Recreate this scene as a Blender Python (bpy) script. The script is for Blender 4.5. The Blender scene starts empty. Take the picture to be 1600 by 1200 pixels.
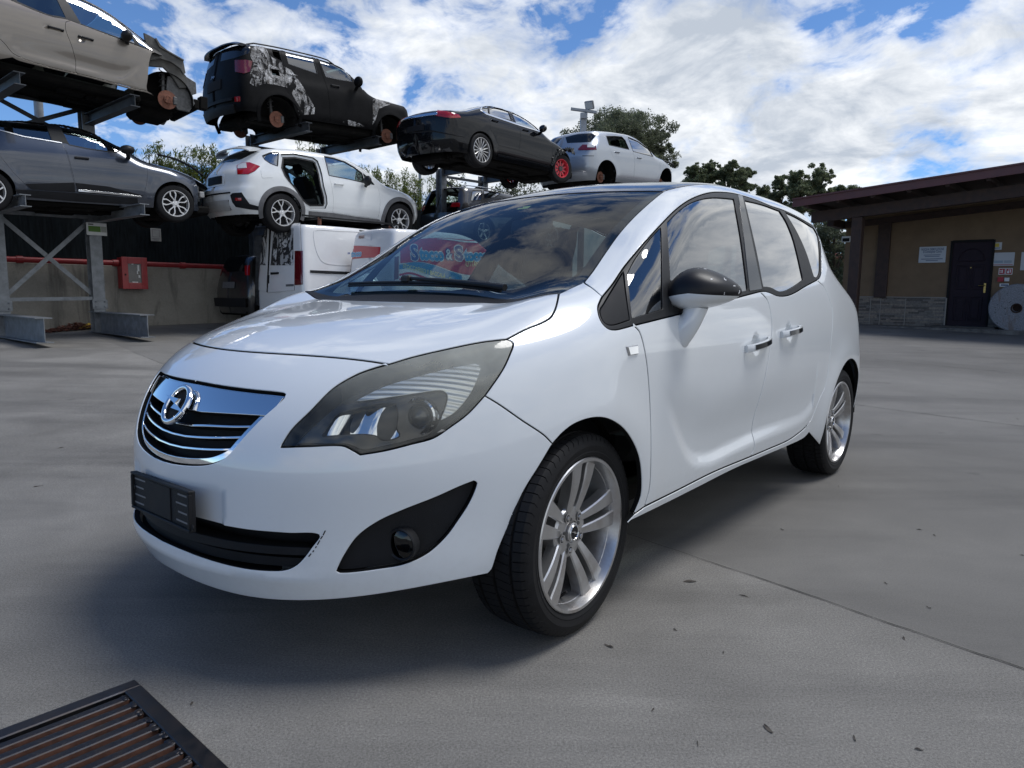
DEBUG = False
import bpy, math, random
import numpy as np
from mathutils import Vector, Matrix
from mathutils.geometry import delaunay_2d_cdt

# ------------------------------------------------------------------ camera, sky, sun, exposure
SC = bpy.context.scene
COL = SC.collection
FPX, PITCH, ROLL, CAM_H = 1108.9, math.radians(7.25), math.radians(0.58), 1.045
cam_data = bpy.data.cameras.new("camera")
cam = bpy.data.objects.new("camera", cam_data)
COL.objects.link(cam)
cam_data.sensor_fit = 'HORIZONTAL'
cam_data.sensor_width = 36.0
cam_data.lens = FPX * 36.0 / 1600.0
cam_data.clip_start = 0.05
cam_data.clip_end = 4000.0
_cp, _sp, _cr, _sr = math.cos(PITCH), math.sin(PITCH), math.cos(ROLL), math.sin(ROLL)
_fwd = Vector((0, _cp, -_sp)); _up0 = Vector((0, _sp, _cp)); _rt0 = Vector((1, 0, 0))
_rt = _rt0 * _cr + _up0 * _sr
_up = _up0 * _cr - _rt0 * _sr
_M = Matrix.Identity(4)
for _i in range(3):
    _M[_i][0] = _rt[_i]; _M[_i][1] = _up[_i]; _M[_i][2] = -_fwd[_i]
_M[2][3] = CAM_H
cam.matrix_world = _M
SC.camera = cam

SUN_EL, SUN_AZ = math.radians(65), math.radians(78)      # azimuth clockwise from +Y
world = bpy.data.worlds.new("World")
SC.world = world
world.use_nodes = True
_nt = world.node_tree
_nt.nodes.clear()
def _wn(t, **kw):
    n = _nt.nodes.new(t)
    for k, v in kw.items():
        setattr(n, k, v)
    return n
def _wl(a, b):
    _nt.links.new(a, b)
def _wmath(op, a, b=None, clamp=False):
    n = _wn('ShaderNodeMath', operation=op)
    n.use_clamp = clamp
    for i, x in enumerate((a, b)):
        if x is None: continue
        if isinstance(x, (int, float)): n.inputs[i].default_value = x
        else: _wl(x, n.inputs[i])
    return n.outputs[0]
sky = _wn('ShaderNodeTexSky', sky_type='NISHITA')
sky.sun_disc = False
sky.sun_elevation = SUN_EL
sky.sun_rotation = SUN_AZ
sky.air_density = 1.0; sky.dust_density = 0.05; sky.ozone_density = 3.0; sky.altitude = 2500
_tc = _wn('ShaderNodeTexCoord')
_sep = _wn('ShaderNodeSeparateXYZ'); _wl(_tc.outputs['Generated'], _sep.inputs[0])
_zz = _wmath('ADD', _wmath('ABSOLUTE', _sep.outputs[2]), 0.28)
_px = _wmath('DIVIDE', _sep.outputs[0], _zz)
_py = _wmath('DIVIDE', _sep.outputs[1], _zz)
_cmb = _wn('ShaderNodeCombineXYZ'); _wl(_px, _cmb.inputs[0]); _wl(_py, _cmb.inputs[1])
def _noise(scale, detail, rough, dist, off, stretch=(1, 1, 1), lac=2.0):
    mp = _wn('ShaderNodeMapping'); mp.inputs['Location'].default_value = off
    mp.inputs['Scale'].default_value = stretch
    mp.inputs['Rotation'].default_value = (0, 0, 0.6)
    _wl(_cmb.outputs[0], mp.inputs[0])
    n = _wn('ShaderNodeTexNoise'); n.inputs['Scale'].default_value = scale
    n.inputs['Detail'].default_value = detail; n.inputs['Roughness'].default_value = rough
    n.inputs['Distortion'].default_value = dist; n.inputs['Lacunarity'].default_value = lac
    _wl(mp.outputs[0], n.inputs['Vector'])
    return n.outputs['Fac']
_big = _noise(0.8, 3, 0.5, 0.3, (3.1, 1.7, 0.0))
_mid = _noise(2.6, 10, 0.60, 0.35, (4.3, 6.2, 0.4), (1.0, 0.8, 1))
_puff = _noise(9.0, 7, 0.58, 0.5, (2.3, 5.2, 0.9), (1.0, 0.9, 1))
_dens = _wmath('ADD', _wmath('ADD', _wmath('MULTIPLY', _big, 0.75), _wmath('MULTIPLY', _mid, 0.60)), _wmath('MULTIPLY', _puff, 0.34))
# broken cover, thinning to open blue on the left and behind
_dens = _wmath('ADD', _dens, _wmath('MULTIPLY', _sep.outputs[0], 0.17))
_dens = _wmath('SUBTRACT', _dens, _wmath('MULTIPLY', _sep.outputs[2], 0.16))
_cr1 = _wn('ShaderNodeValToRGB'); _wl(_dens, _cr1.inputs[0])
_cr1.color_ramp.elements[0].position = 0.74; _cr1.color_ramp.elements[0].color = (0, 0, 0, 1)
_cr1.color_ramp.elements[1].position = 0.87; _cr1.color_ramp.elements[1].color = (1, 1, 1, 1)
_e = _cr1.color_ramp.elements.new(0.795); _e.color = (0.62, 0.62, 0.62, 1)
_shade = _noise(4.2, 9, 0.6, 0.4, (1.3, 9.1, 2.0))
_sh2 = _wmath('ADD', _wmath('MULTIPLY', _shade, 0.75), _wmath('MULTIPLY', _dens, 0.40))
_cr2 = _wn('ShaderNodeValToRGB'); _wl(_sh2, _cr2.inputs[0])
_cr2.color_ramp.elements[0].position = 0.64; _cr2.color_ramp.elements[0].color = (7.1, 7.25, 7.4, 1)
_cr2.color_ramp.elements[1].position = 0.86; _cr2.color_ramp.elements[1].color = (3.5, 3.9, 4.5, 1)
_tint = _wn('ShaderNodeMix', data_type='RGBA', blend_type='MULTIPLY'); _tint.inputs[0].default_value = 1.0; _tint.inputs[7].default_value = (0.66, 0.84, 1.0, 1)
_wl(sky.outputs[0], _tint.inputs[6])
_mix = _wn('ShaderNodeMix', data_type='RGBA')
_wl(_cr1.outputs[0], _mix.inputs[0]); _wl(_tint.outputs[2], _mix.inputs[6]); _wl(_cr2.outputs[0], _mix.inputs[7])
_bg = _wn('ShaderNodeBackground'); _bg.inputs[1].default_value = 0.088
_wl(_mix.outputs[2], _bg.inputs[0])
_wo = _wn('ShaderNodeOutputWorld'); _wl(_bg.outputs[0], _wo.inputs[0])

sun_data = bpy.data.lights.new("sun", 'SUN')
sun_data.energy = 1.3
sun_data.angle = math.radians(24)
sun_data.color = (1.0, 0.985, 0.96)
sun = bpy.data.objects.new("sun", sun_data)
COL.objects.link(sun)
_sd = Vector((math.sin(SUN_AZ) * math.cos(SUN_EL), math.cos(SUN_AZ) * math.cos(SUN_EL), math.sin(SUN_EL)))
sun.rotation_euler = _sd.to_track_quat('Z', 'Y').to_euler()
sun.location = (8, 16, 20)

SC.view_settings.view_transform = 'Standard'
SC.view_settings.look = 'None'
SC.view_settings.exposure = 0.80
SC.view_settings.gamma = 1.0
SC.view_settings.use_curve_mapping = False
SC.render.engine = 'CYCLES'
SC.cycles.use_denoising = True
SC.cycles.max_bounces = 10
SC.cycles.transparent_max_bounces = 16

# ------------------------------------------------------------------ photo ray helper (measuring: a sight line through a photo pixel)
def sight(px, py):
    a, b = (px - 800.0), (py - 600.0)
    a, b = a * _cr + b * _sr, -a * _sr + b * _cr
    X, zc, yc = a / FPX, 1.0, -b / FPX
    return np.array([0, 0, CAM_H]), np.array([X, zc * _cp + yc * _sp, -zc * _sp + yc * _cp])

# ------------------------------------------------------------------ scene graph helpers
def tag(o, label=None, cat=None, group=None, kind=None):
    if label: o['label'] = label
    if cat: o['category'] = cat
    if group: o['group'] = group
    if kind: o['kind'] = kind
    return o

def thing(name, label, cat, loc=(0, 0, 0), rotz=0.0, group=None, pitch=0.0):
    o = bpy.data.objects.new(name, None)
    o.empty_display_size = 0.2
    COL.objects.link(o)
    o.rotation_mode = 'ZYX' if False else 'XYZ'
    o.location = loc
    o.rotation_euler = (0, pitch, rotz)
    return tag(o, label, cat, group)

def link_mesh(name, me, mats, parent=None, loc=None, rot=None):
    o = bpy.data.objects.new(name, me)
    COL.objects.link(o)
    for m in (mats if isinstance(mats, (list, tuple)) else [mats]):
        me.materials.append(m)
    if len(me.materials) == 1 and any(p.material_index == 1 for p in me.polygons):
        me.materials.append(GAP)          # near-black flange colour, paints the shade into the shut gaps
    if parent is not None:
        o.parent = parent
    if loc is not None: o.location = loc
    if rot is not None: o.rotation_euler = rot
    return o

def rotmat(axis, ang):
    return np.array(Matrix.Rotation(ang, 3, axis))

class MB:
    """collects plain shapes into one mesh"""
    def __init__(self):
        self.V = []; self.F = []; self.M = []; self.X = None; self.mi = 0
    def add(self, V, F, mi=None):
        b = len(self.V)
        V = np.asarray(V, float)
        if self.X is not None:
            R, t = self.X
            V = V @ np.asarray(R).T + np.asarray(t)
        self.V.extend(map(tuple, V))
        for f in F:
            self.F.append(tuple(b + i for i in f)); self.M.append(self.mi if mi is None else mi)
        return self
    def box(self, c, s, ch=0.0, R=None, mi=None):
        c = np.asarray(c, float); h = np.asarray(s, float) / 2
        ch = min(ch, 0.49 * 2 * min(h))
        if ch <= 0:
            V = np.array([[x, y, z] for x in (-1, 1) for y in (-1, 1) for z in (-1, 1)], float) * h
            F = [(0, 1, 3, 2), (4, 6, 7, 5), (0, 4, 5, 1), (2, 3, 7, 6), (0, 2, 6, 4), (1, 5, 7, 3)]
        else:
            V = []; idx = {}
            for x in (-1, 1):
                for y in (-1, 1):
                    for z in (-1, 1):
                        for a in range(3):
                            p = np.array([x, y, z]) * (h - ch); p[a] = (x, y, z)[a] * h[a]
                            idx[(x, y, z, a)] = len(V); V.append(p)
            F = []
            for a in range(3):
                b, d = (a + 1) % 3, (a + 2) % 3
                for sg in (-1, 1):
                    q = []
                    for (p, r) in ((-1, -1), (1, -1), (1, 1), (-1, 1)):
                        k = [0, 0, 0]; k[a] = sg; k[b] = p; k[d] = r
                        q.append(idx[(*k, a)])
                    F.append(tuple(q if sg > 0 else q[::-1]))
            for a in range(3):
                b, d = (a + 1) % 3, (a + 2) % 3
                for p in (-1, 1):
                    for r in (-1, 1):
                        k1 = [0, 0, 0]; k1[b] = p; k1[d] = r
                        k0 = list(k1); k0[a] = -1; k2 = list(k1); k2[a] = 1
                        q = [idx[(*k0, b)], idx[(*k2, b)], idx[(*k2, d)], idx[(*k0, d)]]
                        F.append(tuple(q if p * r > 0 else q[::-1]))
            for x in (-1, 1):
                for y in (-1, 1):
                    for z in (-1, 1):
                        q = [idx[(x, y, z, 0)], idx[(x, y, z, 1)], idx[(x, y, z, 2)]]
                        F.append(tuple(q if x * y * z > 0 else q[::-1]))
            V = np.array(V)
        if R is not None: V = V @ np.asarray(R).T
        return self.add(V + c, F, mi)
    def beam(self, a, b, w, h, up=(0, 0, 1), ch=0.0, mi=None):
        a = np.asarray(a, float); b = np.asarray(b, float)
        d = b - a; L = np.linalg.norm(d); d /= L
        up = np.asarray(up, float); s = np.cross(up, d); n = np.linalg.norm(s)
        if n < 1e-6: s = np.cross((0, 1, 0), d); n = np.linalg.norm(s)
        s /= n; u = np.cross(d, s)
        return self.box((a + b) / 2, (L, w, h), ch, np.stack([d, s, u], 1), mi)
    def ibeam(self, a, b, w, h, tf=0.012, tw=0.009, up=(0, 0, 1), mi=None):
        a = np.asarray(a, float); b = np.asarray(b, float)
        d = (b - a) / np.linalg.norm(b - a)
        up = np.asarray(up, float); s = np.cross(up, d); s /= np.linalg.norm(s); u = np.cross(d, s)
        o = u * (h / 2 - tf / 2)
        self.beam(a + o, b + o, w, tf, u, mi=mi); self.beam(a - o, b - o, w, tf, u, mi=mi)
        return self.beam(a, b, tw, h - 2 * tf, u, mi=mi)
    def tube(self, pts, r, n=8, cap=True, mi=None, squash=None):
        pts = np.asarray(pts, float); rr = np.broadcast_to(np.asarray(r, float), (len(pts),))
        T = np.gradient(pts, axis=0); T /= np.linalg.norm(T, axis=1)[:, None]
        ref = np.array([0, 0, 1.0]) if abs(T[0][2]) < 0.9 else np.array([1.0, 0, 0])
        V = []; s = np.cross(ref, T[0]); s /= np.linalg.norm(s)
        for p, t, q in zip(pts, T, rr):
            s = s - t * np.dot(s, t); s /= np.linalg.norm(s); u = np.cross(t, s)
            for k in range(n):
                a = 2 * math.pi * k / n
                V.append(p + q * (math.cos(a) * s + math.sin(a) * u * (squash or 1)))
        F = []
        for i in range(len(pts) - 1):
            for k in range(n):
                k2 = (k + 1) % n
                F.append((i * n + k, i * n + k2, (i + 1) * n + k2, (i + 1) * n + k))
        if cap:
            F.append(tuple(range(n))[::-1]); F.append(tuple((len(pts) - 1) * n + k for k in range(n)))
        return self.add(V, F, mi)
    def lathe(self, prof, n=32, axis='Y', c=(0, 0, 0), closed=False, mi=None, a0=0.0, a1=2 * math.pi):
        """prof: (radius, along)"""
        full = abs(a1 - a0 - 2 * math.pi) < 1e-6
        m = n if full else n + 1
        V = []
        for r, y in prof:
            for k in range(m):
                a = a0 + (a1 - a0) * k / n
                p = {'Y': (r * math.cos(a), y, r * math.sin(a)), 'Z': (r * math.cos(a), r * math.sin(a), y),
                     'X': (y, r * math.cos(a), r * math.sin(a))}[axis]
                V.append(p)
        F = []
        R = len(prof)
        for i in range(R if closed else R - 1):
            j = (i + 1) % R
            for k in range(n):
                k2 = (k + 1) % m
                F.append((i * m + k, i * m + k2, j * m + k2, j * m + k))
        return self.add(np.asarray(V) + np.asarray(c), F, mi)
    def prism(self, poly, d, origin=(0, 0, 0), ax=(1, 0, 0), ay=(0, 1, 0), ch=0.0, mi=None):
        """polygon in plane (ax, ay), extruded by d along ax x ay, front edge chamfered"""
        ax = np.asarray(ax, float); ay = np.asarray(ay, float); nz = np.cross(ax, ay)
        poly = np.asarray(poly, float); n = len(poly)
        area = 0.5 * np.sum(poly[:, 0] * np.roll(poly[:, 1], -1) - poly[:, 1] * np.roll(poly[:, 0], -1))
        if area < 0: poly = poly[::-1]
        c = poly.mean(0)
        P = lambda q, z: np.asarray(origin) + q[:, :1] * ax + q[:, 1:] * ay + nz * z
        V = [P(poly, 0)]
        if ch > 0:
            e1 = poly - np.roll(poly, 1, 0); e2 = np.roll(poly, -1, 0) - poly
            n1 = np.stack([e1[:, 1], -e1[:, 0]], 1); n2 = np.stack([e2[:, 1], -e2[:, 0]], 1)
            n1 /= np.linalg.norm(n1, axis=1)[:, None] + 1e-12; n2 /= np.linalg.norm(n2, axis=1)[:, None] + 1e-12
            nn = n1 + n2; nn /= np.maximum(np.linalg.norm(nn, axis=1)[:, None], 0.5)
            V += [P(poly, d - ch), P(poly - nn * ch, d)]
        else:
            V += [P(poly, d)]
        F = [tuple(range(n))[::-1]]
        L = len(V)
        for i in range(L - 1):
            for k in range(n):
                k2 = (k + 1) % n
                F.append((i * n + k, i * n + k2, (i + 1) * n + k2, (i + 1) * n + k))
        F.append(tuple((L - 1) * n + k for k in range(n)))
        return self.add(np.concatenate(V), F, mi)
    def ball(self, c, r, nu=16, nv=10, R=None, mi=None):
        r = np.broadcast_to(np.asarray(r, float), (3,))
        V = [(0, 0, 1)]
        for i in range(1, nv):
            t = math.pi * i / nv
            for k in range(nu):
                a = 2 * math.pi * k / nu
                V.append((math.sin(t) * math.cos(a), math.sin(t) * math.sin(a), math.cos(t)))
        V.append((0, 0, -1))
        F = [(0, 1 + k, 1 + (k + 1) % nu) for k in range(nu)]
        for i in range(nv - 2):
            for k in range(nu):
                a = 1 + i * nu + k; b = 1 + i * nu + (k + 1) % nu
                F.append((a, a + nu, b + nu, b))
        last = len(V) - 1
        F += [(last, 1 + (nv - 2) * nu + (k + 1) % nu, 1 + (nv - 2) * nu + k) for k in range(nu)]
        V = np.asarray(V) * r
        if R is not None: V = V @ np.asarray(R).T
        return self.add(V + np.asarray(c), F, mi)
    def mesh(self, name, sharp=32):
        me = bpy.data.meshes.new(name)
        me.from_pydata([tuple(map(float, v)) for v in self.V], [], self.F)
        me.polygons.foreach_set('material_index', self.M)
        me.polygons.foreach_set('use_smooth', [True] * len(self.F))
        me.update()
        me.set_sharp_from_angle(angle=math.radians(sharp))
        return me
    def build(self, name, mats, parent=None, loc=None, rot=None, sharp=32):
        return link_mesh(name, self.mesh(name, sharp), mats, parent, loc, rot)

# ------------------------------------------------------------------ materials
def nodes_of(name):
    m = bpy.data.materials.new(name)
    m.use_nodes = True
    nt = m.node_tree
    return m, nt, nt.nodes['Principled BSDF']

def nmath(nt, op, a, b=None, clamp=False):
    n = nt.nodes.new('ShaderNodeMath'); n.operation = op; n.use_clamp = clamp
    for i, x in enumerate((a, b)):
        if x is None: continue
        if isinstance(x, (int, float)): n.inputs[i].default_value = x
        else: nt.links.new(x, n.inputs[i])
    return n.outputs[0]

def nnoise(nt, scale, detail=4, rough=0.55, vec=None, stretch=None, dist=0.0, coord='Object'):
    tc = nt.nodes.new('ShaderNodeTexCoord')
    v = vec or tc.outputs[coord]
    if stretch is not None:
        mp = nt.nodes.new('ShaderNodeMapping'); mp.inputs['Scale'].default_value = stretch
        nt.links.new(v, mp.inputs[0]); v = mp.outputs[0]
    n = nt.nodes.new('ShaderNodeTexNoise')
    n.inputs['Scale'].default_value = scale; n.inputs['Detail'].default_value = detail
    n.inputs['Roughness'].default_value = rough; n.inputs['Distortion'].default_value = dist
    nt.links.new(v, n.inputs['Vector'])
    return n.outputs['Fac']

def nramp(nt, fac, *stops):
    r = nt.nodes.new('ShaderNodeValToRGB')
    nt.links.new(fac, r.inputs[0])
    e = r.color_ramp.elements
    while len(e) < len(stops): e.new(0.5)
    for el, (p, c) in zip(e, stops):
        el.position = p
        el.color = (*c, 1) if isinstance(c, (tuple, list)) else (c, c, c, 1)
    return r.outputs[0]

def nmix(nt, fac, a, b):
    n = nt.nodes.new('ShaderNodeMix'); n.data_type = 'RGBA'
    for i, x in ((0, fac), (6, a), (7, b)):
        if isinstance(x, (int, float)): n.inputs[i].default_value = x
        elif isinstance(x, (tuple, list)): n.inputs[i].default_value = (*x, 1)
        else: nt.links.new(x, n.inputs[i])
    return n.outputs[2]

def nbump(nt, bsdf, h, strength=0.3, dist=0.01):
    b = nt.nodes.new('ShaderNodeBump')
    b.inputs['Strength'].default_value = strength; b.inputs['Distance'].default_value = dist
    nt.links.new(h, b.inputs['Height']); nt.links.new(b.outputs[0], bsdf.inputs['Normal'])

def mat(name, col, rough=0.5, metal=0.0, coat=0.0, var=0.0, vscale=6.0, bump=0.0, bscale=60.0, spec=0.5, coat_rough=0.03):
    m, nt, b = nodes_of(name)
    b.inputs['Base Color'].default_value = (*col, 1)
    b.inputs['Roughness'].default_value = rough
    b.inputs['Metallic'].default_value = metal
    b.inputs['Coat Weight'].default_value = coat
    b.inputs['Coat Roughness'].default_value = coat_rough
    b.inputs['Specular IOR Level'].default_value = spec
    if var > 0:
        f = nnoise(nt, vscale, 6, 0.6)
        c = nramp(nt, f, (0.3, tuple(x * (1 - var) for x in col)), (0.7, tuple(min(1, x * (1 + var)) for x in col)))
        nt.links.new(c, b.inputs['Base Color'])
        r = nramp(nt, f, (0.3, max(0.02, rough - 0.12 * var)), (0.7, min(1, rough + 0.25 * var)))
        nt.links.new(r, b.inputs['Roughness'])
    if bump > 0:
        nbump(nt, b, nnoise(nt, bscale, 4, 0.6), bump, 0.004)
    return m

def paint(name, col, metal=0.0, dirt=0.25, rough=0.28, dirtcol=(0.32, 0.30, 0.27), coat=1.0):
    m, nt, b = nodes_of(name)
    f = nnoise(nt, 2.2, 8, 0.65, dist=0.4)
    fine = nnoise(nt, 45, 5, 0.7)
    tc = nt.nodes.new('ShaderNodeTexCoord'); sp = nt.nodes.new('ShaderNodeSeparateXYZ')
    nt.links.new(tc.outputs['Object'], sp.inputs[0])
    low = nramp(nt, sp.outputs[2], (0.12, 1.0), (0.55, 0.0))      # road film low on the body
    d = nmath(nt, 'MULTIPLY', nramp(nt, f, (0.42, 0.0), (0.75, 1.0)), 0.35)
    d = nmath(nt, 'ADD', d, nmath(nt, 'MULTIPLY', low, nramp(nt, fine, (0.45, 0.1), (0.75, 0.9))))
    d = nmath(nt, 'MULTIPLY', d, dirt, True)
    nt.links.new(nmix(nt, d, col, dirtcol), b.inputs['Base Color'])
    b.inputs['Metallic'].default_value = metal; b.inputs['Specular IOR Level'].default_value = 0.5 if coat > 0.9 else 0.1
    nt.links.new(nmath(nt, 'ADD', nmath(nt, 'MULTIPLY', d, 0.5), rough), b.inputs['Roughness'])
    b.inputs['Coat Weight'].default_value = coat
    nt.links.new(nmath(nt, 'ADD', nmath(nt, 'MULTIPLY', d, 0.5), 0.03), b.inputs['Coat Roughness'])
    b.inputs['Coat IOR'].default_value = 1.6
    return m

def glass(name, tint, refl=1.0, rough=0.0, base=0.0):
    """a single pane: tinted see-through plus a Fresnel mirror"""
    m = bpy.data.materials.new(name); m.use_nodes = True
    nt = m.node_tree; nt.nodes.clear()
    t = nt.nodes.new('ShaderNodeBsdfTransparent'); t.inputs[0].default_value = (*tint, 1)
    g = nt.nodes.new('ShaderNodeBsdfGlossy'); g.inputs['Roughness'].default_value = rough
    fr = nt.nodes.new('ShaderNodeFresnel'); fr.inputs[0].default_value = 1.52
    geo = nt.nodes.new('ShaderNodeNewGeometry')
    k = nmath(nt, 'ADD', nmath(nt, 'MULTIPLY', fr.outputs[0], 1.9 * refl), base, True)
    # looking out from behind a pane the Fresnel node would turn to total reflection: use a flat value there
    mx = nt.nodes.new('ShaderNodeMix'); mx.data_type = 'FLOAT'
    nt.links.new(geo.outputs['Backfacing'], mx.inputs[0]); nt.links.new(k, mx.inputs[2]); mx.inputs[3].default_value = 0.06
    s = nt.nodes.new('ShaderNodeMixShader')
    nt.links.new(mx.outputs[0], s.inputs[0]); nt.links.new(t.outputs[0], s.inputs[1]); nt.links.new(g.outputs[0], s.inputs[2])
    o = nt.nodes.new('ShaderNodeOutputMaterial'); nt.links.new(s.outputs[0], o.inputs[0])
    return m

# ------------------------------------------------------------------ smooth car-body surface
def pchip(xs, ys):
    xs = np.asarray(xs, float); ys = np.asarray(ys, float)
    h = np.diff(xs); d = np.diff(ys) / h
    m = np.zeros_like(ys)
    m[0] = d[0]; m[-1] = d[-1]
    for i in range(1, len(xs) - 1):
        if d[i - 1] * d[i] > 0:
            w1 = 2 * h[i] + h[i - 1]; w2 = h[i] + 2 * h[i - 1]
            m[i] = (w1 + w2) / (w1 / d[i - 1] + w2 / d[i])
    def f(x):
        x = np.clip(x, xs[0], xs[-1])
        i = np.clip(np.searchsorted(xs, x) - 1, 0, len(xs) - 2)
        t = (x - xs[i]) / h[i]
        t2 = t * t; t3 = t2 * t
        return ((2 * t3 - 3 * t2 + 1) * ys[i] + (t3 - 2 * t2 + t) * h[i] * m[i]
                + (-2 * t3 + 3 * t2) * ys[i + 1] + (t3 - t2) * h[i] * m[i + 1])
    return f

def smoothed(xs, ys, r, ext=True):
    """smooth curve: pchip resampled and blurred so the curvature has no kinks"""
    f = pchip(xs, ys)
    X = np.linspace(xs[0] - 4 * r, xs[-1] + 4 * r, 700)
    Y = f(X)
    lo = X < xs[0]; hi = X > xs[-1]
    s0 = (f(xs[0] + 1e-3) - f(xs[0])) / 1e-3; s1 = (f(xs[-1]) - f(xs[-1] - 1e-3)) / 1e-3
    Y[lo] = ys[0] + s0 * (X[lo] - xs[0]); Y[hi] = ys[-1] + s1 * (X[hi] - xs[-1])
    dx = X[1] - X[0]; k = int(3 * r / dx) + 1
    g = np.exp(-0.5 * (np.arange(-k, k + 1) * dx / r) ** 2); g /= g.sum()
    Yp = np.concatenate([Y[0] + (np.arange(-k, 0)) * (Y[1] - Y[0]), Y, Y[-1] + np.arange(1, k + 1) * (Y[-1] - Y[-2])])
    Y = np.convolve(Yp, g, 'valid')
    def q(x):
        return np.interp(x, X, Y)
    # linear interpolation of a fine table would facet: cubic (Catmull-Rom) lookup
    def c(x):
        t = np.clip((np.asarray(x, float) - X[0]) / dx, 1.0, len(X) - 2.001)
        i = t.astype(int); t = t - i
        a, b, d, e = Y[i - 1], Y[i], Y[i + 1], Y[i + 2]
        return b + 0.5 * t * (d - a + t * (2 * a - 5 * b + 4 * d - e + t * (3 * (b - d) + e - a)))
    return c

def smax(a, b, k):
    h = np.maximum(k - np.abs(a - b), 0.0) / k
    return np.maximum(a, b) + h * h * k * 0.25

def sstep(x, a, b):
    t = np.clip((x - a) / (b - a), 0, 1)
    return t * t * (3 - 2 * t)

class Body:
    """implicit car body in car coordinates: u rearwards from the front axle, v sideways, w up"""
    def __init__(s, L, top, side, front, rear, kf=(0.70, 0.0), kr=0.5, crown=None, plan=None, blend=(0.2, 0.13, 1.0),
                 arches=(), flare=0.0, wsweep=0.0, end_blend=(0.14, 0.12), extra=None, tr=0.05, horn=None):
        s.L = L
        s.T = smoothed([p[0] for p in top], [p[1] for p in top], tr)
        s.S = smoothed([p[0] for p in side], [p[1] for p in side], 0.05)
        s.F = smoothed([p[0] for p in front], [p[1] for p in front], 0.03)
        s.R = smoothed([p[0] for p in rear], [p[1] for p in rear], 0.03)
        s.kf = kf; s.kr = kr if callable(kr) else (lambda w, k=kr: k + 0 * w)
        cr = crown or [(-1, 0.07), (0, 0.05), (1, 0.05), (3, 0.05)]
        s.C = pchip([p[0] for p in cr], [p[1] for p in cr])
        pl = plan or [(-1, 0.0), (2.6, 0.0), (3.4, 0.05)]
        s.P = pchip([p[0] for p in pl], [p[1] for p in pl])
        s.blend = blend; s.arches = arches; s.flare = flare; s.ws = wsweep; s.eb = end_blend; s.extra = extra; s.horn = horn
    def f(s, p):
        u, v, w = p[:, 0], np.abs(p[:, 1]), p[:, 2]
        S = s.S(w) - s.P(u) * (0.6 + 0.8 * np.clip(w - 0.7, 0, 1))
        for (cu, cw, r) in s.arches:
            d = np.hypot(u - cu, w - cw)
            S = S + s.flare * np.exp(-((d - r) / 0.10) ** 2) * (w < 1.2)
        if s.extra is not None:
            S = S + s.extra(u, w)
        us = u - s.ws * v * v
        t0 = s.T(us); sl = (s.T(us + 0.01) - s.T(us - 0.01)) / 0.02
        if s.horn is not None: t0 = t0 + s.horn(u, v)
        gt = (w - t0 + s.C(u) * (v / 0.75) ** 2) / np.sqrt(1 + sl * sl)
        gs = v - S
        b0, b1, wb = s.blend
        k = b0 + (b1 - b0) * sstep(w, wb - 0.12, wb + 0.15)
        g = smax(gs, gt, k)
        gf = (s.F(w) + s.kf[0] * v * v + s.kf[1] * v ** 4 - u) * 0.85
        gr = (u - s.R(w) + s.kr(w) * v * v) * 0.85
        g = smax(g, gf, s.eb[0]); g = smax(g, gr, s.eb[1])
        return g
    def grad(s, p):
        e = 2e-3; G = np.zeros_like(p)
        for i in range(3):
            q = p.copy(); q[:, i] += e; r = p.copy(); r[:, i] -= e
            G[:, i] = s.f(q) - s.f(r)
        return G / (np.linalg.norm(G, axis=1)[:, None] + 1e-12)
    def hit(s, O, D, t1, n=40, t0=0.0):
        """first crossing inside -> outside (or outside -> inside) along rays"""
        N = len(O); a = np.full(N, t0); fa = s.f(O + a[:, None] * D)
        lo = np.full(N, np.nan); hi = np.full(N, np.nan); done = np.zeros(N, bool)
        sg = np.sign(fa); prev = a.copy(); bf = np.abs(fa); bt = a.copy()
        for i in range(1, n + 1):
            t = t0 + (t1 - t0) * i / n
            ft = s.f(O + t * D)
            c = (~done) & (np.sign(ft) != sg)
            lo[c] = prev[c]; hi[c] = t; done |= c
            k = np.abs(ft) < bf; bf[k] = np.abs(ft)[k]; bt[k] = t
            prev[:] = t
            if done.all(): break
        # rays that only graze the body take their closest approach
        lo = np.where(done, lo, bt); hi = np.where(done, hi, bt)
        for _ in range(24):
            m = 0.5 * (lo + hi)
            fm = s.f(O + m[:, None] * D)
            same = np.sign(fm) == sg
            lo = np.where(same & done, m, lo); hi = np.where(same | ~done, hi, m)
        return O + (0.5 * (lo + hi))[:, None] * D, done
    # charts
    def chart(s, kind, q):
        q = np.asarray(q, float); N = len(q)
        if kind == 'side':
            sx, w = q[:, 0], q[:, 1]
            a = np.where(sx < 0, -sx, np.where(sx > s.L, sx - s.L, 0.0))
            sg = np.where(sx < 0, -1.0, 1.0)
            O = np.stack([np.clip(sx, 0, s.L), np.zeros(N), w], 1)
            D = np.stack([sg * np.sin(a), np.cos(a), np.zeros(N)], 1)
            return s.hit(O, D, 1.6)[0]
        if kind == 'top':
            O = np.stack([q[:, 0], q[:, 1], np.full(N, 0.62)], 1)
            D = np.tile([0, 0, 1.0], (N, 1))
            return s.hit(O, D, 1.6)[0]
        if kind == 'sec':
            ph = q[:, 1] / 0.85
            O = np.stack([q[:, 0], np.zeros(N), np.full(N, 0.72)], 1)
            D = np.stack([np.zeros(N), np.cos(ph), np.sin(ph)], 1)
            return s.hit(O, D, 1.6)[0]
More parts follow.
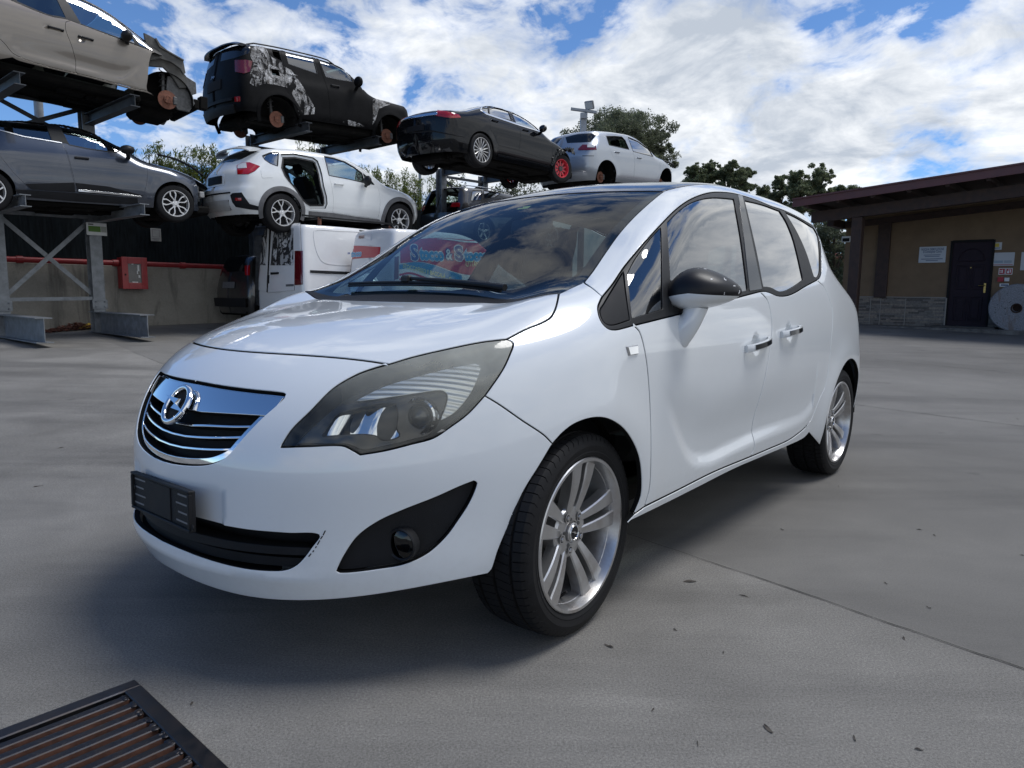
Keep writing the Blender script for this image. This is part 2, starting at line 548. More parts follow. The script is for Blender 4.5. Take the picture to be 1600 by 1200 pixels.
    def to2d(s, kind, P):
        P = np.asarray(P, float)
        if kind == 'side':
            u, v, w = P[:, 0], P[:, 1], P[:, 2]
            sx = np.where(u < 0, -np.arctan2(-u, v), np.where(u > s.L, s.L + np.arctan2(u - s.L, v), u))
            return np.stack([sx, w], 1)
        if kind == 'top':
            return P[:, :2].copy()
        if kind == 'sec':
            return np.stack([P[:, 0], np.arctan2(P[:, 2] - 0.72, P[:, 1]) * 0.85], 1)

def inside(poly, q):
    x, y = q[:, 0], q[:, 1]
    r = np.zeros(len(q), bool)
    n = len(poly)
    for i in range(n):
        x1, y1 = poly[i]; x2, y2 = poly[(i + 1) % n]
        if y1 == y2: continue
        c = ((y1 > y) != (y2 > y)) & (x < (x2 - x1) * (y - y1) / (y2 - y1) + x1)
        r ^= c
    return r

def polydist(poly, q):
    d = np.full(len(q), 1e9)
    n = len(poly)
    for i in range(n):
        a = poly[i]; b = poly[(i + 1) % n]; e = b - a; l2 = e @ e
        if l2 < 1e-14: continue
        t = np.clip(((q - a) @ e) / l2, 0, 1)
        d = np.minimum(d, np.hypot(*(q - a - t[:, None] * e).T))
    return d

def spline(pts, step, corners=(), closed=False):
    """Catmull-Rom through points (any dimension), broken at the corner indices, resampled"""
    P = [np.asarray(p, float) for p in pts]
    n = len(P)
    if closed: P = P + [P[0]]; 
    cs = set(i % n for i in corners)
    out = []
    m = len(P)
    for i in range(m - 1):
        p1, p2 = P[i], P[i + 1]
        if closed: p0 = P[(i - 1) % n]; p3 = P[(i + 2) % n]
        else: p0 = P[max(i - 1, 0)]; p3 = P[min(i + 2, m - 1)]
        if (i % n) in cs: p0 = p1
        if ((i + 1) % n) in cs: p3 = p2
        L = np.linalg.norm(p2 - p1); k = max(1, int(math.ceil(L / step)))
        # centripetal-ish tangents
        d1 = np.linalg.norm(p1 - p0); d2 = L; d3 = np.linalg.norm(p3 - p2)
        t1 = (p2 - p0) / (d1 + d2 + 1e-12) * d2 if d1 > 0 else (p2 - p1)
        t2 = (p3 - p1) / (d2 + d3 + 1e-12) * d2 if d3 > 0 else (p2 - p1)
        for j in range(k):
            t = j / k; a = t * t; b = a * t
            out.append((2 * b - 3 * a + 1) * p1 + (b - 2 * a + t) * t1 + (-2 * b + 3 * a) * p2 + (b - a) * t2)
    if not closed: out.append(P[-1])
    return np.array(out)

def fill(loops, h):
    """loops[0] outer, others holes (2-D). grid quads inside, Delaunay strip at the edges"""
    outer = loops[0]; holes = loops[1:]
    lo = outer.min(0) - h; hi = outer.max(0) + h
    nx = int((hi[0] - lo[0]) / h) + 1; ny = int((hi[1] - lo[1]) / h) + 1
    gx = lo[0] + np.arange(nx + 1) * h; gy = lo[1] + np.arange(ny + 1) * h
    Q = np.stack(np.meshgrid(gx, gy, indexing='ij'), -1).reshape(-1, 2)
    ok = inside(outer, Q)
    for k in holes: ok &= ~inside(k, Q)
    for l in loops:
        ok[ok] = polydist(l, Q[ok]) > 0.45 * h
    ok = ok.reshape(nx + 1, ny + 1)
    cell = ok[:-1, :-1] & ok[1:, :-1] & ok[1:, 1:] & ok[:-1, 1:]
    vid = -np.ones((nx + 1, ny + 1), int)
    V = []; 
    for l in loops: V.extend(map(tuple, l))
    nb = len(V)
    def gv(i, j):
        if vid[i, j] < 0:
            vid[i, j] = len(V); V.append((gx[i], gy[j]))
        return vid[i, j]
    F = []
    for i, j in zip(*np.nonzero(cell)):
        F.append((gv(i, j), gv(i + 1, j), gv(i + 1, j + 1), gv(i, j + 1)))
    # edges
    E = []; b = 0
    for l in loops:
        n = len(l); E += [(b + k, b + (k + 1) % n) for k in range(n)]; b += n
    pad = np.zeros((nx + 2, ny + 2), bool); pad[1:-1, 1:-1] = cell
    for i in range(nx + 1):
        for j in range(ny):
            if pad[i, j + 1] != pad[i + 1, j + 1]: E.append((vid[i, j], vid[i, j + 1]))
    for i in range(nx):
        for j in range(ny + 1):
            if pad[i + 1, j] != pad[i + 1, j + 1]: E.append((vid[i, j], vid[i + 1, j]))
    # loose interior points not used by cells but inside help the strip
    use = sorted(set([k for e in E for k in e]))
    for i, j in zip(*np.nonzero(ok & (vid < 0))):
        use.append(gv(i, j))
    use = sorted(set(use)); mp = {g: k for k, g in enumerate(use)}
    cv, ce, cf, ov, oe, of = delaunay_2d_cdt([Vector(V[g]) for g in use], [(mp[a], mp[b]) for a, b in E], [], 0, 1e-7)
    back = []
    for k, src in enumerate(ov):
        if src: back.append(use[src[0]])
        else:
            back.append(len(V)); V.append((cv[k][0], cv[k][1]))
    Va = np.array(V)
    tri = [tuple(back[i] for i in t) for t in cf]
    if tri:
        C = np.array([Va[list(t)].mean(0) for t in tri])
        keep = inside(outer, C)
        for k in holes: keep &= ~inside(k, C)
        ci = np.clip(((C[:, 0] - lo[0]) / h).astype(int), 0, nx - 1); cj = np.clip(((C[:, 1] - lo[1]) / h).astype(int), 0, ny - 1)
        keep &= ~cell[ci, cj]
        F += [t for t, kk in zip(tri, keep) if kk]
    return Va, F, nb

class Faces(list):
    deep = None

def make_panel(body, kind, loops3, h, gap=0.002, flange=0.02, off=0.0, disp=None, noflange=(), edge=0.0018, sgn=-1, trim=None):
    """loops3: 3-D loops on the body. Returns verts, faces, normals in object coordinates (x=u, y=sgn*v, z=w)"""
    L2 = []
    for l in loops3:
        q = body.to2d(kind, l)
        L2.append(q)
    # inset each loop by the gap
    if gap > 0:
        N2 = []
        for i, q in enumerate(L2):
            e = np.roll(q, -1, 0) - np.roll(q, 1, 0); e /= np.linalg.norm(e, axis=1)[:, None] + 1e-12
            n = np.stack([-e[:, 1], e[:, 0]], 1)
            area = 0.5 * np.sum(q[:, 0] * np.roll(q[:, 1], -1) - q[:, 1] * np.roll(q[:, 0], -1))
            if area < 0: n = -n
            if i > 0: n = -n
            N2.append(q + n * (gap + edge))
        L2 = N2
    V2, F, nb = fill(L2, h)
    P = body.chart(kind, V2)
    G = body.grad(P)
    if off: P = P + G * off
    if disp is not None:
        dd = disp(P); P = P + G * dd[:, None]
        # perturbed normals by finite differences of the displacement
        e = 4e-3
        gr = np.zeros_like(P)
        for i in range(3):
            q = P.copy(); q[:, i] += e; r = P.copy(); r[:, i] -= e
            gr[:, i] = (disp(q) - disp(r)) / (2 * e)
        gr -= G * np.sum(gr * G, 1)[:, None]
        G = G - gr; G /= np.linalg.norm(G, axis=1)[:, None]
    F = list(F)
    # orientation of the surface faces
    Pl = P
    def orient(F):
        out = []
        for f in F:
            a, b, c = P[f[0]], P[f[1]], P[f[2]]
            n = np.cross(b - a, c - a)
            if n @ (G[f[0]] + G[f[1]] + G[f[2]]) < 0: f = f[::-1]
            out.append(tuple(f))
        return out
    F = orient(F)
    NV = [P]; NN = [G]; base = len(P)
    b = 0
    Fx = []; Fd = []
    for i, l in enumerate(L2):
        n = len(l); ids = np.arange(b, b + n); b += n
        if i in noflange or flange <= 0: continue
        p = P[ids]; g = G[ids]
        e = np.roll(p, -1, 0) - np.roll(p, 1, 0); e /= np.linalg.norm(e, axis=1)[:, None] + 1e-12
        t = np.cross(e, g)
        # outward test in chart space
        area = 0.5 * np.sum(l[:, 0] * np.roll(l[:, 1], -1) - l[:, 1] * np.roll(l[:, 0], -1))
        s1 = body.to2d(kind, p + t * 1e-3) - body.to2d(kind, p)
        e2 = np.roll(l, -1, 0) - np.roll(l, 1, 0)
        outn = np.stack([e2[:, 1], -e2[:, 0]], 1) * (1 if area > 0 else -1) * (1 if i == 0 else -1)
        if np.sum(np.sum(s1 * outn, 1) > 0) < n / 2: t = -t
        r1 = p + t * edge * 0.7 - g * edge * 0.5
        r2 = p + t * edge - g * edge * 1.6
        r3 = p + t * edge - g * flange
        k1 = base; k2 = base + n; k3 = base + 2 * n
        base += 3 * n
        NV += [r1, r2, r3]
        nm = g + t; nm /= np.linalg.norm(nm, axis=1)[:, None]
        NN += [nm, t, t]
        for k in range(n):
            m = (k + 1) % n
            Fx += [(ids[k], ids[m], k1 + m, k1 + k), (k1 + k, k1 + m, k2 + m, k2 + k)]
            Fd.append((k2 + k, k2 + m, k3 + m, k3 + k))
    P = np.concatenate(NV); G = np.concatenate(NN)
    if Fx:
        Fx = orient(Fx); Fd = orient(Fd)
    out = Faces(F + Fx + Fd); out.deep = len(F) + len(Fx)      # faces past this one line the shut gap
    return P, out, G

def panel_mesh(name, parts, sgn=-1, mirror=False, custom=True):
    """parts: list of (P, F, G[, material index])"""
    V = []; F = []; N = []; M = []
    for pt in parts:
        P, Fc, G = pt[:3]; mi = pt[3] if len(pt) > 3 else 0
        b = len(V)
        sy = sgn * (-1 if mirror else 1)
        Q = P * (1, sy, 1); H = G * (1, sy, 1)
        V.extend(map(tuple, Q)); N.extend(map(tuple, H))
        deep = getattr(Fc, 'deep', None)
        for n, f in enumerate(Fc):
            f = tuple(int(b + i) for i in f)
            if sy < 0: f = f[::-1]
            F.append(f); M.append(1 if deep is not None and n >= deep else mi)
    me = bpy.data.meshes.new(name)
    me.from_pydata([tuple(map(float, v)) for v in V], [], F)
    me.polygons.foreach_set('use_smooth', [True] * len(F))
    me.polygons.foreach_set('material_index', M)
    me.update()
    if custom:
        me.normals_split_custom_set_from_vertices([tuple(map(float, n)) for n in N])
    return me
# ------------------------------------------------------------------ shared materials
WHITE = paint('white_paint', (0.71, 0.74, 0.76), dirt=0.16, rough=0.30)
TRIM = mat('black_trim', (0.014, 0.0145, 0.016), 0.45, spec=0.3, var=0.2, vscale=20)
PLASTIC = mat('grained_black_plastic', (0.012, 0.0125, 0.0145), 0.6, spec=0.22, var=0.25, vscale=9, bump=0.25, bscale=500)
GLOSSBLACK = mat('gloss_black', (0.005, 0.006, 0.008), 0.10, coat=0.3)
FRIT = mat('glass_frit', (0.004, 0.0045, 0.006), 0.5, spec=0.1)
GAP = mat('shut_gap_shade', (0.010, 0.010, 0.010), 0.95, spec=0.1)  # darkens panel flanges so the gaps read as shaded lines
DARK = mat('dark_void', (0.006, 0.006, 0.007), 0.9)
UNDER = mat('underbody', (0.008, 0.0075, 0.007), 0.85, spec=0.15, var=0.5, vscale=5, bump=0.5, bscale=12)
CHROME = mat('chrome', (0.86, 0.87, 0.88), 0.05, 1.0)
SATIN = mat('satin_metal', (0.62, 0.63, 0.64), 0.32, 1.0)
RUBBER = mat('tyre_rubber', (0.010, 0.010, 0.011), 0.62, spec=0.22, var=0.3, vscale=14, bump=0.12, bscale=180)
CLOTH = mat('seat_cloth', (0.012, 0.013, 0.016), 0.85, spec=0.2)
DASH = mat('dashboard_plastic', (0.010, 0.011, 0.014), 0.6, spec=0.2, bump=0.2, bscale=400)
LININ = mat('interior_trim', (0.012, 0.013, 0.016), 0.8, spec=0.2)
DISC = mat('rusty_disc', (0.20, 0.085, 0.055), 0.75, 0.3, var=0.45, vscale=30, bump=0.3, bscale=90)
STEELGREY = mat('cast_steel', (0.12, 0.12, 0.12), 0.55, 0.7, var=0.4, vscale=25)
G_WIND = glass('windscreen_glass', (0.58, 0.71, 0.77), 0.5)
G_SIDE = glass('side_glass', (0.34, 0.42, 0.40), 1.3, base=0.09)
G_DARK = glass('privacy_glass', (0.08, 0.10, 0.10), 1.3, base=0.13)
RED_LENS = mat('red_lens', (0.35, 0.008, 0.012), 0.08, coat=1.0)
DRED_LENS = mat('dark_red_lens', (0.12, 0.006, 0.010), 0.08, coat=1.0)
CLEAR_LENS = mat('pale_lens', (0.55, 0.55, 0.55), 0.1, coat=1.0)

def alloy_mat():
    m, nt, b = nodes_of('silver_alloy')
    f = nnoise(nt, 14, 6, 0.65)
    g = nnoise(nt, 3.0, 4, 0.6)
    d = nmath(nt, 'MULTIPLY', nramp(nt, f, (0.42, 0.0), (0.70, 1.0)), nramp(nt, g, (0.35, 0.1), (0.65, 0.7)))
    nt.links.new(nmix(nt, d, (0.54, 0.54, 0.54), (0.26, 0.21, 0.18)), b.inputs['Base Color'])
    b.inputs['Metallic'].default_value = 0.85
    b.inputs['Roughness'].default_value = 0.30
    b.inputs['Coat Weight'].default_value = 0.4
    return m
ALLOY = alloy_mat()

def lens_mat():
    """aged polycarbonate: clear with a milky, slightly yellow bloom that is worst at the top"""
    m = bpy.data.materials.new('aged_headlight_lens'); m.use_nodes = True
    nt = m.node_tree; nt.nodes.clear()
    tc = nt.nodes.new('ShaderNodeTexCoord'); sp = nt.nodes.new('ShaderNodeSeparateXYZ'); nt.links.new(tc.outputs['Object'], sp.inputs[0])
    lvl = nmath(nt, 'ADD', sp.outputs[2], nmath(nt, 'MULTIPLY', sp.outputs[0], 0.22))
    top = nramp(nt, lvl, (0.58, 0.0), (0.90, 1.0))
    n = nnoise(nt, 9, 5, 0.6, dist=0.5)
    haze = nmath(nt, 'ADD', nmath(nt, 'MULTIPLY', top, 0.50), nmath(nt, 'MULTIPLY', nramp(nt, n, (0.4, 0.0), (0.75, 1.0)), 0.10))
    t = nt.nodes.new('ShaderNodeBsdfTransparent'); t.inputs[0].default_value = (0.94, 0.95, 0.93, 1)
    d = nt.nodes.new('ShaderNodeBsdfDiffuse'); d.inputs[0].default_value = (0.80, 0.80, 0.70, 1)
    g = nt.nodes.new('ShaderNodeBsdfGlossy'); g.inputs['Roughness'].default_value = 0.06
    fr = nt.nodes.new('ShaderNodeFresnel'); fr.inputs[0].default_value = 1.5
    s1 = nt.nodes.new('ShaderNodeMixShader'); s2 = nt.nodes.new('ShaderNodeMixShader')
    nt.links.new(haze, s1.inputs[0]); nt.links.new(t.outputs[0], s1.inputs[1]); nt.links.new(d.outputs[0], s1.inputs[2])
    nt.links.new(fr.outputs[0], s2.inputs[0]); nt.links.new(s1.outputs[0], s2.inputs[1]); nt.links.new(g.outputs[0], s2.inputs[2])
    o = nt.nodes.new('ShaderNodeOutputMaterial'); nt.links.new(s2.outputs[0], o.inputs[0])
    return m
AGED_LENS = lens_mat()

# ------------------------------------------------------------------ wheels
def tyre_mesh(name, R, W, rim, blocks=64, groove=0.006):
    h = W / 2
    prof = [(rim - 0.004, -h * 0.86), (rim + 0.006, -h * 0.95), (rim + 0.022, -h * 0.995), (rim + (R - rim) * 0.5, -h * 1.03), (R - 0.026, -h * 0.99),
            (R - 0.013, -h * 0.93), (R - 0.006, -h * 0.85)]
    tr = []
    for y in (-0.60, -0.56, -0.20, -0.16, 0.16, 0.20, 0.56, 0.60):
        tr.append(y)
    pr = prof[:]
    fl = [0, 0, 0, 0, 0, 1, 1]
    pr.append((R - 0.002, -h * 0.62)); fl.append(1)
    pr += [(R - 0.009, -h * 0.60), (R - 0.009, -h * 0.54)]; fl += [0, 0]
    pr += [(R - 0.001, -h * 0.52), (R, -h * 0.06)]; fl += [2, 2]
    pr += [(R - 0.009, -h * 0.045), (R - 0.009, h * 0.045)]; fl += [0, 0]
    pr += [(R, h * 0.06), (R - 0.001, h * 0.52)]; fl += [2, 2]
    pr += [(R - 0.009, h * 0.54), (R - 0.009, h * 0.60)]; fl += [0, 0]
    pr += [(R - 0.002, h * 0.62), (R - 0.006, h * 0.85), (R - 0.013, h * 0.93)]; fl += [1, 1, 1]
    pr += [(R - 0.026, h * 0.99), (rim + (R - rim) * 0.5, h * 1.03), (rim + 0.022, h * 0.995), (rim + 0.019, h * 1.005), (rim + 0.006, h * 0.95), (rim - 0.004, h * 0.86)]
    fl += [0, 0, 0, 0, 0, 0]
    angs = []
    if groove > 0:
        for b in range(blocks):
            a = 2 * math.pi * b / blocks; st = 2 * math.pi / blocks
            angs += [(a, 1), (a + st * 0.09, 1), (a + st * 0.10, 0), (a + st * 0.55, 0), (a + st * 0.99, 0)]
    else:
        angs = [(2 * math.pi * b / blocks, 0) for b in range(blocks)]
    m = len(angs); V = []
    for (r, y), f in zip(pr, fl):
        for a, g in angs:
            sk = 0.0
            if f == 2: sk = y / h * 0.05 * (1 if y < 0 else -1)
            if f == 1: sk = 0.03 * abs(y) / h
            q = r - (groove if (g and f == 1) else groove * 0.5 if (g and f == 2) else 0.0)
            V.append((q * math.cos(a + sk), y, q * math.sin(a + sk)))
    F = []
    for i in range(len(pr) - 1):
        for k in range(m):
            k2 = (k + 1) % m
            F.append((i * m + k, i * m + k2, (i + 1) * m + k2, (i + 1) * m + k))
    mb = MB(); mb.add(V, F)
    return mb.mesh(name, 28)

def barrel(mb, rim, W, n=40, mi=0):
    h = W / 2
    mb.lathe([(rim - 0.006, h * 0.84), (rim, h * 0.90), (rim + 0.004, h * 0.96), (rim + 0.001, h * 0.99), (rim - 0.008, h * 0.985), (rim - 0.012, h * 0.90),
              (rim - 0.018, h * 0.70), (rim - 0.026, h * 0.45), (rim - 0.034, -h * 0.2), (rim - 0.030, -h * 0.9)], n, mi=mi)

def spoke(mb, a, prof, skew=0.0, depth=0.03, ch=0.003, mi=0):
    """prof: list of (r, centre offset across, half width, face height along the axle)"""
    ca, sa = math.cos(a), math.sin(a)
    V = []
    for r, c, hw, y in prof:
        for (dx, dy) in ((-hw, -depth), (-hw, -ch), (-hw + ch, 0), (hw - ch, 0), (hw, -ch), (hw, -depth)):
            x = c + dx
            V.append((r * ca - x * sa, y + dy, r * sa + x * ca))
    F = []
    n = len(prof)
    for i in range(n - 1):
        for k in range(5):
            F.append((i * 6 + k, i * 6 + k + 1, (i + 1) * 6 + k + 1, (i + 1) * 6 + k))
    F.append((0, 1, 2, 3, 4, 5)); F.append(tuple((n - 1) * 6 + k for k in (5, 4, 3, 2, 1, 0)))
    mb.add(V, [f[::-1] for f in F], mi)

def disc_mesh(name, r=0.14):
    mb = MB()
    mb.lathe([(0.0, 0.035), (0.058, 0.035), (0.062, 0.030), (0.064, 0.0), (0.068, -0.002), (r, -0.002), (r, -0.02), (0.07, -0.02), (0.0, -0.02)], 40)
    for k in range(5):
        a = 2 * math.pi * k / 5
        mb.lathe([(0.0, 0.052), (0.006, 0.052), (0.007, 0.035), (0.0, 0.035)], 8, c=(0.042 * math.cos(a), 0, 0.042 * math.sin(a)))
    return mb.mesh(name)

def wheel(parent, loc, side, R, W, rim, style, rim_mat, steer=0.0, blocks=64, groove=0.006, spin=0.0, name='wheel', nseg=40, disc=True, lens=None):
    """side=+1: outer face towards +y of the car"""
    key = (R, W, rim, style, rim_mat.name, blocks)
    c = WHEELS.get(key)
    if c is None:
        c = {}
        mb = MB(); barrel(mb, rim, W, nseg)
        c['barrel'] = mb.mesh('rim_barrel')
        c['tyre'] = tyre_mesh('tyre', R, W, rim, blocks, groove)
        mb = MB(); style(mb, rim, W / 2)
        c['rim'] = mb.mesh('rim_spokes', 34)
        c['disc'] = disc_mesh('brake_disc', min(0.15, rim * 0.66))
        WHEELS[key] = c
    def inst(nm, me, m, par):
        o = bpy.data.objects.new(nm, me); COL.objects.link(o)
        if len(me.materials) == 0:
            for q in (m if isinstance(m, (list, tuple)) else [m]): me.materials.append(q)
        o.parent = par
        return o
    w = inst(name, c['barrel'], rim_mat, parent)
    w.location = loc
    w.rotation_euler = (0, spin, (0 if side > 0 else math.pi) + steer)
    inst('tyre', c['tyre'], RUBBER, w)
    inst('rim', c['rim'], [rim_mat, DARK, CHROME], w)
    if disc:
        d = inst('brake_disc', c['disc'], STEELGREY, w); d.location = (0, W * 0.05, 0)
    return w
WHEELS = {}

def cap_emblem(mb, y, r=0.030):
    mb.lathe([(0, y), (r * 0.86, y), (r, y - 0.004), (r, y - 0.03)], 28)
    mb.lathe([(r * 0.66, y + 0.0005), (r * 0.70, y + 0.0025), (r * 0.80, y + 0.0025), (r * 0.84, y + 0.0005)], 28, mi=2)
    bolt = [(-0.95, 0.25), (0.15, 0.25), (0.05, 0.05), (0.95, -0.25), (-0.15, -0.25), (-0.05, -0.05)]
    mb.prism([(a * r * 0.78, b * r * 0.5) for a, b in bolt], 0.002, (0, y + 0.0005, 0), (-1, 0, 0), (0, 0, 1), mi=2)
    mb.lathe([(0, y + 0.0004), (r * 0.64, y + 0.0004)], 20, mi=1)

def style_twin5(mb, rim, h):
    """five pairs of broad spokes split by a narrow slot"""
    y0 = h * 0.62
    for k in range(5):
        a = 2 * math.pi * k / 5 + math.pi / 2
        for s in (-1, 1):
            rows = []
            for t in np.linspace(0, 1, 9):
                r = 0.052 + (rim - 0.010 - 0.052) * t
                hw = 0.0125 + 0.0150 * t ** 1.1
                c = s * (0.0150 + hw - 0.0125 + 0.0065 + 0.004 * t)
                y = y0 - 0.010 + 0.026 * math.sin(min(t, 1) * math.pi * 0.58) + (0.004 if t > 0.95 else 0)
                rows.append((r, c, hw, y))
            spoke(mb, a, rows, depth=0.040, ch=0.004)
    # hub with recessed bolts
    mb.lathe([(0.0, y0 - 0.012), (0.034, y0 - 0.012), (0.036, y0 - 0.006), (0.046, y0 - 0.006), (0.078, y0 - 0.010), (0.084, y0 - 0.018), (0.084, y0 - 0.06)], 40)
    for k in range(5):
        a = 2 * math.pi * k / 5 + math.pi / 2 + math.pi / 5
        c = (0.056 * math.cos(a), 0, 0.056 * math.sin(a))
        mb.lathe([(0.0145, y0 - 0.0035), (0.0125, y0 - 0.0032), (0.0105, y0 - 0.0035)], 16, c=c, mi=0)
        mb.lathe([(0.0, y0 - 0.0036), (0.0115, y0 - 0.0036)], 14, c=c, mi=1)
        mb.lathe([(0.0, y0 + 0.000), (0.006, y0 + 0.000), (0.0075, y0 - 0.002), (0.0075, y0 - 0.012)], 6, c=c, mi=0)
    cap_emblem(mb, y0 + 0.004, 0.031)
    mb.lathe([(rim - 0.020, h * 0.66), (rim - 0.012, h * 0.74), (rim - 0.006, h * 0.86)], 48)
    # valve
    mb.tube([(0.0, h * 0.40, -rim + 0.03), (0.002, h * 0.62, -rim + 0.052)], 0.005, 8, mi=1)

def style_multi(n, w0=0.010, w1=0.012, pair=0.0, bow=0.02, y0f=0.72, twist=0.0):
    def st(mb, rim, h):
        y0 = h * y0f
        for k in range(n):
            a = 2 * math.pi * k / n + math.pi / 2
            for s in ((-1, 1) if pair else (0,)):
                rows = []
                for t in np.linspace(0, 1, 7):
                    r = 0.045 + (rim - 0.006 - 0.045) * t
                    rows.append((r, s * (0.012 + pair * t) + twist * t * t, w0 + (w1 - w0) * t, y0 - 0.01 + bow * math.sin(t * math.pi * 0.6)))
                spoke(mb, a, rows, depth=0.03, ch=0.003)
        mb.lathe([(0.0, y0 + 0.004), (0.028, y0 + 0.004), (0.032, y0), (0.060, y0 - 0.004), (0.064, y0 - 0.05)], 28)
        for k in range(5):
            a = 2 * math.pi * k / 5
            mb.lathe([(0.0, y0 + 0.002), (0.009, y0 + 0.002), (0.009, y0 - 0.006)], 10, c=(0.047 * math.cos(a), 0, 0.047 * math.sin(a)), mi=1)
        mb.lathe([(rim - 0.018, h * 0.66), (rim - 0.010, h * 0.78), (rim - 0.004, h * 0.88)], 40)
    return st

def style_fork(mb, rim, h):
    """five Y-shaped spokes, bright faces over dark pockets"""
    y0 = h * 0.72
    mb.lathe([(0.0, y0 - 0.035), (rim - 0.012, y0 - 0.045)], 32, mi=1)
    for k in range(5):
        a = 2 * math.pi * k / 5 + math.pi / 2
        spoke(mb, a, [(0.04, 0, 0.016, y0), (0.09, 0, 0.013, y0 + 0.004), (0.125, 0, 0.014, y0 + 0.006)], depth=0.03)
        for s in (-1, 1):
            spoke(mb, a, [(0.112, s * 0.004, 0.011, y0 + 0.006), (0.150, s * 0.030, 0.010, y0 + 0.007), (rim - 0.008, s * 0.052, 0.011, y0 + 0.004)], depth=0.025)
    mb.lathe([(0.0, y0 + 0.006), (0.026, y0 + 0.006), (0.030, y0), (0.055, y0 - 0.004), (0.06, y0 - 0.04)], 24)
    mb.lathe([(rim - 0.014, h * 0.70), (rim - 0.008, h * 0.80), (rim - 0.003, h * 0.88)], 36)

def style_clio(mb, rim, h):
    y0 = h * 0.74
    mb.lathe([(0.0, y0 - 0.035), (rim - 0.012, y0 - 0.045)], 32, mi=1)
    for k in range(5):
        a = 2 * math.pi * k / 5 + math.pi / 2
        for s in (-1, 1):
            spoke(mb, a, [(0.035, s * 0.006, 0.010, y0), (0.075, s * 0.012, 0.010, y0 + 0.004), (0.115, s * 0.034, 0.010, y0 + 0.006),
                          (0.150, s * 0.046, 0.0105, y0 + 0.006), (rim - 0.008, s * 0.036, 0.014, y0 + 0.004)], depth=0.025)
    mb.lathe([(0.0, y0 + 0.006), (0.026, y0 + 0.006), (0.030, y0), (0.05, y0 - 0.004), (0.055, y0 - 0.04)], 24)
    mb.lathe([(rim - 0.014, h * 0.70), (rim - 0.008, h * 0.80), (rim - 0.003, h * 0.88)], 36)
# ------------------------------------------------------------------ the white minivan
M_YAW, M_TX, M_TY = math.radians(40.12), -0.435, 2.643
class Frame:
    """car frame: origin and axes (u rearwards, v, w) in the world"""
    def __init__(s, o, eu, ev, ew, k=1.0):
        s.o = np.asarray(o, float); s.A = np.stack([eu, ev, ew], 1) / k
    def local(s, p): return (np.asarray(p) - s.o) @ s.A
    def cast(s, body, pts, t0=0.4, t1=None, n=260):
        """sight lines through photo pixels onto the body surface, in car coordinates"""
        O = []; D = []
        for p in pts:
            o, d = sight(*p); O.append(o); D.append(d)
        O = s.local(np.array(O)); D = np.array(D) @ s.A
        t1 = t1 or 9.0
        P, ok = body.hit(O, D, t1, n, t0)
        # a sight line that only grazes the body: take its closest approach
        if not ok.all():
            for i in np.nonzero(~ok)[0]:
                tt = np.linspace(t0, t1, 900); q = O[i] + tt[:, None] * D[i]
                P[i] = q[np.argmin(body.f(q))]
        return P
    def plane(s, axis, val, pts):
        out = []
        for p in pts:
            o, d = sight(*p); o = s.local(o); d = d @ s.A
            out.append(o + d * (val - o[axis]) / d[axis])
        return np.array(out)
def crop(ox, oy, sc, *pts): return [(ox + a / sc, oy + b / sc) for a, b in pts]

_s, _c = math.sin(M_YAW), math.cos(M_YAW)
MF = Frame((M_TX, M_TY, 0), (_s, _c, 0), (_c, -_s, 0), (0, 0, 1))
MERIVA = dict(
    L=2.644,
    top=[(-1.05, 0.60), (-0.90, 0.715), (-0.80, 0.800), (-0.72, 0.856), (-0.62, 0.898), (-0.45, 0.942), (-0.25, 0.978), (-0.05, 1.006), (0.05, 1.020), (0.12, 1.055),
         (0.35, 1.215), (0.60, 1.370), (0.80, 1.468), (1.0, 1.532), (1.25, 1.578), (1.6, 1.605), (2.0, 1.606), (2.4, 1.590), (2.8, 1.555), (3.15, 1.500), (3.5, 1.42)],
    side=[(0.10, 0.80), (0.20, 0.835), (0.26, 0.858), (0.34, 0.874), (0.42, 0.882), (0.55, 0.890), (0.70, 0.893), (0.82, 0.890), (0.93, 0.880), (1.02, 0.863), (1.10, 0.835),
          (1.20, 0.797), (1.35, 0.735), (1.50, 0.665), (1.60, 0.612), (1.75, 0.52)],
    front=[(0.10, -0.77), (0.20, -0.835), (0.27, -0.876), (0.33, -0.884), (0.40, -0.876), (0.46, -0.874), (0.56, -0.872), (0.64, -0.855), (0.71, -0.832), (0.79, -0.790), (0.85, -0.744), (0.91, -0.67), (1.0, -0.50)],
    rear=[(0.1, 3.28), (0.25, 3.36), (0.45, 3.395), (0.70, 3.395), (0.90, 3.37), (1.02, 3.33), (1.12, 3.28), (1.30, 3.20), (1.45, 3.12), (1.6, 3.0)],
    kf=(0.45, 0.65), kr=lambda w: 0.45 + 0.55 * sstep(w, 0.95, 1.25),
    crown=[(-1.0, 0.08), (-0.5, 0.065), (-0.25, 0.030), (0.0, 0.004), (0.15, 0.010), (0.30, 0.03), (0.5, 0.05), (1.0, 0.055), (2.0, 0.06), (3.2, 0.07)],
    plan=[(-1.2, 0.03), (-0.6, 0.01), (0.0, 0.0), (2.3, 0.0), (2.8, 0.025), (3.4, 0.10)],
    blend=(0.15, 0.12, 1.0), arches=((0.0, 0.32, 0.36), (2.644, 0.33, 0.37)), flare=0.012, wsweep=0.12, end_blend=(0.12, 0.14),
    horn=lambda u, v: 0.036 * sstep(v, 0.46, 0.72) * np.exp(-((u - 0.06) / 0.20) ** 2))
MB_BODY = Body(**MERIVA)

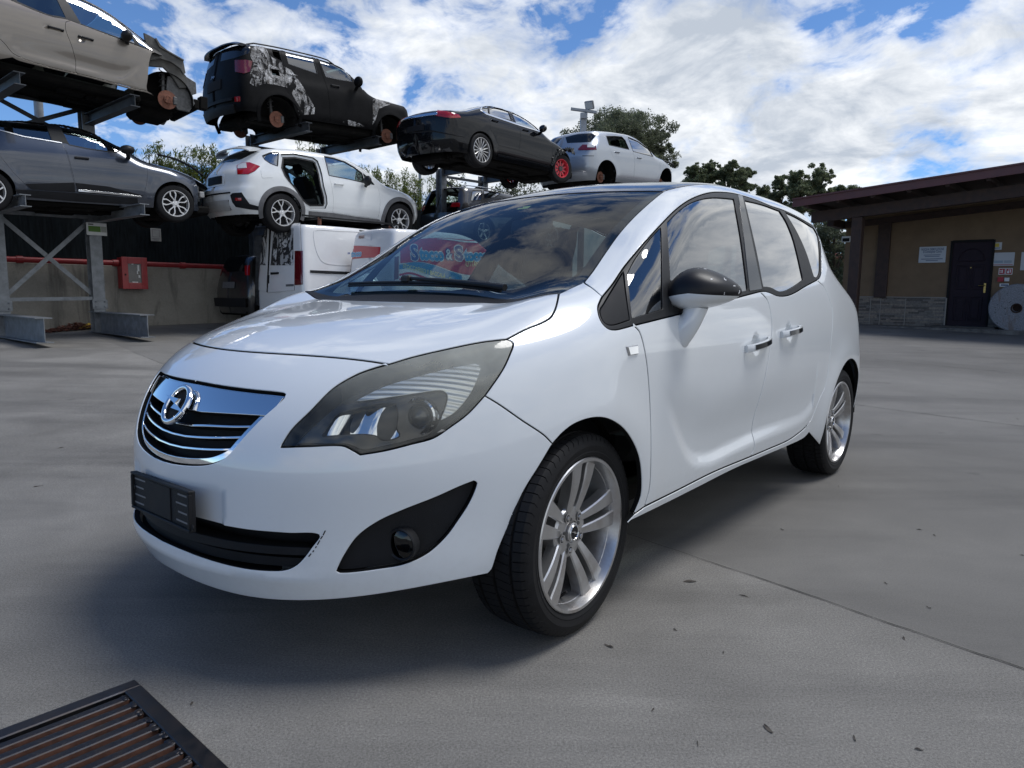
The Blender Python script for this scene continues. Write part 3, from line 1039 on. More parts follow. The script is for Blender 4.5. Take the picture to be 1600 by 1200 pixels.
def build_main():
    B = MB_BODY
    root = thing('parked_minivan', 'white minivan in front with black roof, alloy wheels and one black mirror cap', 'car',
                 tuple(MF.o), math.pi / 2 - M_YAW)
    root.rotation_euler = (0, 0, math.pi / 2 - M_YAW)
    cast = lambda pts: MF.cast(B, pts)
    def pl(pts, step=5.0, corners=(), closed=False):
        return cast(spline(pts, step, corners, closed))
    c6 = lambda *p: crop(430, 500, 2.791, *p)
    c1 = lambda *p: crop(900, 270, 3.478, *p)
    c2 = lambda *p: crop(940, 500, 3.4286, *p)
    cg = lambda *p: crop(190, 560, 5.926, *p)
    ci = lambda *p: crop(190, 720, 5.0, *p)
    cs = lambda *p: crop(740, 270, 4.848, *p)
    # --- lines measured on the car
    hl_up1 = pl(c6((22, 555), (70, 480), (150, 400), (250, 300), (350, 240), (430, 210), (495, 192)))
    hl_up2 = pl(c6((495, 192), (600, 160), (750, 125), (900, 95), (1010, 83)))
    hl_rt = pl(c6((1010, 83), (1037, 100), (1025, 145), (990, 220), (915, 330)))
    hl_bt = pl(c6((915, 330), (840, 410), (760, 470), (690, 515), (600, 540), (480, 570), (370, 588), (340, 570), (290, 548), (150, 551), (22, 555)), corners=(6,))
    gap_bf = pl(c6((915, 330), (980, 370), (1080, 440), (1170, 500), (1210, 540)))
    arch_up = pl([(863.5, 693.5), (882.5, 673.6), (902, 660.6), (928, 653), (950.8, 655), (973.5, 668.8), (989.8, 691.5), (999.5, 717.5), (1002.8, 750), (1001, 776), (990, 804)])
    arch_lo = pl([(863.5, 693.5), (843.5, 727), (817.5, 769.5), (794.8, 821.5), (778.5, 860.5), (768.8, 889.8), (762, 897)])
    # bonnet shut line, in plan
    vv = np.linspace(0, 1, 26)
    A = hl_up2[0]
    shut = B.chart('top', np.stack([-0.655 + (A[0] + 0.655) * vv ** 2, A[1] * vv], 1)); shut[-1] = A
    hf = pl([(792, 529.7), (822, 514), (845, 505), (860, 496), (867, 484), (871, 469), (872.3, 459)])
    K = hf[-1]
    cowlf = B.chart('top', np.stack([-0.05 + (K[0] + 0.05) * vv ** 2, K[1] * vv], 1)); cowlf[-1] = K
    wsk = pl([(872.3, 459), (887, 452), (912, 440.8)])
    ws_side = pl([(912, 440.8), (925.6, 423.7), (946, 394), (967, 365), (987.5, 342), (1008, 322.6), (1028.8, 305), (1037, 299)])
    TC = ws_side[-1]
    ws_top = B.chart('top', np.stack([TC[0] - 0.085 + 0.085 * vv ** 2, TC[1] * vv], 1)); ws_top[-1] = TC
    ws_bot = B.chart('top', np.stack([0.085 + (K[0] + 0.012 - 0.085) * vv ** 2, (K[1] - 0.012) * vv], 1))
    pil_gap = pl([(912, 440.8), (927, 451), (941, 462.9)])
    door_f = pl([(989.6, 507.3), (999.8, 519), (1008.5, 552.5), (1013, 587.5), (1015.8, 631), (1017.3, 675), (1017.3, 719), (1015, 762.5), (1007, 791.7)])
    door_m = pl(c1((1000, 645), (1040, 690), (1060, 770), (1065, 850)) + [(1204, 540), (1199.6, 567), (1192, 611), (1183.5, 657.5), (1177.7, 701), (1172.5, 713.8)])
    door_r = pl(c1((1310, 583), (1350, 620), (1375, 680), (1393, 740), (1395, 800)) + [(1298, 543), (1297, 558), (1290, 602), (1280, 625), (1266.7, 657.5), (1258, 667.7)])
    sill_t1 = pl([(1007, 791.7), (1056.7, 767), (1115, 737.7), (1172.5, 713.8)])
    sill_t2 = pl([(1172.5, 713.8), (1202.5, 701), (1231.7, 688), (1252, 673.5), (1258, 667.7)])
    sill_b = pl([(979.4, 815), (1027.5, 791.7), (1085.8, 762.5), (1144, 733), (1188, 714), (1231.7, 695.4), (1255, 683.8), (1266, 671)])
    sill_f = pl([(990, 804), (1007, 791.7)])
    dlo_b1 = pl(c1((310, 830), (560, 768), (760, 713), (880, 677), (1000, 645)))
    dlo_b2 = pl(c1((1000, 645), (1030, 643), (1060, 653), (1090, 666), (1120, 670), (1160, 664), (1200, 646), (1250, 615), (1310, 583)))
    dlo_nose = pl(c1((143, 671), (122, 720), (120, 745), (130, 790), (150, 825), (180, 848), (220, 852), (310, 830)))
    dlo_top = pl(c1((143, 671), (200, 600), (260, 510), (330, 425), (400, 345), (470, 270), (540, 200), (600, 155), (660, 125), (730, 105), (800, 103), (870, 112),
                    (980, 145), (1060, 178), (1125, 200), (1200, 235), (1270, 275), (1305, 298), (1325, 335)))
    dlo_rear = pl(c1((1325, 335), (1333, 400), (1336, 480), (1335, 545), (1325, 572), (1310, 583)))
    if DEBUG:
        for nm, q in dict(hl_up1=hl_up1, hl_up2=hl_up2, hl_rt=hl_rt, gap_bf=gap_bf, arch_up=arch_up, arch_lo=arch_lo, hf=hf, wsk=wsk, ws_side=ws_side, door_f=door_f, door_m=door_m, door_r=door_r,
                          sill_b=sill_b, dlo_top=dlo_top, dlo_rear=dlo_rear, dlo_nose=dlo_nose).items():
            print(nm, q[0].round(3), q[len(q) // 2].round(3), q[-1].round(3))
    J = lambda *a: dedupe(np.concatenate(a))
    mir = lambda q: (q * (1, -1, 1))[::-1]
    # --- door blade sculpting
    sc_px = c2((300, 350), (315, 400), (340, 470), (380, 560), (420, 660), (450, 730), (480, 768), (510, 780), (545, 780), (600, 765), (700, 715), (800, 665), (900, 620), (1000, 580), (1080, 540), (1130, 480))
    sc3 = cast(spline(sc_px, 6.0))[:, [0, 2]]
    sc_poly = np.concatenate([sc3, [[sc3[-1][0] + 0.05, 1.2], [sc3[0][0] + 0.1, 1.2]]])
    hand = [cast([((a_[0] + b_[0]) / 2, (a_[1] + b_[1]) / 2)])[0][[0, 2]] for a_, b_ in (c1((917, 958), (1040, 908)), c1((1110, 880), (1208, 846)))]
    def scoop(P):
        q = P[:, [0, 2]]
        d = np.full(len(q), 1e9)
        for a, b in zip(sc3[:-1], sc3[1:]):
            e = b - a; t = np.clip(((q - a) @ e) / (e @ e + 1e-12), 0, 1)
            d = np.minimum(d, np.hypot(*(q - a - t[:, None] * e).T))
        d = np.where(inside(sc_poly, q), d, -d)
        r = -0.020 * sstep(d, -0.012, 0.055) * (1 - sstep(d, 0.06, 0.42)) * (1 - sstep(q[:, 1], 0.50, 0.76)) * (1 - 0.6 * sstep(q[:, 0], 1.2, 2.1)) * (np.abs(P[:, 1]) > 0.5)
        for hc in hand:
            r = r - 0.016 * (1 - sstep(np.hypot(q[:, 0] - hc[0], q[:, 1] - hc[1]), 0.022, 0.046))
        return r
    H1 = 0.022
    MERLOOPS.update(scoop=scoop, front_door=J(door_f, sill_t1, door_m[::-1], dlo_b1[::-1]), rear_door=J(door_m, sill_t2, door_r[::-1], dlo_b2[::-1]), sill=J(sill_f, sill_t1, sill_t2, sill_b[::-1]))
    def both(name, parts, mats, parent=root, label2=None, custom=True):
        o = link_mesh(name, panel_mesh(name, parts, custom=custom), mats, parent)
        o2 = link_mesh(name, panel_mesh(name, parts, mirror=True, custom=custom), mats, parent)
        return o, o2
    def P(kind, loops, h=H1, **k): return make_panel(B, kind, loops, h, **k)
    # --- bumper (whole, across the nose)
    corner = arch_lo[-1]
    bs = B.to2d('side', arch_lo[-1:])[0]
    tt = np.linspace(0, 1, 40)[1:]
    bw = bs[1] + (0.235 - bs[1]) * sstep(tt, 0, 0.75) - 0.012 * np.sin(tt * math.pi)
    bot = B.chart('side', np.stack([bs[0] + (-math.pi / 2 - bs[0]) * tt, bw], 1))
    half = J(shut, hl_up1[::-1], hl_bt[::-1], gap_bf, arch_lo, bot)
    bl = dedupe(np.concatenate([half, mir(half)]))
    # grille opening and lower intake: right-hand (visible near) halves measured, mirrored about the centre line
    def on_centre(w): return B.chart('side', np.array([[-math.pi / 2, w]]))
    gr_top_r = pl(cg((560, 185), (900, 250), (1200, 290), (1480, 320), (1515, 335), (1505, 360), (1420, 440), (1300, 545), (1160, 690), (1050, 815), (980, 895), (900, 945), (800, 980), (700, 990), (560, 985), (430, 967)))
    gr = clamp_half(gr_top_r); gr[0, 1] = 0; gr[-1, 1] = 0
    gr_loop = dedupe(np.concatenate([gr, mir(gr)]))
    in_px = pl(ci((755, 505), (1000, 545), (1300, 570), (1540, 583), (1480, 680), (1420, 760), (1370, 810), (1300, 845), (1200, 855), (1000, 840), (800, 800), (600, 740), (450, 682)))
    inn = clamp_half(in_px)
    inn = J(on_centre(inn[0, 2] - 0.005), inn, on_centre(inn[-1, 2]))
    in_loop = dedupe(np.concatenate([inn, mir(inn)]))
    fog = pl(c6((268, 1095), (300, 1030), (360, 945), (450, 880), (560, 830), (700, 775), (800, 730), (866, 704), (880, 712), (850, 790), (800, 870), (740, 950), (660, 1020), (560, 1065), (450, 1085), (350, 1098), (285, 1101)), closed=True, corners=(0, 7))
    if DEBUG: print('grille', gr[[0, len(gr) // 3, len(gr) // 2, -1]].round(3), 'intake', inn[[0, 1, len(inn) // 2, -2, -1]].round(3), 'fog', fog[0].round(3), 'bumper corner', corner.round(3), bot[[5, 20, -1]].round(3))
    # creases of the bumper skin
    def bump_disp(P_):
        v = np.abs(P_[:, 1]); w = P_[:, 2]
        d = np.zeros(len(P_))
        # number-plate recess
        d -= 0.010 * sstep(0.275 - v, 0, 0.012) * sstep(w, 0.36, 0.372) * sstep(0.525 - w, 0, 0.012)
        # brow lip under the lamps and along the grille flank
        d += 0.007 * np.exp(-((w - 0.30) / 0.022) ** 2) * sstep(0.62 - v, 0, 0.2)
        return d
    bumper = link_mesh('front_bumper', panel_mesh('front_bumper', [P('side', [bl, gr_loop, in_loop, fog, mir(fog)], 0.02, disp=bump_disp)]), WHITE, root)
    # --- bonnet
    hood_half = J(cowlf[::-1], shut[:1] * 1.0)
    hood = dedupe(np.concatenate([shut, hl_up2, hf, cowlf[::-1], mir(J(shut, hl_up2, hf, cowlf[::-1]))]))
    def hood_disp(P_):
        u, v = P_[:, 0], np.abs(P_[:, 1])
        line = 0.30 + 0.20 * (u + 0.65) / 0.7
        return 0.006 * sstep(line + 0.05 - v, 0, 0.10) * sstep(u, -0.62, -0.35)
    link_mesh('bonnet', panel_mesh('bonnet', [P('top', [hood], disp=hood_disp)]), WHITE, root)
    # --- fender
    both('fender', [P('sec', [J(hf[::-1], hl_rt, gap_bf, arch_up, sill_f, door_f[::-1], dlo_nose[::-1], pil_gap[::-1], wsk[::-1])])], WHITE)
    # --- doors
    dA = [P('sec', gap=0.0028, loops=[J(door_f, sill_t1, door_m[::-1], dlo_b1[::-1])], h=0.013, disp=scoop)]
    dB = [P('sec', gap=0.0028, loops=[J(door_m, sill_t2, door_r[::-1], dlo_b2[::-1])], h=0.013, disp=scoop)]
    fd, fd2 = both('front_door', dA, WHITE)
    rd, rd2 = both('rear_door', dB, WHITE)
    for src, d1, d2 in ((J(door_f, sill_t1, door_m[::-1], dlo_b1[::-1]), fd, fd2), (J(door_m, sill_t2, door_r[::-1], dlo_b2[::-1]), rd, rd2)):
        q = [make_panel(B, 'sec', [src], 0.06, gap=0.012, flange=0, off=-0.05)]
        link_mesh('door_lining', panel_mesh('door_lining', q), LININ, d1)
        link_mesh('door_lining', panel_mesh('door_lining', q, mirror=True), LININ, d2)
    both('sill', [P('sec', [J(sill_f, sill_t1, sill_t2, sill_b[::-1])], 0.03, off=0.004, gap=0.001)], WHITE)
    # --- roof, rail, quarter
    RE = np.array([[TC[0] + 0.12, TC[1] + 0.005], [1.4, TC[1] - 0.01], [1.9, TC[1] - 0.02], [2.3, TC[1] - 0.035], [2.62, TC[1] - 0.05]])
    roof_edge = B.chart('top', spline(np.concatenate([[TC[:2]], RE]), 0.05)); roof_edge[0] = TC
    e_end = roof_edge[-1]
    D2 = B.to2d('sec', np.stack([dlo_top[-1], e_end])); cutc = B.chart('sec', D2[0] + (D2[1] - D2[0]) * np.linspace(0, 1, 14)[:, None])
    both('roof_rail', [P('sec', [J(pil_gap, dlo_top, cutc, roof_edge[::-1], ws_side[::-1])], 0.02, gap=0.0015)], WHITE)
    ql = make_panel(B, 'sec', [J(pil_gap, dlo_top, cutc, roof_edge[::-1], ws_side[::-1])], 0.05, gap=0.008, flange=0, off=-0.035)
    both('pillar_lining', [ql], LININ)
    back = np.stack([np.full(16, B.to2d('side', e_end[None])[0][0]), np.linspace(e_end[2], e_end[2], 16)], 1)
    sE, wE = B.to2d('side', e_end[None])[0]
    SR = 2.644 + 0.92
    t9 = np.linspace(0, 1, 14)[:, None]
    qt = B.chart('side', np.array([sE, wE]) + (np.array([SR, 1.43]) - np.array([sE, wE])) * t9)
    qd = B.chart('side', np.stack([np.full(40, SR), np.linspace(1.43, 0.24, 40)], 1))
    ang = np.linspace(-0.22, math.pi + 0.24, 60)
    ar2 = np.stack([2.644 + 0.366 * np.cos(ang), 0.325 + 0.366 * np.sin(ang)], 1)
    ar3 = B.chart('side', np.stack([np.where(ar2[:, 0] > 2.644, 2.644 + np.arctan2(ar2[:, 0] - 2.644, 0.88), ar2[:, 0]), ar2[:, 1]], 1))
    qb = B.chart('side', np.stack([np.linspace(SR, B.to2d('side', ar3[:1])[0][0], 16), np.linspace(0.24, ar3[0, 2], 16)], 1))
    quarter = J(door_r, ar3[::-1][:1], ar3[::-1], qb[::-1], qd[::-1], qt[::-1], cutc[::-1], dlo_rear)
    both('rear_quarter', [P('side', [quarter], 0.024, gap=0.0015)], WHITE)
    MERLOOPS.update(rail=J(pil_gap, dlo_top, cutc, roof_edge[::-1], ws_side[::-1]), quarter=quarter)
    half_r = J(roof_edge, qt)
    rp = spline([half_r[-1][:2], (3.10, 0.30), (3.14, 0.0)], 0.05)
    rb = B.chart('top', rp)
    roof_half = J(ws_top, roof_edge, qt[1:], rb)
    link_mesh('glass_roof', panel_mesh('glass_roof', [P('top', [dedupe(np.concatenate([roof_half, mir(roof_half)]))], 0.03)]), GLOSSBLACK, root)
    link_mesh('headliner', panel_mesh('headliner', [make_panel(B, 'top', [dedupe(np.concatenate([roof_half, mir(roof_half)]))], 0.08, gap=0.02, flange=0, off=-0.05)]), LININ, root)
    # tailgate, rear glass
    tg = np.stack([np.full(30, SR), np.linspace(0.98, 0.25, 30)], 1)
    tgl = J(B.chart('side', tg), B.chart('side', np.stack([np.linspace(SR, 2.644 + math.pi / 2, 16), np.full(16, 0.25)], 1)), B.chart('side', np.stack([np.full(20, 2.644 + math.pi / 2), np.linspace(0.25, 0.98, 20)], 1)),
            B.chart('side', np.stack([np.linspace(2.644 + math.pi / 2, SR, 16), np.full(16, 0.98)], 1)))
    both('tailgate', [P('side', [tgl], 0.04, gap=0.0)], WHITE)
    rg = J(B.chart('side', np.stack([np.full(16, SR), np.linspace(1.43, 0.98, 16)], 1)), B.chart('side', np.stack([np.linspace(SR, 2.644 + math.pi / 2, 16), np.full(16, 0.98)], 1)),
           B.chart('side', np.stack([np.full(16, 2.644 + math.pi / 2), np.linspace(0.98, 1.43, 16)], 1)), B.chart('side', np.stack([np.linspace(2.644 + math.pi / 2, SR, 16), np.full(16, 1.43)], 1)))
    both('rear_window', [P('side', [rg], 0.05, gap=0.0, off=-0.004)], G_DARK)
    # --- side glazing
    tri = pl(c1((133, 745), (150, 715), (205, 620), (258, 530), (272, 640), (296, 796), (215, 822), (178, 822), (150, 800)), closed=True, corners=(3, 5))
    g_q = pl(c1((283, 545), (320, 470), (400, 362), (462, 294), (470, 500), (476, 738), (310, 786), (298, 660)), closed=True, corners=(0, 3, 5, 6))
    g_f = pl(c1((500, 266), (560, 208), (620, 165), (690, 140), (760, 132), (862, 140), (900, 350), (938, 636), (860, 655), (700, 690), (527, 728), (515, 500)), closed=True, corners=(0, 5, 7, 10))
    g_r = pl(c1((922, 148), (1020, 172), (1112, 206), (1150, 270), (1190, 375), (1238, 578), (1190, 612), (1140, 638), (1105, 640), (1060, 618), (1022, 615), (985, 420)), closed=True, corners=(0, 2, 5, 10))
    g_c = pl(c1((1140, 212), (1200, 240), (1262, 278), (1300, 305), (1318, 345), (1327, 410), (1329, 480), (1327, 540), (1312, 566), (1296, 560), (1255, 430), (1200, 310)), closed=True, corners=(0, 9))
    dlo = J(dlo_nose[::-1][:-1][::-1] * 1.0)
    dlo = J(dlo_top, dlo_rear, dlo_b2[::-1], dlo_b1[::-1], dlo_nose[::-1])
    both('window_surround', [P('sec', [dlo, tri, g_q, g_f, g_r, g_c], 0.02, gap=0.0015, off=-0.003, flange=0.012)], TRIM)
    both('mirror_triangle', [P('sec', [tri], 0.03, gap=0.001, off=-0.004, flange=0.01)], PLASTIC)
    for nm, lp, m in (('quarter_glass', g_q, G_SIDE), ('front_door_glass', g_f, G_SIDE), ('rear_door_glass', g_r, G_DARK), ('rear_quarter_glass', g_c, G_DARK)):
        both(nm, [P('sec', [lp], 0.03, gap=-0.003, off=-0.008, flange=0)], m)
    # pillar glossy cover between the front and the rear door
    pc = pl(c1((884, 118), (905, 123), (950, 330), (1012, 630), (990, 634), (946, 640), (925, 450), (905, 270)), closed=True, corners=(0, 1, 3, 5))
    both('pillar_cover', [P('sec', [pc], 0.03, gap=0.0, off=-0.0005, flange=0.004)], GLOSSBLACK)
    pl_ = pl(c1((898, 121), (903, 122), (948, 330), (1003, 630), (997, 632), (945, 345)), closed=True, corners=(0, 1, 3, 4))
    # --- windscreen
    ws_half = J(ws_bot, K[None], wsk, ws_side, ws_top[::-1])
    ws = dedupe(np.concatenate([ws_half, mir(ws_half)]))
    link_mesh('windscreen', panel_mesh('windscreen', [P('top', [ws], 0.03, gap=0.001, off=-0.003, flange=0)]), G_WIND, root)
    q2 = B.to2d('top', ws)
    inner = shrink(q2, 0.045)
    inner = B.chart('top', inner)
    link_mesh('windscreen_border', panel_mesh('windscreen_border', [P('top', [ws, inner], 0.03, gap=0.0, off=-0.008, flange=0)]), FRIT, root)
    cow_half = J(cowlf, K[None], ws_bot[::-1])
    link_mesh('cowl_panel', panel_mesh('cowl_panel', [P('top', [dedupe(np.concatenate([cow_half, mir(cow_half)]))], 0.02, gap=0.002, off=0.001, flange=0.012)]), PLASTIC, root)
    MERLOOPS.update(dlo=dlo, g_q=g_q, g_f=g_f, g_r=g_r, g_c=g_c, ws=ws, roof=dedupe(np.concatenate([roof_half, mir(roof_half)])))
    # --- grille
    sd = lambda lp, off, h=0.012, **k: make_panel(B, 'side', [lp], h, gap=k.pop('gap', 0.0), off=off, **k)
    grille = link_mesh('grille', panel_mesh('grille', [sd(gr_loop, -0.055, 0.03, flange=0)]), DARK, root)
    q = B.to2d('side', gr_loop)
    ins = B.chart('side', shrink(q, 0.020, 0.004))
    link_mesh('chrome_frame', panel_mesh('chrome_frame', [make_panel(B, 'side', [gr_loop, ins], 0.012, gap=0.001, off=-0.012, flange=0.03)]), CHROME, grille)
    pr = clamp_half(pl(cg((640, 212), (900, 268), (1200, 308), (1495, 345), (1420, 440), (1330, 528), (1000, 508), (690, 490)), corners=(3, 5)))
    pr[0, 1] = 0; pr[-1, 1] = 0
    plate = dedupe(np.concatenate([pr, mir(pr)]))
    link_mesh('chrome_bar', panel_mesh('chrome_bar', [sd(plate, -0.006, gap=0.001, flange=0.02)]), CHROME, grille)
    for top, botm in ((((560, 588), (700, 588), (1000, 600), (1255, 598)), ((1225, 626), (1000, 628), (700, 616), (560, 616))),
                      (((500, 690), (700, 705), (900, 708), (1165, 700)), ((1130, 733), (900, 735), (700, 733), (505, 718))),
                      (((475, 800), (700, 820), (900, 825), (1065, 815)), ((1035, 850), (900, 852), (700, 848), (480, 828)))):
        a = clamp_half(pl(cg(*top), 6)); b = clamp_half(pl(cg(*botm), 6)); a[0, 1] = 0; b[-1, 1] = 0
        l = dedupe(np.concatenate([a, b, mir(J(a, b))]))
        link_mesh('slat', panel_mesh('slat', [sd(l, -0.016, 0.01, gap=0.0005, flange=0.03)]), CHROME, grille)
    # emblem: ring and lightning bolt
    ec = on_centre(0.716)[0]
    n = B.grad(ec[None])[0]; n[1] = 0; n /= np.linalg.norm(n)
    nx = np.array([n[0], 0, n[2]]); ay = np.array([0, 1.0, 0]); up = np.cross(nx, ay); up = up if up[2] > 0 else -up
    R3 = np.stack([ay, nx, up], 1)
    mb = MB(); mb.X = (R3, np.array([ec[0], 0, ec[2]]) + nx * 0.006)
    ring = [(0.055 + 0.0085 * math.cos(a), 0.009 * math.sin(a)) for a in np.linspace(0, 2 * math.pi, 14)[:-1]]
    mb.lathe(ring, 56, closed=True)
    mb.lathe([(0.053, -0.006), (0.0, -0.006)], 40, mi=1)
    bolt = [(-0.078, 0.020), (0.012, 0.018), (0.005, 0.003), (0.078, -0.020), (-0.012, -0.018), (-0.005, -0.003)]
    mb.prism(bolt, 0.013, (0, -0.004, 0), (-1, 0, 0), (0, 0, 1), ch=0.005)
    mb.build('emblem', [CHROME, DARK], root, sharp=40)
    # --- lower intake
    intake = link_mesh('lower_intake', panel_mesh('lower_intake', [sd(in_loop, -0.10, 0.04, flange=0)]), DARK, root)
    iw = inn[:, 2].max(), inn[:, 2].min()
    vmax = inn[:, 1].max()
    s_max = B.to2d('side', inn[np.argmax(inn[:, 1])][None])[0][0]
    def strip(w0, w1, s0, off, m, nm, par, taper=0.0):
        ss = np.linspace(-math.pi / 2, s0, 24); lo = np.linspace(w0, w0 + taper, 24); hi_ = np.linspace(w1, w1 + taper * 0.3, 24)
        h = J(B.chart('side', np.stack([ss, lo], 1)), B.chart('side', np.stack([ss[::-1], hi_[::-1]], 1)))
        l = dedupe(np.concatenate([h, mir(h)]))
        return link_mesh(nm, panel_mesh(nm, [sd(l, off, 0.02, gap=0.0, flange=0.05)]), m, par)
    strip(0.315, 0.345, s_max + -0.06, -0.03, PLASTIC, 'intake_bar', intake, 0.01)
    strip(0.357, 0.380, s_max - 0.03, -0.012, PLASTIC, 'upper_bar', intake, 0.008)
    strip(0.272, 0.292, s_max - 0.16, -0.02, UNDER, 'lower_bar', intake, 0.014)
    # --- torn foam along the lip and a scuff beside the intake
    mb = MB()
    for a_, b_ in (((1592, 545), (1575, 580)), ((1570, 588), (1555, 610)), ((1548, 622), (1530, 655)), ((1522, 668), (1515, 680)), ((1502, 700), (1494, 712)), ((1480, 725), (1462, 748))):
        q = cast(ci(a_, b_)); g_ = B.grad(q); mb.tube((q + g_ * 0.0005) * (1, -1, 1), 0.0016, 5)
    mb.build('scuff_mark', DARK, root)
    # --- fog lamp pocket
    for sy in (False, True):
        fp = link_mesh('fog_light_pocket', panel_mesh('fog_light_pocket', [make_panel(B, 'side', [fog], 0.02, gap=-0.002, off=-0.022, flange=0, disp=None)], mirror=sy), PLASTIC, root)
        fc = cast(c6((540, 985)))[0]; g = B.grad(fc[None])[0]
        fdir = np.array([-0.96, 0.28, 0.0]); fdir /= np.linalg.norm(fdir)
        mb = MB()
        y = fdir; zc = np.array([0, 0, 1.0]); xc = np.cross(y, zc)
        mb.X = (np.stack([xc, y, zc], 1), fc + fdir * (-0.012))
        mb.lathe([(0.044, -0.02), (0.044, 0.004), (0.041, 0.007), (0.037, 0.004)], 28)
        mb.lathe([(0.037, 0.003), (0.028, 0.007), (0.0, 0.009)], 28, mi=1)
        mb.lathe([(0.030, -0.018), (0.0, -0.03)], 20, mi=2)
        V = np.array(mb.V) * (1, -1 if not sy else 1, 1); mb.V = list(map(tuple, V))
        if not sy: mb.F = [f[::-1] for f in mb.F]
        mb.build('fog_light', [TRIM, G_DARK, SATIN], fp)
    # --- headlights
    hl = J(hl_up1, hl_up2, hl_rt, hl_bt)
    refl_up = pl(c6((345, 330), (470, 265), (640, 212), (780, 178), (880, 162), (905, 180), (885, 260), (850, 330), (790, 400), (735, 432), (760, 360), (762, 310), (730, 288), (600, 300), (470, 318)), closed=True, corners=(0, 4, 9))
    bez = pl(c6((60, 540), (150, 440), (260, 345), (330, 335), (470, 322), (600, 303), (730, 291), (758, 312), (756, 360), (725, 440), (690, 500), (600, 528), (480, 555), (375, 572), (300, 545)), closed=True, corners=(0, 6))
    hi_bm = pl(c6((182, 500), (215, 450), (255, 395), (330, 372), (400, 355), (470, 345), (525, 350), (535, 400), (530, 470), (545, 505), (470, 522), (430, 498), (330, 490)), closed=True, corners=(0, 6))
    for sy in (False, True):
        h_ = link_mesh('headlight', panel_mesh('headlight', [sd(hl, -0.075, 0.04, flange=0)], mirror=sy), LAMPGREY, root)
        link_mesh('reflector', panel_mesh('reflector', [sd(refl_up, -0.032, 0.02, flange=0.012)], mirror=sy), REFLECT, h_)
        link_mesh('bezel', panel_mesh('bezel', [make_panel(B, 'side', [bez, hi_bm], 0.02, off=-0.040, flange=0.03)], mirror=sy), GLOSSBLACK, h_)
        def bowl_disp(P_):
            c0 = hi_bm.mean(0)
            d = np.hypot(P_[:, 1] - c0[1], P_[:, 2] - c0[2])
            return -0.02 * (1 - np.clip(d / 0.11, 0, 1) ** 2) + 0.006 * np.sin(P_[:, 1] * 95)
        link_mesh('main_beam_reflector', panel_mesh('main_beam_reflector', [make_panel(B, 'side', [hi_bm], 0.008, gap=-0.003, off=-0.058, flange=0, disp=bowl_disp)], mirror=sy), CHROME, h_)
        pc_ = cast(c6((590, 430)))[0]
        fdir = np.array([-0.93, 0.36, 0.05]); fdir /= np.linalg.norm(fdir)
        mb = MB(); zc = np.cross(np.cross(fdir, (0, 0, 1.0)), fdir); zc /= np.linalg.norm(zc); xc = np.cross(fdir, zc)
        mb.X = (np.stack([xc, fdir, zc], 1), pc_ - fdir * 0.052)
        mb.lathe([(0.050, -0.02), (0.050, 0.006), (0.046, 0.010), (0.041, 0.006), (0.034, -0.004)], 32)
        mb.lathe([(0.036, -0.003), (0.033, 0.010), (0.024, 0.020), (0.012, 0.026), (0.0, 0.028)], 28, mi=1)
        V = np.array(mb.V) * (1, -1 if not sy else 1, 1); mb.V = list(map(tuple, V))
        if not sy: mb.F = [f[::-1] for f in mb.F]
        mb.build('projector', [CHROME, PROJ], h_)
        link_mesh('lens', panel_mesh('lens', [sd(hl, 0.0, 0.02, gap=0.0015, flange=0.012)], mirror=sy), AGED_LENS, h_)
    # --- number plate holder (empty, with its slots), standing a little askew
    mb = MB()
    pw, ph = 0.435, 0.112
    mb.box((0, 0, 0), (0.012, pw, ph), 0.003)
    for z in (-1, 1): mb.box((-0.008, 0, z * (ph / 2 - 0.004)), (0.012, pw, 0.008), 0.002)
    for y in (-1, 1): mb.box((-0.008, y * (pw / 2 - 0.006), 0), (0.012, 0.012, ph - 0.017), 0.002)
    mb.box((-0.0075, 0.0, 0), (0.004, 0.16, ph - 0.02), 0.0015)
    for y in (-0.165, 0.165):
        for k in range(4):
            mb.box((-0.0062, y + (0.008 if k % 2 else -0.006), 0.036 - 0.024 * k), (0.001, 0.085, 0.0045), mi=1)
    for y, z in ((-0.2, 0.01), (0.2, 0.01), (-0.225, -0.04), (0.225, 0.035)):
        mb.lathe([(0, -0.009), (0.007, -0.009), (0.008, -0.006)], 10, 'X', c=(0, y, z), mi=0)
    pp = MF.plane(0, -0.935, [(255, 783)])[0]
    mb.build('plate_holder', [PLASTIC, SLOT], root, loc=(-0.878, -0.010, 0.453), rot=(math.radians(-3.2), math.radians(2.3), math.radians(-3.8)))
    # --- wiper
    def on_screen(pts, off):
        q = cast(pts); return q + B.grad(q) * off
    blade = on_screen(spline([(549, 449.5), (600, 448), (660, 448.5), (730, 452), (786, 459)], 8), 0.020)
    arm = on_screen(spline([(792, 462), (760, 457), (700, 450), (645, 445)], 8), 0.030)
    mb = MB()
    mb.tube(blade * (1, -1, 1), 0.006, 8); mb.tube((blade - (0.004, 0, 0.010)) * (1, -1, 1), 0.005, 6)
    mb.tube(arm * (1, -1, 1), np.linspace(0.012, 0.007, len(arm)), 10)
    k9 = on_screen([(640, 446)], 0.028)[0] * (1, -1, 1)
    mb.box(k9, (0.03, 0.05, 0.03), 0.008)
    mb.build('wiper', TRIM, root)
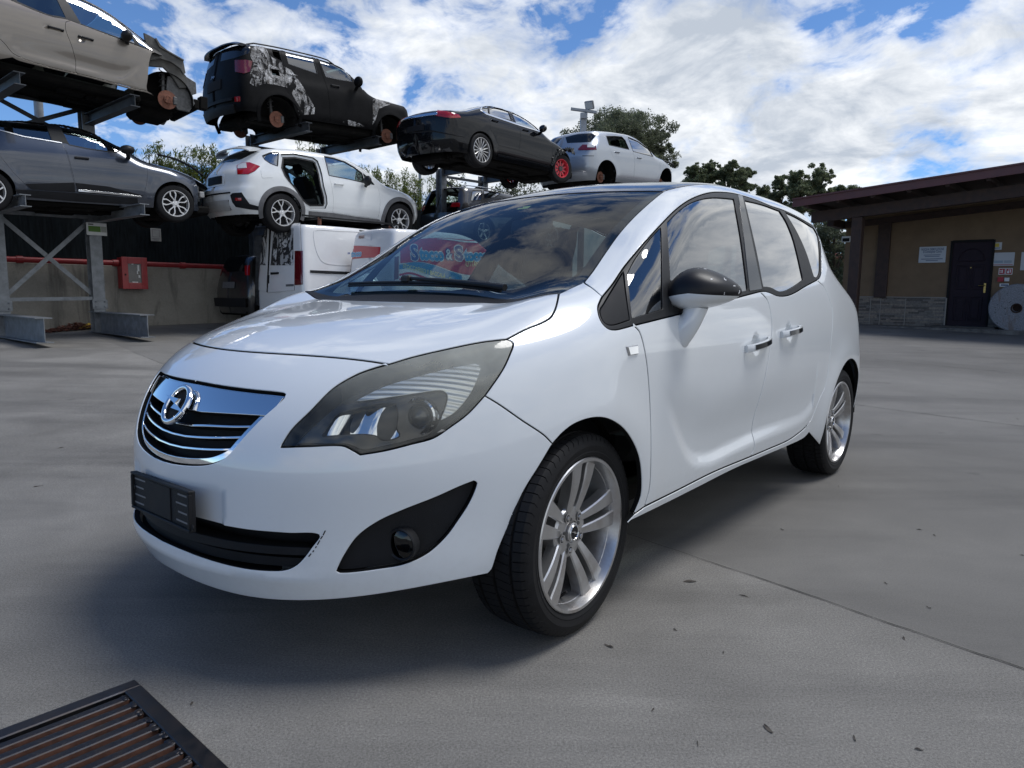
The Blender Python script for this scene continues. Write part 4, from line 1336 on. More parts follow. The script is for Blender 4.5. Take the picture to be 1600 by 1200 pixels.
    # --- handles
    for (a, b), dr in (((c1((917, 958))[0], c1((1040, 908))[0]), (fd, fd2)), ((c1((1110, 880))[0], c1((1208, 846))[0]), (rd, rd2))):
        pts = cast([a, ((a[0] + b[0]) / 2, (a[1] + b[1]) / 2), b])
        g = B.grad(pts)
        d = pts[2] - pts[0]; Lh = np.linalg.norm(d); d /= Lh
        nrm = g[1]; upv = np.cross(d, nrm); upv = upv if upv[2] > 0 else -upv
        for sy, door in zip((False, True), dr):
            mb = MB()
            path = np.array([pts[0] + d * (Lh * t) + nrm * (0.006 + 0.030 * math.sin(math.pi * min(max(t, 0.0), 1)) ** 0.6) for t in np.linspace(0, 1, 15)])
            V = []
            sec = [(-0.007, -0.013), (0.004, -0.016), (0.008, -0.009), (0.008, 0.009), (0.004, 0.016), (-0.007, 0.013)]
            for q_ in path:
                for x_, y_ in sec: V.append(q_ + nrm * x_ + upv * y_)
            n6 = len(sec); F = []
            for i in range(len(path) - 1):
                for k in range(n6):
                    k2 = (k + 1) % n6
                    F.append((i * n6 + k, i * n6 + k2, (i + 1) * n6 + k2, (i + 1) * n6 + k))
            F += [tuple(range(n6)), tuple(range(len(V) - n6, len(V)))[::-1]]
            mb.add(V, F)
            # dark mirror-finish insert on the grip
            ins_p = np.array([pts[0] + d * (Lh * t) + nrm * (0.0150 + 0.030 * math.sin(math.pi * t) ** 0.6) for t in np.linspace(0.14, 0.97, 11)])
            V = []
            for q_ in ins_p:
                for x_, y_ in ((-0.002, -0.011), (0.0012, -0.010), (0.0012, 0.010), (-0.002, 0.011)): V.append(q_ + nrm * x_ + upv * y_)
            F = []
            for i in range(len(ins_p) - 1):
                for k in range(3): F.append((i * 4 + k, i * 4 + k + 1, (i + 1) * 4 + k + 1, (i + 1) * 4 + k))
            mb.add(V, F, 1)
            V = np.array(mb.V) * (1, -1 if not sy else 1, 1); mb.V = list(map(tuple, V))
            fix_normals(mb)
            mb.build('handle', [WHITE, GLOSSBLACK], door, sharp=50)
    # --- side repeater
    rp_ = cast(c1((270, 945), (335, 935), (337, 985), (284, 995)))
    mid = rp_.mean(0); g = B.grad(mid[None])[0]
    for sy in (False, True):
        mb = MB()
        V = [p + g * 0.001 for p in rp_] + [mid + (p - mid) * 0.8 + g * 0.006 for p in rp_]
        mb.add(V, [(0, 1, 5, 4), (1, 2, 6, 5), (2, 3, 7, 6), (3, 0, 4, 7)])
        mb.add([mid + (p - mid) * 0.8 + g * 0.006 for p in rp_], [(0, 1, 2, 3)], 1)
        mb.V = list(map(tuple, np.array(mb.V) * (1, -1 if not sy else 1, 1))); fix_normals(mb)
        mb.build('side_repeater', [SATIN, CHROME], root)
    # --- door mirrors
    for sy in (False, True):
        body_ = bpy.data.objects.new('door_mirror', mirror_shell(sy)); COL.objects.link(body_)
        for m in ((MIRRORCAP, WHITE) if not sy else (WHITE, WHITE)): body_.data.materials.append(m)
        body_.parent = fd2 if sy else fd
        mb = MB()
        base = cast([(1069, 518)])[0]
        n = 18; nr = 10; V = []
        top_c = np.array([0.600, 0.905, 1.010])
        for i in range(nr):
            t = i / (nr - 1)
            cc = base + (top_c - base) * t + np.array([-0.006, 0.010, -0.004]) * math.sin(math.pi * t)
            pinch = 1 - 0.06 * math.sin(math.pi * t)
            for k in range(n):
                a = 2 * math.pi * k / n
                e0 = np.array([0.042 * math.cos(a), -0.012 * math.sin(a) - 0.004, 0.056 * math.sin(a)])
                e1 = np.array([0.044 * math.cos(a), -0.046 * math.sin(a), 0.010 * math.sin(a)])
                V.append(cc + (e0 * (1 - t) + e1 * t) * pinch)
        path = range(nr)
        F = []
        for i in range(len(path) - 1):
            for k in range(n):
                k2 = (k + 1) % n; F.append((i * n + k, i * n + k2, (i + 1) * n + k2, (i + 1) * n + k))
        F += [tuple(range(n)), tuple((nr - 1) * n + k for k in range(n))]
        mb.add(V, F)
        mb.V = list(map(tuple, np.array(mb.V) * (1, -1 if not sy else 1, 1))); fix_normals(mb)
        mb.build('mirror_stalk', WHITE, fd2 if sy else fd)
    # --- underside, wheel wells
    mb = MB()
    mb.box((1.3, 0, 0.285), (2.0, 1.30, 0.05)); mb.box((-0.42, 0, 0.31), (0.50, 1.0, 0.06)); mb.box((2.95, 0, 0.33), (0.5, 1.35, 0.06))
    mb.box((1.3, 0.58, 0.27), (1.9, 0.10, 0.07)); mb.box((1.3, -0.58, 0.27), (1.9, 0.10, 0.07))
    mb.box((0.0, 0, 0.34), (0.5, 1.1, 0.12)); mb.tube([(2.644, -0.7, 0.30), (2.644, 0.7, 0.30)], 0.05, 10)
    mb.tube([(0, -0.72, 0.30), (0, 0.72, 0.30)], 0.035, 10)
    mb.tube([(0.3, 0.25, 0.22), (2.2, 0.25, 0.22), (3.1, 0.45, 0.28)], 0.035, 10)
    mb.build('underbody', UNDER, root)
    for u0, cw in ((0.0, 0.32), (2.644, 0.325)):
        for sy in (-1, 1):
            mb = MB()
            mb.lathe([(0.385, 0.84 if u0 > 1 else 0.76), (0.39, 0.55), (0.38, 0.50), (0.0, 0.48)], 40, c=(u0, 0, cw), a0=0.0, a1=math.pi * 0.86)
            V = np.array(mb.V) * (1, sy, 1); mb.V = list(map(tuple, V))
            mb.build('wheel_arch_liner', UNDER, root)
    # --- wheels
    spin = {(0, -1): math.radians(-9), (0, 1): 0.3, (1, -1): math.radians(14), (1, 1): 0.8}
    for i, u0 in enumerate((0.0, 2.644)):
        for sd_ in (-1, 1):
            wheel(root, (u0, sd_ * 0.753, 0.3155), sd_, 0.3155, 0.214, 0.236, style_twin5, ALLOY, steer=math.radians(3.1) if i == 0 else 0.0, blocks=70, groove=0.007, spin=spin[(i, sd_)] * (1 if sd_ > 0 else 1), nseg=64)
    # --- cabin
    for y in (-0.37, 0.37):
        seat(root, 0.98, y, 0.30)
    for y in (-0.45, 0.0, 0.45):
        seat(root, 1.95, y, 0.34, 0.42 if y else 0.30)
    mb = MB()
    prof = [(0.10, 0.96), (0.18, 1.005), (0.38, 1.005), (0.50, 0.985), (0.58, 0.93), (0.60, 0.85), (0.56, 0.70), (0.50, 0.55), (0.12, 0.55)]
    mb.prism(prof, 1.44, (0, 0.72, 0), (1, 0, 0), (0, 0, 1), ch=0.02)
    hood_i = [(0.42, 1.0), (0.44, 1.035), (0.52, 1.045), (0.58, 1.02), (0.60, 0.97)]
    mb.prism(hood_i, 0.36, (0, -0.19, 0), (1, 0, 0), (0, 0, 1), ch=0.01)
    mb.build('dashboard', DASH, root)
    mb = MB()
    Rw = rotmat('Y', math.radians(-66))
    mb.X = (Rw, np.array([0.74, -0.37, 0.94]))
    mb.lathe([(0.185 + 0.016 * math.cos(a), 0.016 * math.sin(a)) for a in np.linspace(0, 2 * math.pi, 11)[:-1]], 40, 'Z', closed=True)
    for a in (0.0, 2.2, -2.2, math.pi): mb.beam((0.05 * math.cos(a), 0.05 * math.sin(a), -0.01), (0.175 * math.cos(a), 0.175 * math.sin(a), 0), 0.035, 0.012)
    mb.ball((0, 0, -0.01), (0.07, 0.07, 0.03))
    mb.tube([(0, 0, -0.02), (0, 0, -0.25)], 0.035, 10)
    mb.build('steering_wheel', DASH, root)
    mb = MB()
    rmp = B.chart('top', np.array([[0.72, 0.0]]))[0]
    mb.tube([rmp + (0, 0, -0.01), rmp + (0.05, 0, -0.05)], 0.012, 8)
    mb.box(rmp + (0.08, 0, -0.085), (0.03, 0.23, 0.065), 0.012, rotmat('Y', 0.25))
    mb.build('rear_view_mirror', TRIM, root)
    st = B.chart('top', np.array([[0.705, 0.05], [0.705, -0.01], [0.735, -0.01], [0.735, 0.05]])) + (0, 0, -0.012)
    mb = MB(); mb.add(st * (1, -1, 1), [(0, 1, 2, 3)]); mb.build('toll_sticker', STICKER, root)
    return root

MERLOOPS = {}
def dedupe(P, eps=2e-3):
    out = [P[0]]
    for p in P[1:]:
        if np.linalg.norm(p - out[-1]) > eps: out.append(p)
    while len(out) > 3 and np.linalg.norm(out[-1] - out[0]) <= eps: out.pop()
    return np.array(out)

def clamp_half(P):
    P = P.copy(); P[:, 1] = np.maximum(P[:, 1], 0.0); return P

def shrink(q, d, dtop=None):
    area = 0.5 * np.sum(q[:, 0] * np.roll(q[:, 1], -1) - q[:, 1] * np.roll(q[:, 0], -1))
    e = np.roll(q, -1, 0) - np.roll(q, 1, 0); e /= np.linalg.norm(e, axis=1)[:, None] + 1e-12
    n = np.stack([-e[:, 1], e[:, 0]], 1) * (1 if area > 0 else -1)
    r = q + n * d
    keep = inside(q, r) & (polydist(q, r) > d * 0.85)
    return r[keep]

def fix_normals(mb):
    import bmesh
    bm = bmesh.new()
    vs = [bm.verts.new(v) for v in mb.V]
    fs = []
    for f, m in zip(mb.F, mb.M):
        try:
            x = bm.faces.new([vs[i] for i in f]); x.material_index = m; fs.append(x)
        except ValueError: pass
    bmesh.ops.recalc_face_normals(bm, faces=bm.faces)
    bm.verts.index_update()
    mb.F = [tuple(v.index for v in f.verts) for f in bm.faces]; mb.M = [f.material_index for f in bm.faces]
    bm.free()

def mirror_shell(sy):
    """egg-shaped housing: cap above, painted shell below, glass recessed behind"""
    nu, nv = 36, 22
    V = []; F = []; M = []
    c = np.array([0.615, 0.925, 1.052])
    for i in range(nv + 1):
        t = math.pi * i / nv
        for k in range(nu):
            a = 2 * math.pi * k / nu
            x = -math.cos(t); r = math.sin(t) ** 0.8
            y = r * math.cos(a); z = r * math.sin(a)
            x = x if x < 0 else x * 0.22
            y = abs(y) ** 0.92 * math.copysign(1, y)
            if z > 0: zz = z * (0.086 - 0.036 * max(0, y) ** 1.2 + 0.010 * math.exp(-((y + 0.35) / 0.35) ** 2))
            else: zz = z * (0.054 - 0.012 * y)
            V.append(c + np.array([x * 0.115 + 0.035 * y + 0.02 * y * y, y * 0.118, zz + 0.008 * y]))
    for i in range(nv):
        for k in range(nu):
            k2 = (k + 1) % nu
            F.append((i * nu + k, i * nu + k2, (i + 1) * nu + k2, (i + 1) * nu + k))
            M.append(0 if (k + 2) % nu < nu // 2 + 3 else 1)
    V = np.array(V) * (1, -1 if not sy else 1, 1)
    mb = MB(); mb.V = list(map(tuple, V)); mb.F = F; mb.M = M
    fix_normals(mb)
    return mb.mesh('door_mirror', 60)

def seat(root, u, y, w0, width=0.50):
    mb = MB()
    mb.box((u - 0.10, y, w0 + 0.13), (0.50, width, 0.16), 0.05, rotmat('Y', math.radians(8)))
    R = rotmat('Y', math.radians(18))
    b0 = np.array([u + 0.16, y, w0 + 0.18])
    mb.box(b0 + R @ np.array([0, 0, 0.30]), (0.13, width * 0.96, 0.62), 0.055, R)
    for s in (-1, 1): mb.box(b0 + R @ np.array([-0.05, s * width * 0.42, 0.26]), (0.12, 0.07, 0.48), 0.03, R)
    mb.tube([b0 + R @ np.array([0, s * 0.06, 0.58]) for s in (1, 1)] if False else [b0 + R @ np.array([0, 0.06, 0.58]), b0 + R @ np.array([-0.01, 0.06, 0.70])], 0.007, 6)
    mb.tube([b0 + R @ np.array([0, -0.06, 0.58]), b0 + R @ np.array([-0.01, -0.06, 0.70])], 0.007, 6)
    o = mb.build('seat', CLOTH, root)
    mb = MB(); mb.box(b0 + R @ np.array([-0.015, 0, 0.755]), (0.10, min(0.27, width * 0.8), 0.20), 0.045, R)
    mb.build('headrest', CLOTH, o)
    return o

def reflector_mat():
    m, nt, b = nodes_of('faceted_reflector')
    w = nt.nodes.new('ShaderNodeTexWave'); w.inputs['Scale'].default_value = 26; w.bands_direction = 'DIAGONAL'
    tc = nt.nodes.new('ShaderNodeTexCoord'); nt.links.new(tc.outputs['Object'], w.inputs['Vector'])
    b.inputs['Base Color'].default_value = (0.93, 0.93, 0.89, 1); b.inputs['Metallic'].default_value = 0.8; b.inputs['Roughness'].default_value = 0.32
    nbump(nt, b, w.outputs['Fac'], 0.35, 0.006)
    return m
REFLECT = reflector_mat()
LAMPGREY = mat('lamp_housing_grey', (0.045, 0.046, 0.046), 0.35)
PROJ = mat('projector_glass', (0.03, 0.035, 0.04), 0.02, coat=1.0)
SLOT = mat('slot_shine', (0.16, 0.16, 0.165), 0.5)
STICKER = mat('yellow_sticker', (0.55, 0.52, 0.12), 0.6)
def cap_mat():
    m, nt, b = nodes_of('chipped_black_cap')
    f = nnoise(nt, 34, 3, 0.6); g = nnoise(nt, 7, 2, 0.5)
    k = nmath(nt, 'MULTIPLY', nramp(nt, f, (0.66, 0.0), (0.68, 1.0)), nramp(nt, g, (0.50, 0.0), (0.56, 1.0)))
    nt.links.new(nmix(nt, k, (0.008, 0.008, 0.010), (0.75, 0.75, 0.75)), b.inputs['Base Color']); b.inputs['Specular IOR Level'].default_value = 0.3
    b.inputs['Roughness'].default_value = 0.38
    return m
MIRRORCAP = cap_mat()
# ------------------------------------------------------------------ the scrapped cars on the racks and the vans
def ridge(body, S, thr=0.60, w0=0.55):
    """the line where the side turns into the top, for chart positions S"""
    S = np.asarray(S, float)
    a = np.where(S < 0, -S, np.where(S > body.L, S - body.L, 0.0)); sg = np.where(S < 0, -1.0, 1.0)
    O = np.stack([np.clip(S, 0, body.L), np.zeros(len(S)), np.full(len(S), w0)], 1)
    H = np.stack([sg * np.sin(a), np.cos(a), np.zeros(len(S))], 1)
    best = np.zeros((len(S), 3)); got = np.zeros(len(S), bool); last = None; lz = None
    for ph in np.radians(np.linspace(2, 86, 64)):
        D = H * math.cos(ph); D[:, 2] = math.sin(ph)
        P = body.hit(O, D, 3.6, 60)[0]; z = body.grad(P)[:, 2]
        if last is not None:
            c = (~got) & (z > thr)
            t = np.clip((thr - lz) / np.maximum(z - lz, 1e-6), 0, 1)[:, None]
            best[c] = (last + (P - last) * t)[c]; got |= c
        last, lz = P, z
    best[~got] = last[~got]
    # even out the sampling ripple, then set the line back on the surface
    k = np.ones(7) / 7; pad = np.concatenate([np.repeat(best[:1], 3, 0), best, np.repeat(best[-1:], 3, 0)])
    sm = np.stack([np.convolve(pad[:, i], k, 'valid') for i in range(3)], 1); sm[[0, -1]] = best[[0, -1]]
    sm = body.chart('side', np.stack([S, sm[:, 2]], 1))
    return sm

def side_profile(Wh, belt, roof, tumble, sill=0.24, waist=0.0):
    return [(0.05, Wh - 0.12), (sill - 0.06, Wh - 0.075), (sill + 0.06, Wh - 0.03), (0.45, Wh - 0.006), (0.62, Wh), (0.80, Wh - 0.002), (belt - 0.06, Wh - 0.02), (belt + 0.04, Wh - 0.055),
            (belt + (roof - belt) * 0.5, Wh - 0.055 - tumble * 0.45), (roof - 0.06, Wh - 0.055 - tumble * 0.9), (roof + 0.1, Wh - 0.055 - tumble * 1.35)]

class Wreck:
    def __init__(s, name, label, cat, pos, yaw, pitch, body, paintm, group=None, k=1.0):
        th, pt = math.radians(yaw), math.radians(pitch)
        F = np.array([math.sin(th) * math.cos(pt), math.cos(th) * math.cos(pt), math.sin(pt)]); R = np.array([math.cos(th), -math.sin(th), 0])
        s.fr = Frame(pos, -F, R, np.cross(R, F), k); s.B = body; s.paint = paintm
        s.root = thing(name, label, cat, tuple(pos), math.atan2(-math.cos(th), -math.sin(th)), group, pt)
        s.root.scale = (k, k, k)
    def px(s, pts, closed=False, corners=(), step=2.5):
        return s.fr.cast(s.B, spline(pts, step, corners, closed), 3.0, 34.0, 420)
    def loop(s, pts, corners=None):
        c = range(len(pts)) if corners is None else corners
        return dedupe(s.px(pts, True, c), 0.01)
    def part(s, nm, loops, m, h=0.05, off=0.0, gap=0.0, flange=0.0, parent=None, both=True, kind='side', edge=0.002, disp=None):
        pr = make_panel(s.B, kind, loops, h, gap=gap, flange=flange, off=off, edge=edge, sgn=1, disp=disp)
        o = link_mesh(nm, panel_mesh(nm, [pr], sgn=1), m, parent or s.root)
        o2 = link_mesh(nm, panel_mesh(nm, [pr], sgn=1, mirror=True), m, parent or s.root) if both else None
        return o, o2
    def window(s, nm, lp, m, parent=None, parent2=None, trim=0.022, trimm=None):
        P2 = parent or s.root
        pr = make_panel(s.B, 'side', [lp], 0.06, gap=-0.004, flange=0, off=-0.010)
        if m is not None:
            link_mesh(nm, panel_mesh(nm, [pr], sgn=1), m, P2); link_mesh(nm, panel_mesh(nm, [pr], sgn=1, mirror=True), m, parent2 or s.root)
        if trim > 0:
            q = s.B.to2d('side', lp)
            out = s.B.chart('side', grow(q, trim))
            pr = make_panel(s.B, 'side', [out, lp], 0.05, gap=0.0, flange=0.01, off=0.003, edge=0.002)
            link_mesh('window_trim', panel_mesh('window_trim', [pr], sgn=1), trimm or TRIM, P2); link_mesh('window_trim', panel_mesh('window_trim', [pr], sgn=1, mirror=True), trimm or TRIM, parent2 or s.root)
    def shell(s, holes, s_front=-math.pi / 2, s_rear=None, low=0.22, arch=((0, 0.33, 0.35), (None, 0.33, 0.35)), h=0.05, thr=0.80, m=None, fl=0.03):
        B = s.B; sr = s_rear if s_rear is not None else B.L + math.pi / 2
        SS = np.linspace(sr, s_front, 150)
        s.ridge = ridge(B, SS, thr)
        top2 = np.stack([SS, s.ridge[:, 2]], 1)
        bs = np.linspace(s_front, sr, 500)
        u = np.where(bs < 0, -np.tan(np.clip(-bs, 0, 1.3)) * 0.86, np.where(bs > B.L, B.L + np.tan(np.clip(bs - B.L, 0, 1.3)) * 0.86, bs))
        wl = np.full(len(bs), low)
        for cu, cw, r in arch:
            cu = B.L if cu is None else cu
            d = r * r - (u - cu) ** 2
            wl = np.where(d > 0, np.maximum(wl, cw + np.sqrt(np.maximum(d, 0))), wl)
        low2 = np.stack([bs, wl], 1)
        keep = [0]
        for i in range(1, len(low2)):
            if np.hypot(*(low2[i] - low2[keep[-1]])) > 0.022: keep.append(i)
        lp = B.chart('side', np.concatenate([top2, low2[keep]]))
        lp = dedupe(lp, 0.004)
        s.low = low
        return s.part('body_shell', [lp] + holes, m or s.paint, h, gap=0.0, flange=fl)
    def tops(s, u_cowl, u_head, u_end=9.0, wind=None, hood=True, roofm=None, roof=True):
        """bonnet, windscreen and roof between the two ridge lines"""
        R = ridge(s.B, np.linspace(-math.pi / 2, s.B.L + math.pi / 2, 150), 0.66)     # front centre -> rear centre, tucked under the shell's edge
        def seg(u0, u1, fc=False, rc=False):
            k = R[(R[:, 0] > u0) & (R[:, 0] < u1)]
            k = k[np.argsort(k[:, 0])] if not (fc or rc) else k
            h = k[:, :2]
            h = h[h[:, 1] > 0.01]
            l = np.concatenate([h, (h * (1, -1))[::-1]])
            return s.B.chart('top', dedupe(spline(l, 0.05, range(len(l)), True), 0.02))
        if hood:
            s.part('bonnet', [seg(-9, u_cowl, fc=True)], s.paint, 0.06, off=-0.006, both=False, kind='top')
        s.part('windscreen', [seg(u_cowl, u_head)], wind or G_SIDE, 0.07, off=-0.035, both=False, kind='top')
        if roof:
            s.part('roof', [seg(u_head, u_end, rc=True)], roofm or s.paint, 0.07, off=-0.020, both=False, kind='top')
    def under(s, w=0.20, t=0.14, u0=-0.6, u1=None, half=0.72, seatw=0.30, seats=True, liners=True):
        u1 = u1 or s.B.L + 0.45
        mb = MB()
        for a, b in ((u0, -0.36), (0.36, s.B.L - 0.36), (s.B.L + 0.36, u1)):
            if b > a: mb.box(((a + b) / 2, 0, w + t / 2), (b - a, 2 * half, t), 0.03)
        mb.box(((u0 + u1) / 2, 0, w + 0.10), (u1 - u0, 0.9, 0.10), 0.03)
        rnd = random.Random(int(s.root.location[0] * 100))
        for k in range(9):
            mb.box((rnd.uniform(0.2, s.B.L - 0.2), rnd.uniform(-0.5, 0.5), w - 0.005), (rnd.uniform(0.15, 0.7), rnd.uniform(0.1, 0.3), rnd.uniform(0.04, 0.10)), 0.015)
        mb.box((0.05, 0, w + 0.05), (0.55, 0.7, 0.26), 0.06)
        mb.tube([(0.4, 0.12, w - 0.02), (1.5, 0.15, w - 0.02), (2.2, 0.25, w + 0.02), (s.B.L + 0.2, 0.4, w + 0.0), (s.B.L + 0.5, 0.45, w)], 0.035, 8)
        mb.tube([(s.B.L, -0.66, w + 0.10), (s.B.L, 0.66, w + 0.10)], 0.05, 8); mb.tube([(0, -0.66, w + 0.08), (0, 0.66, w + 0.08)], 0.04, 8)
        mb.box((s.B.L + 0.42, -0.1, w + 0.02), (0.3, 0.8, 0.16), 0.05)
        mb.build('underbody', UNDER, s.root)
        if liners:
            for u in (0.0, s.B.L):
                for sy in (-1, 1):
                    mb = MB(); mb.lathe([(0.40, half + 0.06), (0.41, 0.45), (0.38, 0.42), (0.0, 0.40)], 24, c=(u, 0, 0.34), a0=-0.1, a1=math.pi + 0.1)
                    mb.V = [(a, b * sy, c) for a, b, c in mb.V]; mb.build('wheel_arch_liner', UNDER, s.root)
        if seats:
            for y in (-0.36, 0.36): seat(s.root, 1.15, y, seatw)
            seat(s.root, 2.05, 0.0, seatw + 0.02, 1.15)
        mb = MB(); mb.box((0.55, 0, 0.80), (0.30, 1.35, 0.22), 0.06); mb.build('dashboard', DASH, s.root)
    def mirror(s, px_, m, size=(0.10, 0.12, 0.085), v=None):
        p = s.fr.plane(1, (v or 0.97), [px_])[0]
        for sy in (1, -1):
            mb = MB(); c = p * (1, sy, 1)
            mb.ball(c, (size[0] * 0.85, size[1] * 1.05, size[2] * 0.95), 18, 12)
            mb.beam(c + (-0.01, -0.03 * sy, -0.05), c + (-0.05, -0.17 * sy, -0.11), 0.06, 0.045, ch=0.012)
            mb.build('door_mirror', m, s.root)
    def handle(s, px_, m, parent, L=0.20, tilt=0.0):
        P = s.px([px_])[0]; g = s.B.grad(P[None])[0]
        mb = MB(); d = np.array([math.cos(tilt), 0, math.sin(tilt)]); d -= g * (d @ g); d /= np.linalg.norm(d)
        c = P + g * 0.022; u = np.cross(d, g)
        mb.box(c, (L, 0.022, 0.030), 0.009, np.stack([d, g, u], 1))
        for k in (-1, 1): mb.box(P + d * k * L * 0.42 + g * 0.009, (0.03, 0.03, 0.03), 0.006, np.stack([d, g, u], 1))
        mb.build('handle', m, parent)
    def brake(s, u, y, w, r=0.14, rust=True):
        for sy in (1, -1):
            me = disc_mesh('brake_disc', r)
            o = link_mesh('brake_disc', me, DISC if rust else STEELGREY, s.root)
            o.location = (u, y * sy, w); o.rotation_euler = (0, 0.3, 0 if sy > 0 else math.pi)
            mb = MB(); mb.box((u - 0.115, (y - 0.02) * sy, w + 0.01), (0.07, 0.07, 0.13), 0.015); mb.build('brake_caliper', STEELGREY, s.root)
            mb = MB(); mb.tube([(u, (y - 0.05) * sy, w), (u + 0.02, (y - 0.16) * sy, w + 0.10), (u + 0.02, (y - 0.18) * sy, w + 0.45)], (0.04, 0.03, 0.028), 10)
            hel = [(u + 0.02 + 0.055 * math.cos(a), (y - 0.18 + 0.055 * math.sin(a) * sy * 1.0) * sy, w + 0.22 + 0.03 * a / 2) for a in np.linspace(0, 6 * math.pi, 46)]
            mb.tube(hel, 0.008, 6); mb.build('suspension_strut', STEELGREY, s.root)
    def rear_panel(s, nm, cw, ww, ch, m, off=0.0, d=0.012):
        """a curved strip across the centre of the tail: plate, plinth, bumper step"""
        c = s.B.L + math.pi / 2; a = math.atan2(ww / 2, s.B.R(cw) - s.B.L)
        ss = np.linspace(c - a, c + a, 17)
        lp = s.B.chart('side', np.concatenate([np.stack([ss, np.full(17, cw - ch / 2)], 1), np.stack([ss[::-1], np.full(17, cw + ch / 2)], 1)]))
        return s.part(nm, [lp], m, 0.05, off=off + d, flange=d + 0.01, both=False)[0]

def grow(q, d):
    area = 0.5 * np.sum(q[:, 0] * np.roll(q[:, 1], -1) - q[:, 1] * np.roll(q[:, 0], -1))
    e = np.roll(q, -1, 0) - np.roll(q, 1, 0); e /= np.linalg.norm(e, axis=1)[:, None] + 1e-12
    n = np.stack([e[:, 1], -e[:, 0]], 1) * (1 if area > 0 else -1)
    r = q + n * d
    return r[polydist(q, r) > d * 0.8]

def ash_mat():
    m, nt, b = nodes_of('burnt_paint')
    n1 = nnoise(nt, 5, 9, 0.7, dist=1.2); n2 = nnoise(nt, 40, 6, 0.7); n3 = nnoise(nt, 12, 6, 0.7, stretch=(1, 1, 0.4))
    k = nmath(nt, 'ADD', nmath(nt, 'MULTIPLY', n1, 0.7), nmath(nt, 'MULTIPLY', n2, 0.4))
    c = nramp(nt, k, (0.44, (0.02, 0.02, 0.02)), (0.50, (0.12, 0.118, 0.115)), (0.58, (0.33, 0.325, 0.32)), (0.66, (0.70, 0.70, 0.70)))
    nt.links.new(nmix(nt, nramp(nt, n3, (0.55, 0.0), (0.66, 0.7)), c, (0.10, 0.085, 0.07)), b.inputs['Base Color'])
    b.inputs['Roughness'].default_value = 0.85
    nbump(nt, b, k, 0.7, 0.02)
    # the ash has flaked off in ragged patches, down to the black paint
    n4 = nnoise(nt, 4.5, 8, 0.72, stretch=(1, 1, 0.55), dist=1.6)
    nt.links.new(nramp(nt, n4, (0.45, 0.0), (0.49, 1.0)), b.inputs['Alpha'])
    return m
ASH = ash_mat()
BURNT = mat('scorched_black_paint', (0.006, 0.006, 0.0065), 0.5, spec=0.10, var=0.4, vscale=7, bump=0.1, bscale=30)
BROWN = paint('beige_brown_metallic', (0.190, 0.165, 0.138), 0.6, dirt=0.25, rough=0.36)
CLIOBLUE = paint('slate_blue_metallic', (0.036, 0.046, 0.068), 0.5, dirt=0.20, rough=0.32)
JAGBLACK = paint('black_metallic', (0.004, 0.0045, 0.006), 0.0, dirt=0.02, rough=0.18, coat=0.4)
SILVER = paint('silver_metallic', (0.36, 0.39, 0.43), 0.6, dirt=0.2, rough=0.36)
ANTHRA = paint('anthracite', (0.012, 0.012, 0.013), 0.1, dirt=0.25, rough=0.4)
XVWHITE = paint('pearl_white', (0.76, 0.78, 0.78), dirt=0.30, rough=0.3)
VANWHITE = paint('van_white', (0.80, 0.80, 0.80), dirt=0.35, rough=0.35)
GREYPLAST = mat('grey_bumper_plastic', (0.13, 0.13, 0.135), 0.6, var=0.25, vscale=8)
SILVERPLAST = mat('silver_plastic', (0.36, 0.36, 0.36), 0.5, var=0.15)
BARE = mat('bare_grey_primer', (0.095, 0.092, 0.084), 0.6, var=0.45, vscale=9, bump=0.2, bscale=20)
REDSTEEL = mat('red_steel_wheel', (0.62, 0.025, 0.045), 0.4, coat=0.4, var=0.2, vscale=12)
BLADE = mat('silver_black_wheel', (0.66, 0.66, 0.66), 0.3, 0.7)
G_ICE = glass('light_side_glass', (0.50, 0.62, 0.60), 1.5, base=0.33)

def ring_arch(s, u, cw, r0, r1, m, nm='wheel_arch_cladding', a0=-0.25, a1=math.pi + 0.25, off=0.010):
    an = np.linspace(a0, a1, 40)
    o = np.stack([u + r1 * np.cos(an), cw + r1 * np.sin(an)], 1); i = np.stack([u + r0 * np.cos(an), cw + r0 * np.sin(an)], 1)[::-1]
    q = np.concatenate([o, i])
    q = np.stack([np.where(q[:, 0] < 0, -np.arctan2(-q[:, 0], 0.86), np.where(q[:, 0] > s.B.L, s.B.L + np.arctan2(q[:, 0] - s.B.L, 0.86), q[:, 0])), q[:, 1]], 1)
    s.part(nm, [s.B.chart('side', q)], m, 0.04, off=off, flange=0.03)

